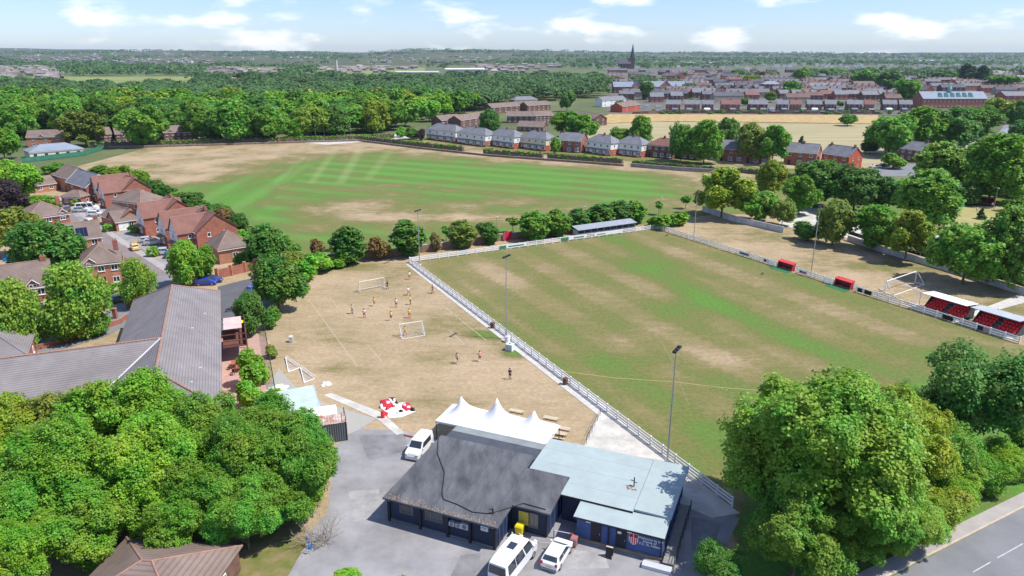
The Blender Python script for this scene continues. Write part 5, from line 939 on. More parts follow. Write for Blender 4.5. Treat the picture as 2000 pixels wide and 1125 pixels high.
for k in range(5): MB().box(k*(ln-.1)/4,k*(ln-.1)/4+.1,-.05,.05,0,2.5).build('post',REDP,bs)
for x in (0,ln-.08): MB().box(x,x+.08,.06,2.4,0,2.4).build('end_panel',REDP,bs)
MB().box(.3,ln-.3,1.6,2.1,.4,.46).build('bench',WHITE,bs); MB().box(-.3,ln+.3,-.33,-.3,2.45,2.7).build('fascia',mat('maroon_fascia',(0.2,0.03,0.03),.6),bs)
# ---- brick wall with red door behind the shrubs, stone wall on the right
def wall(pts,h,m,label,name='brick_wall',w_=.25,cap=CONC):
    P=[W(*p) for p in pts]; t=thing(name,label,'wall',P[0])
    for p,q in zip(P,P[1:]):
        p,q=p-P[0],q-P[0]; d=q-p; n=Vector((-d.y,d.x,0)).normalized()*w_/2; MB().prism([p-n,q-n,q+n,p+n],-.02,h).build('wall_section',m,t); n*=1.25; MB().prism([p-n,q-n,q+n,p+n],h+.002,h+.09).build('coping',cap,t)
    return t
OLDB=mat('old_brown_brick',(0.24,0.15,0.11),.95,.3,.6)
bw=wall([(640,512),(760,502),(860,488),(982,470)],1.7,OLDB,'old brown brick wall behind the shrubs, left of the red door'); wall([(1000,468),(1060,462),(1130,455)],1.7,OLDB,'old brown brick wall behind the shrubs, right of the red door')
rd=thing('red_door','bright red metal door set in the old brick wall','door',W(984,471),math.atan2((W(1000,468)-W(984,471)).y,(W(1000,468)-W(984,471)).x)); ln=(W(1000,468)-W(984,471)).length
MB().box(0.15,ln-.15,-.05,.05,.05,2.1).build('panel',mat('crimson_door',(0.6,0.02,0.06),.5),rd); MB().box(0,.14,-.12,.12,0,2.2).build('frame_post',OLDB,rd); MB().box(ln-.14,ln,-.12,.12,0,2.2).build('frame_post',OLDB,rd)
PALEW=mat('pale_painted_wall',(0.5,0.5,0.48),.9,.25,.5)
wall([(1372,412),(1430,432),(1530,455)],1.5,PALEW,'pale weathered wall below the yellow-green trees at the far right corner','boundary_wall'); wall([(1655,470),(1720,492),(1850,530),(2010,580)],1.3,PALEW,'pale painted boundary wall under the right-hand trees','boundary_wall')
cf=thing('dark_hoarding','dark blue mesh hoarding standing on the pale boundary wall','fence',W(1655,468)); P=[W(*p)-W(1655,468) for p in ((1655,468),(1720,490),(1850,528),(2010,578))]
for p,q in zip(P,P[1:]):
    d=q-p; k=max(2,int(d.length/3)); n=Vector((-d.y,d.x,0)).normalized()*.03
    for i in range(k):
        u,v=p.lerp(q,i/k),p.lerp(q,(i+.97)/k); MB().prism([u-n,v-n,v+n,u+n],1.42,2.3).build('mesh_panel',mat('navy_netting',(0.02,0.035,0.05),.8),cf); MB().tube(u+Vector((0,0,0)),u+Vector((0,0,2.4)),.05).build('post',STEEL,cf)
# far hedge wall of recreation ground
wall([(210,290),(400,285),(560,280),(700,276),(820,291),(960,306),(1100,316),(1218,325)],.85,OLDB,'low brown wall beneath the long hedge of the recreation ground','boundary_wall'); wall([(1232,326),(1330,334),(1440,340)],1.4,mat('grey_stone_wall',(0.26,0.24,0.21),.95,.25,.4),'grey stone wall before the right-hand part of the house row','boundary_wall')
# ================================================================== TOWN
struct('town_yards',px([(1182,223),(1790,226),(1800,216),(2010,216),(2010,168),(1850,133),(1190,133),(1190,190)]),.12,mat('town_yard_ground',(0.13,0.125,0.10),.95,.3,.03))
tf=thing('garden_fence','long reddish-brown garden fence along the top of the meadow','fence',W(1235,223)); P=[W(*p)-W(1235,223) for p in ((1235,223),(1300,221),(1500,222),(1720,223))]
for p,q in zip(P,P[1:]):
    d=q-p; n=Vector((-d.y,d.x,0)).normalized()*.08; k=max(1,int(d.length/6))
    for i in range(k): u,v=p.lerp(q,i/k),p.lerp(q,(i+.96)/k); hh_=1.9+.25*((i*7)%3-1); MB().prism([u-n,v-n,v+n,u+n],0,hh_).build('fence_panel',(WOODD,OLDB,BRICKD)[(i*5)%3],tf)
for i,(x,y,m,kd) in enumerate([(1318,219,GREYP,'extension'),(1345,219,GREYL,'shed'),(1380,219,WHITE,'conservatory'),(1398,220,WOODD,'shed'),(1430,219,BRICKO,'extension'),(1470,219,GREYP,'extension'),(1490,219,BLUEP,'shed'),(1506,219,GREYL,'shed'),(1530,219,GREYP,'extension'),(1568,219,GREYP,'shed'),(1590,219,WHITE,'conservatory'),(1622,220,GREYP,'extension'),(1640,219,GREYL,'shed'),(1668,219,GREYP,'extension'),(1700,220,WOODD,'shed'),(1735,219,GREYL,'conservatory'),(1765,219,GREYP,'extension'),(1285,214,WHITE,'shed'),(1262,212,WHITE,'extension')]):
    t=thing('garden_'+kd,ORD[i]+' small garden building from the left behind the brown meadow fence','shed',W(x,y),R((i*37)%20-10),'small garden buildings above the meadow'); MB().box(-2,2,-1.5,1.5,0,2.2).build('wall',m,t); MB().add([(-2.2,-1.7,2.2),(2.2,-1.7,2.2),(2.2,1.7,2.2),(-2.2,1.7,2.2),(-2.2,0,3.2),(2.2,0,3.2)],[(0,1,5,4),(2,3,4,5),(3,0,4),(1,2,5)]).build('roof',WHITE if kd=='conservatory' else SLATE,t)
G3='semi-detached houses along the top of the meadow'
rowa=[(1300,1328,0),(1337,1366,0),(1370,1392,1),(1408,1444,2),(1461,1498,1),(1515,1538,1),(1542,1564,2),(1575,1604,1),(1610,1632,1),(1653,1682,1),(1687,1706,2),(1723,1750,1),(1755,1780,1)]
for i,(x0,x1,c) in enumerate(rowa): house(W(x0,216),W(x1,216.5),8,5.2,8.0,'gx',BRICK if c!=1 else BRICKD,SLATE if c!=2 else TILER,ORD[i]+' house from the left in the front row above the meadow',3,2,group=G3,dr=False,sidewin=0,ridge_col=False,chim=((.5,.5),) if i%3==0 else ())
rowb=[(1270,1296,200,0),(1310,1333,198,1),(1418,1445,196,2),(1456,1482,196,2),(1522,1541,193,1),(1547,1570,193,1),(1574,1599,194,1),(1603,1626,194,2),(1630,1656,195,0),(1657,1682,194,1),(1684,1715,196,1),(1717,1743,194,1)]
for i,(x0,x1,y,c) in enumerate(rowb): house(W(x0,y),W(x1,y),9,5.4,8.4,'gx',BRICK if c!=1 else BRICKD,SLATE if c!=2 else TILER,ORD[i]+' house from the left in the second row above the meadow',3,2,group=G3,dr=False,sidewin=0,ridge_col=False)
for (x0,x1,y,d,he,hr,rf,wm,rm,nb,st,lab) in [(1198,1238,182,14,7,12,'gx',BRICKD,SLATEB,6,2,'brick flats with blue-grey roof next to the wood'),(1238,1252,184,16,8,13.5,'gy',BRICKO,SLATEB,2,3,'tall orange brick gable end of the blue-grey roofed flats'),(1258,1338,182,14,7,12.5,'gx',BRICKO,SLATEB,9,2,'long orange brick flats with blue-grey roof'),(1289,1312,184,6,8,14,'gy',BRICKO,SLATEB,2,3,'pointed brick gable in the middle of the long flats'),(1340,1356,176,9,7,10,'gx',RENDER,SLATE,2,2,'white house with dark dormers, left of a pair'),(1366,1384,175,9,7,10,'gx',RENDER,SLATE,2,2,'white house with dark dormers, right of a pair'),(1352,1398,192,10,6,9.5,'gx',BRICKD,SLATE,5,2,'grey-roofed dark house with white porch in the middle of the town edge'),
  (1400,1418,188,10,7,11,'gy',BRICKD,SLATE,2,3,'pointed dark gable house, first from the left of the gabled group'),(1418,1436,188,10,7,11.5,'gy',BRICKD,SLATE,2,3,'pointed dark gable house, second of the gabled group'),(1437,1456,188,10,7,11.5,'gy',BRICKD,SLATE,2,3,'pointed dark gable house, third of the gabled group'),(1458,1478,188,10,7,11,'gy',BRICKD,SLATE,2,3,'pointed dark gable house, fourth of the gabled group'),(1489,1524,178,12,8,11,'hip',BRICKD,SLATEB,4,3,'square brick villa with pale hipped roof'),(1574,1655,180,14,7,10,'hip',BRICKD,SLATE,8,2,'broad pale-roofed institution behind the second row'),(1632,1650,166,12,8,12,'gy',BRICKB,SLATE,1,3,'red brick gable building standing above the rows'),(1668,1708,178,12,7,11,'gx',BRICK,TILEB,3,2,'brown-roofed brick house with tall red side wall'),
  (1960,2010,205,14,8,11,'gx',BRICK,SLATE,4,3,'dark red brick flats at the right edge beyond the trees'),(1800,1925,212,16,8,13,'gx',BRICK,SLATEB,16,2,'long brick school with pale blue roof and green dormers')]:
    h_=house(W(x0,y),W(x1,y),d,he,hr,rf,wm,rm,lab,nb,st,dr=False,sidewin=0,ridge_col=False)
    if 'school' in lab:
        wv=(W(x1,y)-W(x0,y)).length
        for k in range(6):
            x=wv*(.28+k*.095); MB().add([(x-2,1.5,9.2),(x+2,1.5,9.2),(x,1.5,12.2),(x,7,12.2)],[(0,1,2),(0,2,3),(1,3,2)]).build('dormer',COPPER,h_)
        tc_=MB().box(wv*.46,wv*.49,6,9,12,15).build('cupola',COPPER,h_); MB().tube((wv*.475,7.5,15),(wv*.475,7.5,18),1.6,.05,8).build('cupola_roof',COPPER,tc_)
ch=thing('church','dark stone church with tall pointed spire rising above the town','church',W(1234,134.5)); k=1/pxm(ch.location.y); S=k
hh=hgt(85,ch.location.y); tw=5.5
MB().box(-tw,tw,-tw,tw,0,hh*.42).build('tower',STONE,ch); MB().tube((0,0,hh*.42),(0,0,hh),tw*1.2,.15,8).build('spire',mat('spire_slate',(0.045,0.05,0.06),.8),ch)
for sx in (-1,1):
    for sy in (-1,1): MB().tube((sx*tw,sy*tw,hh*.36),(sx*tw,sy*tw,hh*.52),1.3,.05,6).build('pinnacle',STONE,ch)
nv=MB().box(-36,-tw,-9,9,0,13).build('nave_wall',STONE,ch); MB().add([(-37,-10,13),(-5,-10,13),(-5,10,13),(-37,10,13),(-37,0,25),(-5,0,25)],[(0,1,5,4),(2,3,4,5),(3,0,4),(1,2,5)]).build('nave_roof',mat('church_slate',(0.09,0.085,0.09),.8),ch)
for x in (-30,-22,-14): window(ch,2.2,6,(x,-9,4),0,bars=1,frame=STONE)
for (x0,x1,y,h) in []: pass
# terraces of the far town, each one building with its chimneys
rt=random.Random(21); G4='far terraced rows of the town'
TW=[STONE,BRICKD,BRICK,mat('buff_wall',(0.36,0.30,0.24),.9,.2,.3)]; TR=[mat('mid_slate',(0.15,0.155,0.175),.8,.2,.1),mat('far_slate',(0.095,0.10,0.12),.8,.2,.1),mat('town_brown_tile',(0.17,0.11,0.09),.85,.2,.1)]
CHM=MB().box(-.7,.7,-.5,.5,0,2.4).mesh('chimney',BRICKO)
def terrace(x,y,ln,rz):
    wm,rm=rt.choice(TW),rt.choice(TR); bx_=proj(x,y)[0]; t=thing('terraced_row','%s-roofed %s terrace %s in the %s of the town'%('brown' if rm is TR[2] else 'slate','short' if ln<25 else 'long',{STONE:'of dark stone',BRICKD:'of brown brick',BRICK:'of red brick'}.get(wm,'with buff walls'),('left' if bx_<1400 else 'middle' if bx_<1700 else 'right')+(' front' if y<760 else ' centre' if y<1000 else ' far back')),'terrace',(x,y,0),rz,G4); d=9; he,hr=5.5,8.6
    MB().box(0,ln,0,d,0,he).add([(0,0,he),(0,d,he),(0,d/2,hr),(ln,0,he),(ln,d,he),(ln,d/2,hr)],[(1,0,2),(3,4,5)]).build('wall',wm,t)
    for ys in ((-.3,d/2),(d+.3,d/2)): MB().add([(-.2,ys[0],he-.15),(ln+.2,ys[0],he-.15),(ln+.2,ys[1],hr+.05),(-.2,ys[1],hr+.05)],[(0,1,2,3)]).build('roof_slope',rm,t)
    for k in range(int(ln/7)): inst('chimney',CHM,t,(3+k*7,d/2,hr-.6))
    if y<900:
        for k in range(int(ln/5)):
            for z in (1,3.6): window(t,1.3,1.4,(2.5+k*5,0,z),0,bars=0)
ny=0
for yy in (640,672,705,740,780,825,875,930,990,1060,1140,1230,1330,1450,1600):
    xl=W(1195 if yy<760 else 1175,100+44*FPX/yy*1.05).x; xr=W(2010 if yy>760 else 1720,100+44*FPX/yy*1.05).x
    x=xl+rt.uniform(0,20)
    while x<xr:
        ln=rt.choice((14,21,28,42)); 
        bx_=proj(x,yy)[0]; blocked=(yy<700 and (1195<bx_<1345 or 1395<bx_<1530 or 1570<bx_<1715 or bx_>1760))
        sw=rt.random()<.22
        if rt.random()<.85 and not blocked: terrace(x,yy+rt.uniform(-9,9),ln if not sw else min(ln,21),R(rt.uniform(-6,6))+(math.pi/2 if sw else 0)); ny+=1
        x+=(ln if not sw else 8)+rt.uniform(3,16)*(1 if yy<1000 else 2.2)
# far warehouses and industrial sheds
for (x0,x1,y,h,lab) in [(770,855,149,9,'long pale-roofed warehouse beyond the wood, left one'),(870,945,143,10,'long white-roofed warehouse beyond the wood, right one'),(560,720,117,14,'very long white warehouse below the distant hills'),(1335,1360,126,8,'small white far shed right of the church'),(1375,1405,127,8,'pale far shed in the distance right of the church'),(1412,1432,129,8,'low white far shed, third right of the church'),(1925,1975,163,9,'pale flat-roofed shed near the right edge'),(1785,1830,124,12,'broad pale building in the distance at right'),(1640,1665,123,8,'small white distant shed right of centre'),(530,570,152,8,'pale shed roof showing between left wood trees')]:
    a,b=W(x0,y),W(x1,y); ln=(b-a).length; t=thing('warehouse',lab,'warehouse',a); MB().box(0,ln,0,ln*.35,0,h*.8).build('wall',GREYL,t); MB().add([(-1,-1,h*.8),(ln+1,-1,h*.8),(ln+1,ln*.36,h*.8),(-1,ln*.36,h*.8),(-1,ln*.17,h),(ln+1,ln*.17,h)],[(0,1,5,4),(2,3,4,5),(3,0,4),(1,2,5)]).build('roof',WHITE if 'white' in lab else GREYL,t)
t=thing('chimney_stack','tall pale concrete chimney standing beyond the left wood','chimney',W(659,152)); h_=hgt(117,t.location.y); MB().tube((0,0,0),(0,0,h_),2.6,1.9,16).build('shaft',CONC,t); MB().tube((0,0,h_),(0,0,h_+.8),2.1,2.1,16).build('rim',GREYP,t)
# distant settlement: uncountable specks of houses
def specks():
    rr=random.Random(4); mb=MB()
    for i in range(1300):
        f=rr.random(); pxx=rr.uniform(-50,2050); yy=rr.uniform(1700,6500) if pxx>1150 else rr.uniform(2600,6500)
        if pxx<1150 and rr.random()<.75: continue
        x=(pxx-1000)/FPX*(yy*CP+HC*SP); s=rr.uniform(4,9); h=rr.uniform(5,9); z=hill(x,yy)
        mb.box(x-s,x+s,yy,yy+8,z,z+h)
    o=mb.build('distant_houses',mat('far_white_walls',(0.55,0.53,0.5),.8,.3,.01)); tag(o,'specks of pale distant houses scattered to the horizon','distant houses',kind='stuff')
def hill(x,y):
    f=max(0,min(1,(y-2600)/3800)); n=math.sin(x*.0011+1)+.6*math.sin(x*.0027+2.2)+.4*math.sin(x*.006+y*.001); side=.72+.55/(1+math.exp(x/400))
    return f*f*(3-2*f)*(40+10*n)*side
specks()
CLEAR=[(250,150,900,1350),(470,90,1250,1900),(30,95,1000,2100),(720,110,1400,2100),(1000,110,1500,2500),(1940,80,900,1500),(330,120,2300,3600),(850,140,2700,4200),(120,90,2900,4300)]
for i,(c0,hw_,y0,y1) in enumerate(CLEAR): struct('far_field',[Vector(((c0+sg*hw_-1000)/FPX*(yy*CP+HC*SP),yy,0)) for sg,yy in ((-1,y0),(1,y0),(1,y1),(-1,y1))],.4 if y1<2500 else .4,mat('far_field%d'%(i%3),((.20,.24,.075),(.27,.25,.11),(.15,.21,.06))[i%3],.95,.2,.01)) if y1<2500 else None
def far_roofs():
    rr=random.Random(14); mb=MB()
    for i in range(420):
        yy=rr.uniform(900,3200); pxx=rr.uniform(-40,1180); x=(pxx-1000)/FPX*(yy*CP+HC*SP)
        c0,hw_,y0,y1=CLEAR[(2,2,1,3,4,6,7,8,5)[i%9]]; yy=rr.uniform(y0+40,y1); pxx=c0+rr.uniform(-.9,.9)*hw_; x=(pxx-1000)/FPX*(yy*CP+HC*SP)
        l,d,h=rr.uniform(7,22),4.5,rr.uniform(4.5,6); z=hill(x,yy); mb.box(x-l/2,x+l/2,yy-d,yy+d,z,z+h); mb.add([(x-l/2,yy-d-.3,z+h),(x+l/2,yy-d-.3,z+h),(x+l/2,yy+d,z+h),(x-l/2,yy+d,z+h),(x-l/2,yy,z+h+3),(x+l/2,yy,z+h+3)],[(0,1,5,4),(2,3,4,5),(3,0,4),(1,2,5)])
    o=mb.build('distant_rooftops',mat('far_roof_mix',(0.17,0.13,0.12),.8,.5,.02,c2=(.4,.36,.33))); tag(o,'scattered distant rooftops in clearings beyond the wood','distant houses',kind='stuff')
far_roofs()
hm=MB(); nx,nyy=120,26; vs=[]
for j in range(nyy):
    y=2500+j*(7800-2500)/(nyy-1)
    for i in range(nx): x=-6200+i*12400/(nx-1); vs.append((x,y,hill(x,y)+.3))
o=hm.add(vs,[(j*nx+i,j*nx+i+1,(j+1)*nx+i+1,(j+1)*nx+i) for j in range(nyy-1) for i in range(nx-1)]).build('hills',mat('wooded_hill',(0.06,0.085,0.035),.95,.35,.006,c2=(.12,.13,.06)),smooth=True); o['kind']='structure'
# ================================================================== VEGETATION
def leaf_cloud(rng,centers,dirs,rad,nl,size,flat=.6,droop=0.0):
    # centers (k,3) cluster centres, dirs outward; returns quad verts (k*nl*4,3) and per-leaf rnd
    k=len(centers); c=np.repeat(centers,nl,0); d=np.repeat(dirs,nl,0); n=k*nl
    off=rng.normal(size=(n,3)); off/=np.linalg.norm(off,axis=1,keepdims=True)+1e-9; off*=(rng.random((n,1))**.5)*rad
    along=(off*d).sum(1,keepdims=True); off-=d*along*(1-flat); p=c+off
    if droop: p[:,2]-=droop*rng.random(n)*rad*2
    nr=d*0.55+rng.normal(size=(n,3))*.38+np.array([.25,-.05,.65])*np.array([0.4,1,1]); nr/=np.linalg.norm(nr,axis=1,keepdims=True)
    a=np.cross(nr,rng.normal(size=(n,3))); a/=np.linalg.norm(a,axis=1,keepdims=True)+1e-9; b=np.cross(nr,a); s=size*(0.6+.8*rng.random((n,1)))
    if droop: b=b*.6+np.array([0,0,-.8])*droop
    v=np.stack([p-a*s*.5,p-b*s*.62+nr*s*.12,p+a*s*.5,p+b*s*.62-nr*s*.1],1).reshape(-1,3)
    return v,rng.random(n)*.6+np.repeat(rng.random(k),nl)*.4
def unit(rng,n,up=.0):
    d=rng.normal(size=(n,3)); d[:,2]+=up; return d/np.linalg.norm(d,axis=1,keepdims=True)
def crown(seed,h,Rr,cb,nlobe,ncl,nl,leaf,shape='round',crad=.75,droop=0,core=True):
    rng=np.random.default_rng(seed); cz=(cb+h)/2; hz=(h-cb)/2; cen=[];rad=[]
    if shape=='cone':
        for i in range(nlobe): t=i/nlobe; a=rng.random()*6.28; r=Rr*(1-t)*.9+.15; cen.append((math.cos(a)*r*.35,math.sin(a)*r*.35,cb+(h-cb)*t*.95)); rad.append(max(.25,r*.75))
    elif shape=='column':
        for i in range(nlobe): t=i/(nlobe-1); a=rng.random()*6.28; r=Rr*math.sin(.35+t*2.45); cen.append((math.cos(a)*Rr*.22,math.sin(a)*Rr*.22,cb+hz*.15+(h-cb)*t*.84)); rad.append(max(.3,r*.85))
    else:
        for i in range(nlobe):
            d=unit(rng,1,.25)[0]; q=rng.random()**.35*(.74 if shape!='clumpy' else .84); cen.append((d[0]*Rr*q,d[1]*Rr*q,cz+d[2]*hz*q)); rad.append(min(Rr,hz)*(rng.uniform(.26,.5) if shape!='clumpy' else rng.uniform(.17,.36)))
        cen.append((0,0,cz-.1*hz)); rad.append(min(Rr,hz)*(.62 if shape!='clumpy' else .5))
    cen=np.array(cen); rad=np.array(rad); w_=rad**2/np.sum(rad**2); li=rng.choice(len(rad),ncl*2,p=w_); d=unit(rng,ncl*2,.2); sc=np.array([1,1,hz/Rr if shape in('round','clumpy') and hz>Rr else 1.0])
    p=cen[li]+d*sc*rad[li][:,None]*(.68+.5*rng.random((ncl*2,1)))
    dist=np.linalg.norm((p[:,None,:]-cen[None])/sc,axis=2)/rad[None]; ok=(dist.min(1)>.62)&(p[:,2]>cb*.8); p=p[ok][:ncl]; d=d[ok][:ncl]
    v,r=leaf_cloud(rng,p,d,crad,nl,leaf,droop=droop)
    if core:
        k=int(len(p)*.55); li=rng.choice(len(rad),k,p=w_); d2=unit(rng,k); p2=cen[li]+d2*sc*rad[li][:,None]*(.35+.42*rng.random((k,1))); v2,r2=leaf_cloud(rng,p2,d2,crad*1.3,max(3,nl//3),leaf*2.0); v=np.concatenate([v,v2]); r=np.concatenate([r,r2])
    return fastmesh('crown',v,4,LEAF,r),cen,rad
def trunk(seed,h,cb,cen,r0,limbs=6):
    rr=random.Random(seed); mb=MB(); top=(rr.uniform(-.3,.3),rr.uniform(-.3,.3),cb+(h-cb)*.55); p0=Vector((0,0,-.2)); mid=Vector((rr.uniform(-.15,.15),rr.uniform(-.15,.15),cb)); mb.tube(p0,mid,r0,r0*.75,8); mb.tube(mid,top,r0*.75,r0*.25,7)
    for c in list(cen)[:limbs]: mb.tube(mid.lerp(Vector(top),rr.random()*.6),Vector(c),r0*.38,r0*.08,5)
    return mb.mesh('trunk',BARK,True)
PROTO={}
def proto(name,seed,h,Rr,cb,nlobe,ncl,nl,leaf,shape='round',crad=.75,droop=0,r0=None,core=True):
    c,cen,rad=crown(seed,h,Rr,cb,nlobe,ncl,nl,leaf,shape,crad,droop,core); PROTO[name]=(c,trunk(seed,h,cb,cen,r0 or h*.022),h,Rr)
proto('big0',1,15,7.5,1.2,60,3000,30,.2,'clumpy',.68); proto('big1',2,13,6.5,1.1,48,2300,30,.19,'clumpy',.62); proto('big2',3,12,6.0,1.0,42,2200,30,.17,'clumpy',.58)
for i in range(5): proto('mid%d'%i,10+i,12,5.6,.9,22+3*i,900,15,.42,'clumpy' if i%2 else 'round',.75)
for i in range(4): proto('far%d'%i,20+i,16,8.2,2.0,16,340,10,1.0,crad=1.3)
proto('birch',30,12,3.6,1.2,12,520,20,.3,'column',.75,.7,.16); proto('birch2',31,12,3.4,1.0,12,500,20,.3,'column',.75,.7,.16)
for i in range(3): proto('shrub%d'%i,40+i,4,2.1,.1,9,260,14,.28,crad=.45,r0=.08)
proto('column0',50,8,2.2,.4,10,380,14,.34,'column',.5); proto('column1',51,8,2.0,.4,9,360,14,.34,'column',.5); proto('sapling',55,5,1.0,1.4,5,90,9,.25,crad=.32,r0=.06,core=False); proto('conifer',56,10,2.4,.5,11,300,12,.4,'cone',.55); proto('poplar',57,22,3.4,1,12,260,12,.9,'column',1.0); proto('hazel',58,10,5.4,.6,14,900,18,.22,crad=.75)
GREENS=dict(g=(.15,.345,.032),y=(.26,.39,.034),d=(.10,.245,.034),o=(.215,.30,.042),b=(.26,.20,.06),p=(.08,.05,.05),l=(.18,.41,.032),k=(.055,.13,.034),gl=(.195,.375,.042))
rv=random.Random(77)
def tree_at(loc,h,wd,kind,colr,label,group=None,name='broadleaf_tree',cat='tree',jit=.12):
    c,tk,ph,pr=PROTO[kind]; t=thing(name,label,cat,loc,rv.uniform(0,6.28),group); sz=h/ph; sx=wd/2/pr*rv.uniform(.97,1.05)
    cc=GREENS[colr]; j=1+rv.uniform(-jit,jit); wm_=1+rv.uniform(-jit,jit)*.8; cc=(cc[0]*j*wm_,cc[1]*j,cc[2]*j/wm_)
    inst('trunk',tk,t,scale=(sx,sx,sz)); inst('crown',c,t,scale=(sx,sx,sz),color=cc); return t
def tree(x,yb,yt,wpx,kind,colr,label,**k):
    p=W(x,yb); h=hgt(yt,p.y); return tree_at(p,max(.6,h),wpx/pxm(p.y)*1.08,kind,colr,label,**k)
# foreground trees: left clump
GLc='trees of the clump at the lower left'
for i,(x,y,h,wd,k,c,lab) in enumerate([(-53,64,11,11,'big2','y','yellow-green tree cut by the left edge below the tiled wing'),(-46.5,66.5,10.5,11,'big1','o','olive-tinged tree in the top row of the clump, second from the left'),(-40,66,12.3,12.5,'big1','l','bright green tree topping the lower-left clump, against the large tiled roof'),(-32.5,66,10,11,'big0','g','green tree of the top row below the hip end of the tiled roof'),(-26.5,65.5,9.8,10,'big2','g','green tree below the paved terrace at the top of the clump'),(-23,64.5,9,8.5,'big1','g','green tree beside the sheds at the top right of the clump'),(-21.2,59.5,9.3,9,'big1','g','rightmost tree of the lower-left clump, overhanging the car park'),(-27.5,59.5,10,10.5,'big0','g','tree in the right middle of the lower-left clump'),(-34.5,59.5,11,11,'big2','l','light green tree in the very middle of the clump'),(-42,58.5,11.5,11.5,'big0','l','light green tree in the left middle of the clump'),(-49,57,10.5,10.5,'big1','l','pale green tree at the left edge, halfway down the clump'),(-43.5,51.5,9.5,9.5,'big2','g','tree at the lower-left corner of the picture'),(-37.5,53.8,8.2,9.5,'big1','g','tree just left above the brown bungalow roof'),(-30.5,55.8,7.6,9,'big0','g','lower tree directly above the brown bungalow roof'),(-24.5,55.2,7.5,7.5,'big2','g','lower tree behind the dead bush'),(-40.5,46.8,8,8,'big0','l','bright tree at the bottom edge left of the bungalow roof')]):
    tree_at(Vector((x,y,0)),h,wd,k,c,lab,group=GLc)
# foreground right
tree_at(Vector((27.6,56.4,0)),16.6,16.6,'big0','gl','very large broadleaf tree in the lower right, beside the road'); tree_at(Vector((31.5,61.5,0)),14.5,12,'big1','gl','tall crown rising behind the very large lower-right tree'); tree_at(Vector((39.5,64,0)),11.5,11,'big1','y','yellow-green tree right of the very large tree, by the pavement'); tree_at(Vector((52,73,0)),13.5,13,'hazel','d','dark fine-leaved tree at the right edge above the road'); tree_at(Vector((36.5,69.5,0)),10.5,8,'hazel','y','yellow-green crown between the large tree and the pitch'); tree_at(Vector((46.5,73.5,0)),8.5,6.5,'hazel','d','small dark feathery tree between pitch and road')
tree_at(Vector((18.2,50.0,0)),4.2,5.2,'hazel','d','low dark green bush at the bottom edge beside the tarmac path',cat='bush',name='bush'); tree_at(Vector((24.5,51.3,0)),9,9,'big1','gl','lower leafy tree at the bottom edge below the very large one'); tree_at(Vector((31.5,54.6,0)),9.5,9.5,'big2','g','green tree between the very large tree and the road kerb')
for (x,y,h,wd,lab) in [(47,65.5,2.2,4,'bright low shrub along the pavement, left of three'),(51,68.5,2.4,4.5,'bright low shrub along the pavement, middle of three'),(43,63,2.0,3.5,'bright low shrub along the pavement, right under the yellow-green tree'),(-9.5,49.3,1.4,3,'weedy shrub at the bottom edge of the car park'),(-14.2,50.5,1.4,3,'small weedy shrub at the bottom edge left of the car park shrub')]: tree_at(Vector((x,y,0)),h,wd,'shrub%d'%(int(x)%3),'l',lab,name='shrub',cat='shrub')
for i,(x,y,h,wd,k,c) in enumerate([(41.2,58.9,4.5,6.5,'hazel','y'),(44.8,61.3,4,6,'hazel','l'),(36.4,54.6,5.5,7,'big2','gl'),(49.3,64.2,4,6,'hazel','g'),(54,67,4,6,'hazel','l'),(58.5,70,4.5,6,'hazel','g'),(46,67,7,8,'hazel','g'),(34,62.5,9,9,'big2','g'),(41,67.5,10,9,'hazel','gl'),(32,53.5,6,6,'big2','gl')]): tree_at(Vector((x,y,0)),h,wd,k,c,ORD[i]+' leafy bush of the roadside thicket at the lower right',group='bushes of the roadside thicket',name='roadside_bush',cat='bush')
# dead bush
db=thing('dead_bush','bare grey dead bush at the left edge of the car park','bush',W(625,1060)); rr=random.Random(9); mb=MB()
for i in range(46):
    a_=rr.uniform(0,6.28); e_=rr.uniform(.5,1.4); p=Vector((rr.uniform(-.8,.8),rr.uniform(-.8,.8),0)); L_=rr.uniform(1.6,3.6); q=p+Vector((math.cos(a_)*math.cos(e_),math.sin(a_)*math.cos(e_),math.sin(e_)))*L_; mb.tube(p,q,.03,.012,4)
    for k in range(4): s=p.lerp(q,rr.uniform(.4,.95)); mb.tube(s,s+Vector((rr.uniform(-1,1),rr.uniform(-1,1),rr.uniform(-.1,.8))).normalized()*rr.uniform(.4,1.2),.014,.006,3)
mb.build('twigs',mat('dead_twigs',(0.36,0.31,0.26),.9,.2,2),db)
for (x,y,lab) in [(602,1068,'bright blue plastic scrap, upper of two caught in the dead bush'),(606,1082,'bright blue plastic scrap, lower of two caught in the dead bush')]:
    t=thing('plastic_scrap',lab,'litter',W(x,y)); MB().add([(-.2,0,.5),(.15,.1,.4),(.25,-.05,1.0),(-.1,.05,1.15),(.05,-.2,.75)],[(0,1,4),(1,2,4),(2,3,4),(3,0,4),(0,3,2,1)]).build('scrap',BLUEP,t)
struct('weedy_bank',px([(430,1075),(520,1035),(590,1000),(600,1060),(560,1130),(440,1190)]),.03,mat('bright_weeds',(0.16,0.23,0.03),.95,.4,.5,c2=(.28,.2,.11)))
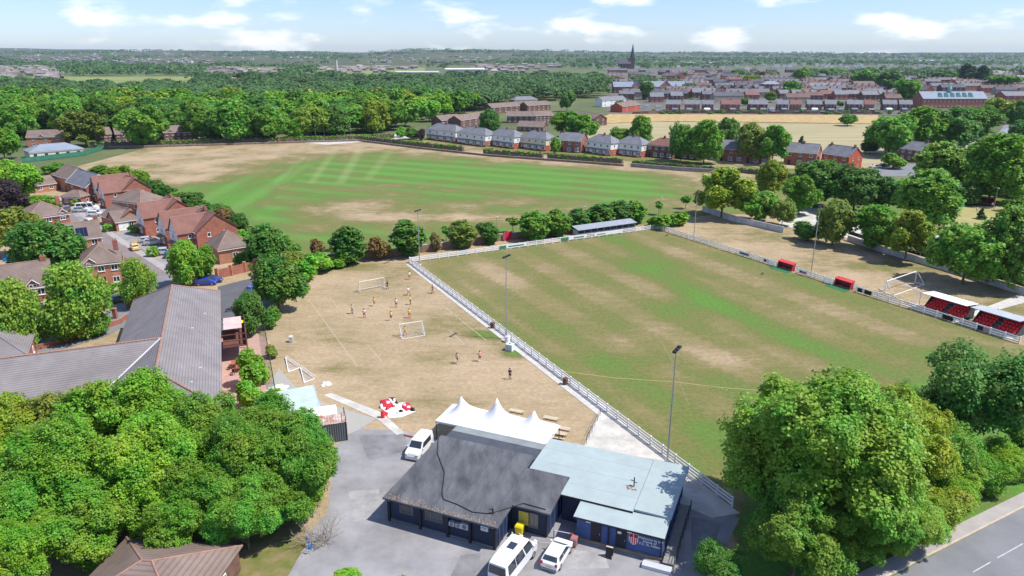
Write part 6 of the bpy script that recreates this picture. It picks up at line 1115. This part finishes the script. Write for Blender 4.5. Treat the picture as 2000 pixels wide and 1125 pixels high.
# birches by the estate
for (x,yb,yt,wp,k,lab) in [(35,690,545,95,'birch','drooping birch at the left edge in front of the brick house'),(158,660,512,105,'birch2','tallest drooping birch between the two brick houses'),(120,668,590,60,'birch','small birch at the foot of the tallest birch'),(274,600,505,58,'birch2','slender birch beside the estate street'),(190,655,610,50,'birch','leafy birch sapling right of the tallest birch')]: tree(x,yb,yt,wp,k,'gl',lab,name='birch_tree')
T=[(98,545,428,115,'mid0','d','big dark green tree behind the solar-panel house'),(30,500,405,95,'mid1','o','olive tree left of the big dark tree'),(20,430,358,70,'mid2','p','dark purple-leaved tree at the left edge'),(35,395,312,90,'mid3','l','bright tall tree at the left edge above the purple one'),(75,420,385,70,'mid4','g','low green tree by the far end of the estate street'),(10,312,245,55,'mid0','l','bright tree at the left edge beside the pavilion'),
 (112,345,318,52,'mid1','g','green shrub tree behind the farthest estate house'),(85,352,338,24,'shrub0','p','purplish shrub by the farthest garage'),(200,352,325,48,'mid2','g','green bush tree behind the far estate houses, left one'),(240,365,322,50,'mid3','y','yellow-green bush tree behind the far estate houses'),(275,378,335,45,'mid4','g','green bush tree behind the estate row, third from left'),(305,388,350,45,'mid0','d','dark bush tree behind the estate row, fourth from left'),(330,398,362,40,'mid1','d','dark bush tree above the grey sheds'),(375,430,380,70,'mid2','d','dense dark tree behind the nearest twin gables'),(415,440,395,60,'mid3','d','dark tree at the field edge behind the gables'),(440,455,410,45,'mid4','b','brownish shrub tree at the field edge'),(468,455,415,40,'mid0','d','round dark tree at the field corner'),(345,405,375,35,'mid1','g','green bush behind the grey shed roofs'),
 (367,560,478,62,'mid2','l','bright bushy tree left of the rear car park'),(400,550,480,62,'mid3','g','green bushy tree right behind the bright one at the rear car park'),(480,520,488,40,'shrub1','g','green shrub beside the brick garage block'),(520,520,445,75,'mid4','d','dark tree behind the yard wall'),(555,515,462,60,'mid1','g','green tree at the left end of the wall line'),(545,605,500,95,'mid0','d','large round dark bush-tree beside the training area'),(492,655,578,62,'mid2','d','dark bush by the green mesh fence'),(570,530,490,50,'mid3','o','olive bush behind the round dark one'),(600,545,500,60,'shrub2','l','bright bramble bank, left part, above the training area'),(630,530,497,60,'shrub0','l','bright bramble bank, middle part, above the training area'),(660,520,495,50,'shrub1','l','bright bramble bank, right part, above the training area'),(585,575,540,40,'shrub2','g','bramble bush along the left edge of the training area'),(528,640,600,36,'shrub1','g','bush growing through the green mesh fence'),(498,755,688,62,'shrub2','l','bright clipped bush at the end of the paved terrace'),(492,800,748,60,'shrub0','l','lower bright bush right of the tiled roof corner'),(530,700,675,25,'shrub1','o','scrubby bush at the fence by the training area'),(545,790,765,60,'shrub2','l','bush at the back of the sheet-roofed shed'),(575,815,790,50,'shrub0','y','yellow-green bush in front of the sheet-roofed shed'),
 (622,506,466,34,'shrub0','b','reddish-brown shrub on the wall line, leftmost'),(650,490,460,22,'sapling','d','sapling behind the wall, leftmost'),(683,516,441,54,'column0','d','tall dark shrub on the wall line, left of the brown one'),(745,507,462,46,'shrub1','b','brownish round shrub on the wall line'),(797,500,430,58,'column1','d','tall dense green shrub beside the corner mast'),(852,490,456,26,'shrub2','b','small brown shrub right of the corner mast'),(872,470,437,20,'sapling','g','sapling behind the wall, right of the corner mast'),(903,484,430,46,'column0','o','olive-red shrub right of the corner mast'),(938,466,430,20,'sapling','d','slim sapling left of the red door'),(956,477,435,32,'column1','d','dark shrub just left of the red door'),(1003,455,419,24,'sapling','g','open sapling right of the red door'),(1044,470,412,50,'column0','g','green shrub right of the red door'),(1088,463,409,44,'column1','g','green shrub left of the covered terrace'),(1128,455,407,36,'column0','d','dark thin shrub left of the covered terrace'),(1170,446,398,48,'column1','d','dense dark shrub behind the covered terrace, left'),(1212,440,392,46,'column0','d','dense dark shrub behind the covered terrace, middle'),(1240,436,392,40,'column1','g','dense shrub behind the covered terrace, right'),(1287,420,388,18,'sapling','g','sapling beyond the far pitch corner'),(1338,408,378,20,'sapling','g','sapling on the worn path at the field corner'),(1290,445,418,50,'shrub1','l','bright bramble at the far pitch corner, left'),(1325,440,415,45,'shrub2','l','bright bramble at the far pitch corner, right'),
 (1410,425,326,105,'mid1','y','large yellow-green tree at the far right corner of the pitch'),(1475,432,368,72,'mid3','g','green tree right of the large yellow-green one'),(1505,385,318,56,'mid4','y','yellow-green tree behind the pale wall'),(1527,440,388,42,'mid0','o','small olive tree by the concrete yard'),(1590,405,320,95,'mid2','d','dark tree behind the concrete yard, left'),(1665,415,322,95,'mid0','d','dark tree behind the concrete yard, middle'),(1720,420,345,80,'mid1','d','dark tree behind the concrete yard, right'),(1560,420,340,60,'mid3','g','green tree filling the gap at the concrete yard'),(1800,445,340,115,'mid4','g','big round tree left of the bowling green'),(1625,480,398,72,'mid2','o','olive tree on the boundary wall, left'),(1702,490,398,85,'mid3','g','light green tree on the boundary wall, middle'),(1768,510,410,88,'mid1','y','yellow-green tree on the boundary wall, right'),(1575,470,435,60,'shrub0','d','dark shrubs at the foot of the pale wall'),(1880,555,432,125,'mid0','g','large tree on the boundary wall near the goals'),(1965,565,415,115,'mid2','gl','large tree on the boundary wall at the right edge'),(1935,520,455,80,'mid4','g','tree between the two large boundary trees'),(1915,428,404,18,'conifer','k','small dark conifer at the bowling green edge'),(1985,455,425,60,'mid3','l','bright tree at the right edge beside the bowling green'),
 (1735,305,222,85,'mid0','g','big tree at the right end of the meadow, left one'),(1790,300,215,85,'mid2','g','big tree at the right end of the meadow, second'),(1848,300,208,95,'mid1','d','big darker tree at the right end of the meadow, third'),(1905,275,205,90,'mid3','g','big tree beside the town road'),(1945,240,192,60,'far0','y','yellow-green tree farthest along the town road'),(1700,300,270,40,'mid4','d','dark low tree beside the last brick house'),(1825,375,285,95,'mid4','gl','pale green tree in front of the cream house'),(1930,395,270,120,'mid2','g','tall tree in front of the brick terrace above the bowling green'),(1745,330,300,40,'shrub1','g','garden shrub beside the side road'),(1990,260,195,50,'mid1','d','dark tree at the right edge by the town road'),(1985,310,235,50,'mid0','d','dark tree before the large white house'),(1880,400,360,50,'mid4','d','dark tree left of the bowls shelter'),(1985,415,385,50,'shrub2','g','green shrub at the right end of the bowling green'),
 (1328,316,238,52,'mid0','g','street tree before the red-roofed house'),(1374,320,240,64,'mid2','g','street tree before the dark-walled house'),(1418,285,228,44,'mid3','d','dark tree behind the house row at the meadow'),(1460,318,245,54,'mid4','o','street tree before the brick terrace, left'),(1508,322,243,66,'mid1','g','street tree before the brick terrace, right'),(1563,295,263,18,'conifer','k','small conifer behind the brick house at the meadow'),(1250,290,230,46,'mid2','g','tree behind the seventh pale house'),(1208,288,248,42,'mid0','g','tree behind the sixth pale house'),(1085,300,268,26,'shrub0','l','bright garden tree beside the bright brick house'),(1110,270,215,60,'mid3','g','tree at the left end of the meadow, left one'),(1135,275,222,60,'mid1','g','tree at the left end of the meadow, right one'),(955,262,217,42,'mid4','d','dark tree among the low dark flats'),(1107,218,175,32,'far1','d','dark tree at the wood edge above the flats'),(782,268,248,22,'shrub1','l','light shrub at the left end of the house row'),(805,272,250,30,'shrub2','d','dark shrub at the left end of the house row'),(822,275,252,20,'shrub0','p','purple shrub beside the first white house'),(1655,246,222,32,'mid0','g','round bush standing on the meadow bank'),(1262,195,158,28,'far2','d','dark tree between the two brick flats'),(1215,208,195,24,'far3','g','small tree beside the white gabled houses'),(1545,190,158,40,'far0','g','round tree in the town behind the second row'),(1470,165,145,40,'far1','y','tree in the town above the gabled group'),(1562,160,130,34,'far3','g','tree in the town above the broad institution'),(1770,200,152,52,'far2','g','large round tree left of the school'),(1735,180,140,60,'far0','d','dark tree behind the town rows at right'),(1690,172,135,50,'far3','g','tree group member behind the red gable building'),(1880,166,122,22,'poplar','k','tall poplar left of the poplar group'),(1896,166,128,20,'poplar','k','poplar in the middle of the poplar group'),(1912,166,126,24,'poplar','k','poplar right of the poplar group'),(1505,200,178,24,'far1','g','small tree in the second row gardens'),(1600,212,195,20,'far2','d','small tree in the front row gardens'),(1675,212,196,18,'conifer','k','narrow conifer in the front row gardens')]
T+=[(168,286,215,78,'mid1','o','olive tree in front of the wood beside the pavilion hedge'),(288,286,205,92,'mid3','gl','large pale tree in front of the wood between brick houses'),(395,276,212,60,'mid2','g','green tree in front of the wood behind the hedge houses'),(452,279,200,84,'mid4','g','broad green tree before the wood, right of the gabled brick house'),(520,277,205,80,'mid1','g','broad tree at the hedge before the wood, right of the last brick house'),(88,266,222,60,'mid0','l','bright tree behind the pavilion house'),(575,272,240,34,'mid2','l','small bright tree at the end of the brick houses under the wood'),(1500,152,138,40,'far2','d','town tree left of the poplars, among far roofs'),(1330,150,140,34,'far0','d','town tree right of the church among far roofs'),(1620,150,132,60,'far1','g','broad town tree behind the pale institution'),(1840,160,138,60,'far3','d','dark tree behind the school roof'),(1960,172,145,60,'far2','g','tree behind the school at the right edge'),(1350,205,190,20,'far1','g','small garden tree in the second row, left'),(1455,207,190,20,'far2','g','small garden tree in the second row, middle'),(1640,210,196,16,'far3','d','small garden tree in the front row, right'),(1440,150,135,36,'far0','g','town tree above the white dormer houses')]
for (x,yb,yt,wp,k,c,lab) in T: tree(x,yb,yt,wp,k,c,lab,name='shrub' if k.startswith('shrub') else ('sapling' if k=='sapling' else 'broadleaf_tree' if k not in('conifer','poplar') else k+'_tree'),cat='shrub' if k.startswith('shrub') else 'tree')
# the wood: individual trees nearest the field first
WOOD_P=[(-40,268),(60,274),(170,274),(300,274),(560,274),(640,266),(770,258),(850,238),(960,212),(1000,196),(1090,198),(1150,185),(1185,170),(1165,150),(1060,147),(880,156),(700,160),(400,158),(150,163),(-40,165)]
cand=[]; pts=[]
rw=random.Random(15)
for i in range(20000):
    yy=352+ (rw.random()**1.3)*640; x=rw.uniform(-520,210); q=proj(x,yy)
    if not inside(WOOD_P,*q): continue
    sp=13 if yy<480 else 16 if yy<650 else 23
    if any((x-a)**2+(yy-b)**2<sp*sp for a,b in pts): continue
    pts.append((x,yy))
pts.sort(key=lambda p:p[1]); pts=pts[:180]; WOOD_END=pts[-1][1]
for x,yy in pts:
    if yy<470 and -190<x<-60 and rw.random()<.15: continue
    cw=rw.choice('gggddolyg'); tree_at(Vector((x,yy,0)),rw.uniform(14,20),rw.uniform(17,25),'far%d'%rw.randrange(4) if yy>430 else 'mid%d'%rw.randrange(5),cw,'%s tree %s the large wood, %s part'%({'g':'mid-green','d':'dark green','o':'olive','l':'bright green','y':'yellow-green'}[cw],'at the front edge of' if yy<400 else 'in the second line of' if yy<440 else 'deeper inside',('far left','left','middle','right')[min(3,int(max(0,proj(x,yy)[0])/300))]),group='trees of the large wood',jit=.2)
# houses glimpsed under the wood along the hedge
for i,(x0,x1,y) in enumerate([(55,128,288),(196,222,282),(228,262,281),(322,356,278),(358,388,277),(404,446,276),(470,508,274)]): house(W(x0,y),W(x1,y-2),8,5,7.8,'gx',BRICKD if i else BRICKO,TILEB,ORD[i]+' brick house from the left under the wood, behind the long hedge',3,2,dr=False,sidewin=0,dormer=(.4,))
house(W(30,262),W(75,256),9,5,7.8,'gx',BRICKO,SLATE,'house with solar-panelled grey roof behind the pavilion trees',3,2,dr=False)
# hedges
def hedge(pts,h,wd,label,colr='d',leaf=.5):
    P=[W(*p) for p in pts]; rng=np.random.default_rng(int(P[0].x*7)%9999); t=thing('hedge',label,'hedge',P[0]); C_=[];D=[]; mb=MB()
    for p,q in zip(P,P[1:]):
        L_=(q-p).length; k=int(L_*3.2); u=rng.random(k)[:,None]; base=np.array(p-P[0])*(1-u)+np.array(q-P[0])*u; d=np.array((q-p).normalized()); nrm=np.array((-d[1],d[0],0)); side=rng.uniform(-1,1,(k,1)); up=rng.random((k,1))
        face=rng.random(k)<.55; pos=base+nrm*np.where(face[:,None],np.sign(side)*wd*.45,side*wd*.45)+np.array([0,0,1])*np.where(face[:,None],up*h,h*.92); C_.append(pos); D.append(np.where(face[:,None],nrm*np.sign(side),np.array([0,0,1.0])))
        n=Vector(nrm)*wd*.36; a,b=p-P[0],q-P[0]; mb.prism([a-n,b-n,b+n,a+n],.1,h*.82)
    v,r=leaf_cloud(rng,np.concatenate(C_),np.concatenate(D),.5,9,leaf); inst('foliage',fastmesh('foliage',v,4,LEAF,r),t,color=GREENS[colr]); o=mb.build('inner_branches',BARK,t)
hedge([(172,288),(400,282),(560,277),(770,270)],2.4,1.8,'long dark hedge along the far left side of the recreation ground','g',.6); hedge([(700,274),(820,288),(905,297)],2.8,2,'hedge before the first two white houses','g',.55); hedge([(945,302),(1060,311)],2.8,2,'hedge before the third and fourth pale houses','g',.55); hedge([(1070,311),(1215,322)],2.8,2,'hedge before the bright brick and sixth house','g',.55); hedge([(1235,322),(1340,330),(1440,337),(1500,342)],1.8,1.5,'hedge on the stone wall at the right part of the row','d',.55); hedge([(1500,345),(1560,352)],2.2,2,'dark hedge end behind the yellow-green trees','d',.5)
# garden greenery of the estate and town: one mass of small shrubs each
def shrubs_mass(name,label,spots,colr,hr=(1.2,2.6)):
    rng=np.random.default_rng(len(spots)); rr=random.Random(len(spots)); C_=[];D=[]
    for (x,y,r_) in spots:
        k=int(20*r_*r_)+8; d=unit(rng,k,.4); hh=rr.uniform(*hr); C_.append(np.array([x,y,hh*.45])+d*np.array([r_,r_,hh*.5])); D.append(d)
    v,r=leaf_cloud(rng,np.concatenate(C_),np.concatenate(D),.45,8,.5); o=inst(name,fastmesh(name,v,4,LEAF,r),color=GREENS[colr]); tag(o,label,'shrubs',kind='stuff')
sp=[]
for i in range(70):
    t_=rv.random(); p=W(150,400).lerp(W(420,520),t_)+SN*rv.uniform(11,19)+SD*rv.uniform(-4,4); sp.append((p.x,p.y,rv.uniform(.8,1.8)))
for (x,y) in ((262,455),(275,452),(150,402),(212,452),(300,500),(232,575),(250,570),(205,580),(90,640),(150,650),(75,660),(30,680),(140,545),(90,520),(120,460),(60,440)): p=W(x,y); sp.append((p.x,p.y,1.2))
shrubs_mass('garden_shrubs','low garden shrubs filling the estate gardens',sp,'l')
sp=[(W(x,225).x+rv.uniform(-3,3),W(x,225).y+rv.uniform(6,30),rv.uniform(1,2)) for x in range(1290,1790,9)]
shrubs_mass('town_garden_shrubs','low greenery in the gardens along the top of the meadow',sp,'d')
tb_=thing('blue_tent','small bright blue play tent on a lawn behind the left houses','tent',W(20,508)); MB().add([(-1.2,-1,0),(1.2,-1,0),(1.2,1,0),(-1.2,1,0),(0,0,2.0)],[(0,1,4),(1,2,4),(2,3,4),(3,0,4)]).build('canvas',BLUEP,tb_); MB().tube((0,0,0),(0,0,2.05),.03).build('pole',GREYL,tb_)
# distant woodland: one mass
def far_wood():
    rng=np.random.default_rng(99); n=8500; y=WOOD_END-15+(rng.random(n)**1.7)*5300; pxv=rng.uniform(-80,2080,n); x=(pxv-1000)/FPX*(y*CP+HC*SP); keep=np.ones(n,bool)
    dens=1.1*np.sin(x*.0045+y*.003)+1.1*np.sin(y*.0065-x*.0028+1)+.9*np.sin(x*.0021+.5)*np.sin(y*.0024+.4)+.5*np.sin(x*.017)*np.sin(y*.013)+rng.normal(size=n)*.3
    town=(pxv>1180)&(pxv<1860)&(y<1800); keep&=~(town&(dens<.55)); keep&=(dens>-.1)|(y<WOOD_END+120); keep&=~((pxv>1180)&(y<700)); pyv=562.5-FPX*(y*SP-HC*CP)/(y*CP+HC*SP); keep&=~((y<700)&~np.array([inside(WOOD_P,a,b) for a,b in zip(pxv,pyv)]))
    for (c0,hw_,y0,y1) in CLEAR: keep&=~((np.abs(pxv-c0)<hw_*(1+.25*np.sin(y*.02)))&(y>y0)&(y<y1))
    x,y=x[keep],y[keep]; n=len(x); h=rng.uniform(9,16,n); r=rng.uniform(8,15,n)*(1+np.clip((y-2000)/3500,0,1)*1.5); z=np.array([hill(a,b) for a,b in zip(x,y)])
    V=[];RR=[]
    for lo,hi,kc,nl,ls in ((0,950,80,7,1.7),(950,1300,34,6,2.6),(1300,2600,12,4,4.0),(2600,9000,7,3,7.0)):
        m=(y>=lo)&(y<hi); k=m.sum(); 
        if not k: continue
        d=unit(rng,k*kc,.5); d[:,2]=np.abs(d[:,2])*1.0-.1; c=np.repeat(np.stack([x[m],y[m],z[m]+h[m]*.5],1),kc,0)+d*np.repeat(np.stack([r[m],r[m],h[m]*.5],1),kc,0)*.85; d/=np.linalg.norm(d,axis=1,keepdims=True)
        v,q=leaf_cloud(rng,c,d,1.6 if lo<900 else 2.0 if lo<1300 else 3.2,nl,ls); V.append(v); tv=np.clip(rng.random(k)*.7+.12+.35*np.sin(x[m]*.007+y[m]*.004)*np.sin(y[m]*.011),0,1.15); RR.append(q*.35+np.repeat(tv,kc*nl)*.65)
    o=inst('distant_woodland',fastmesh('distant_woodland',np.concatenate(V),4,LEAF,np.concatenate(RR)),color=(.095,.20,.06)); tag(o,'hazy woodland filling the distance up to the horizon','woodland',kind='stuff')
far_wood()
# ================================================================== HAZE
hz=MB().box(-7000,7000,-250,8200,-1.2,95).build('haze',mat('haze_air',(1,1,1))); hm_=bpy.data.materials.new('haze_volume'); hm_.use_nodes=True; t=hm_.node_tree; t.nodes.clear(); vo=N(t,'ShaderNodeVolumePrincipled'); vo.inputs['Color'].default_value=(.66,.84,1,1); vo.inputs['Density'].default_value=0.00005; vo.inputs['Anisotropy'].default_value=.2; ou=N(t,'ShaderNodeOutputMaterial'); L(t,vo.outputs[0],ou.inputs['Volume']); hz.data.materials.clear(); hz.data.materials.append(hm_); tag(hz,'thin blue summer haze over the distance',None,kind='stuff')
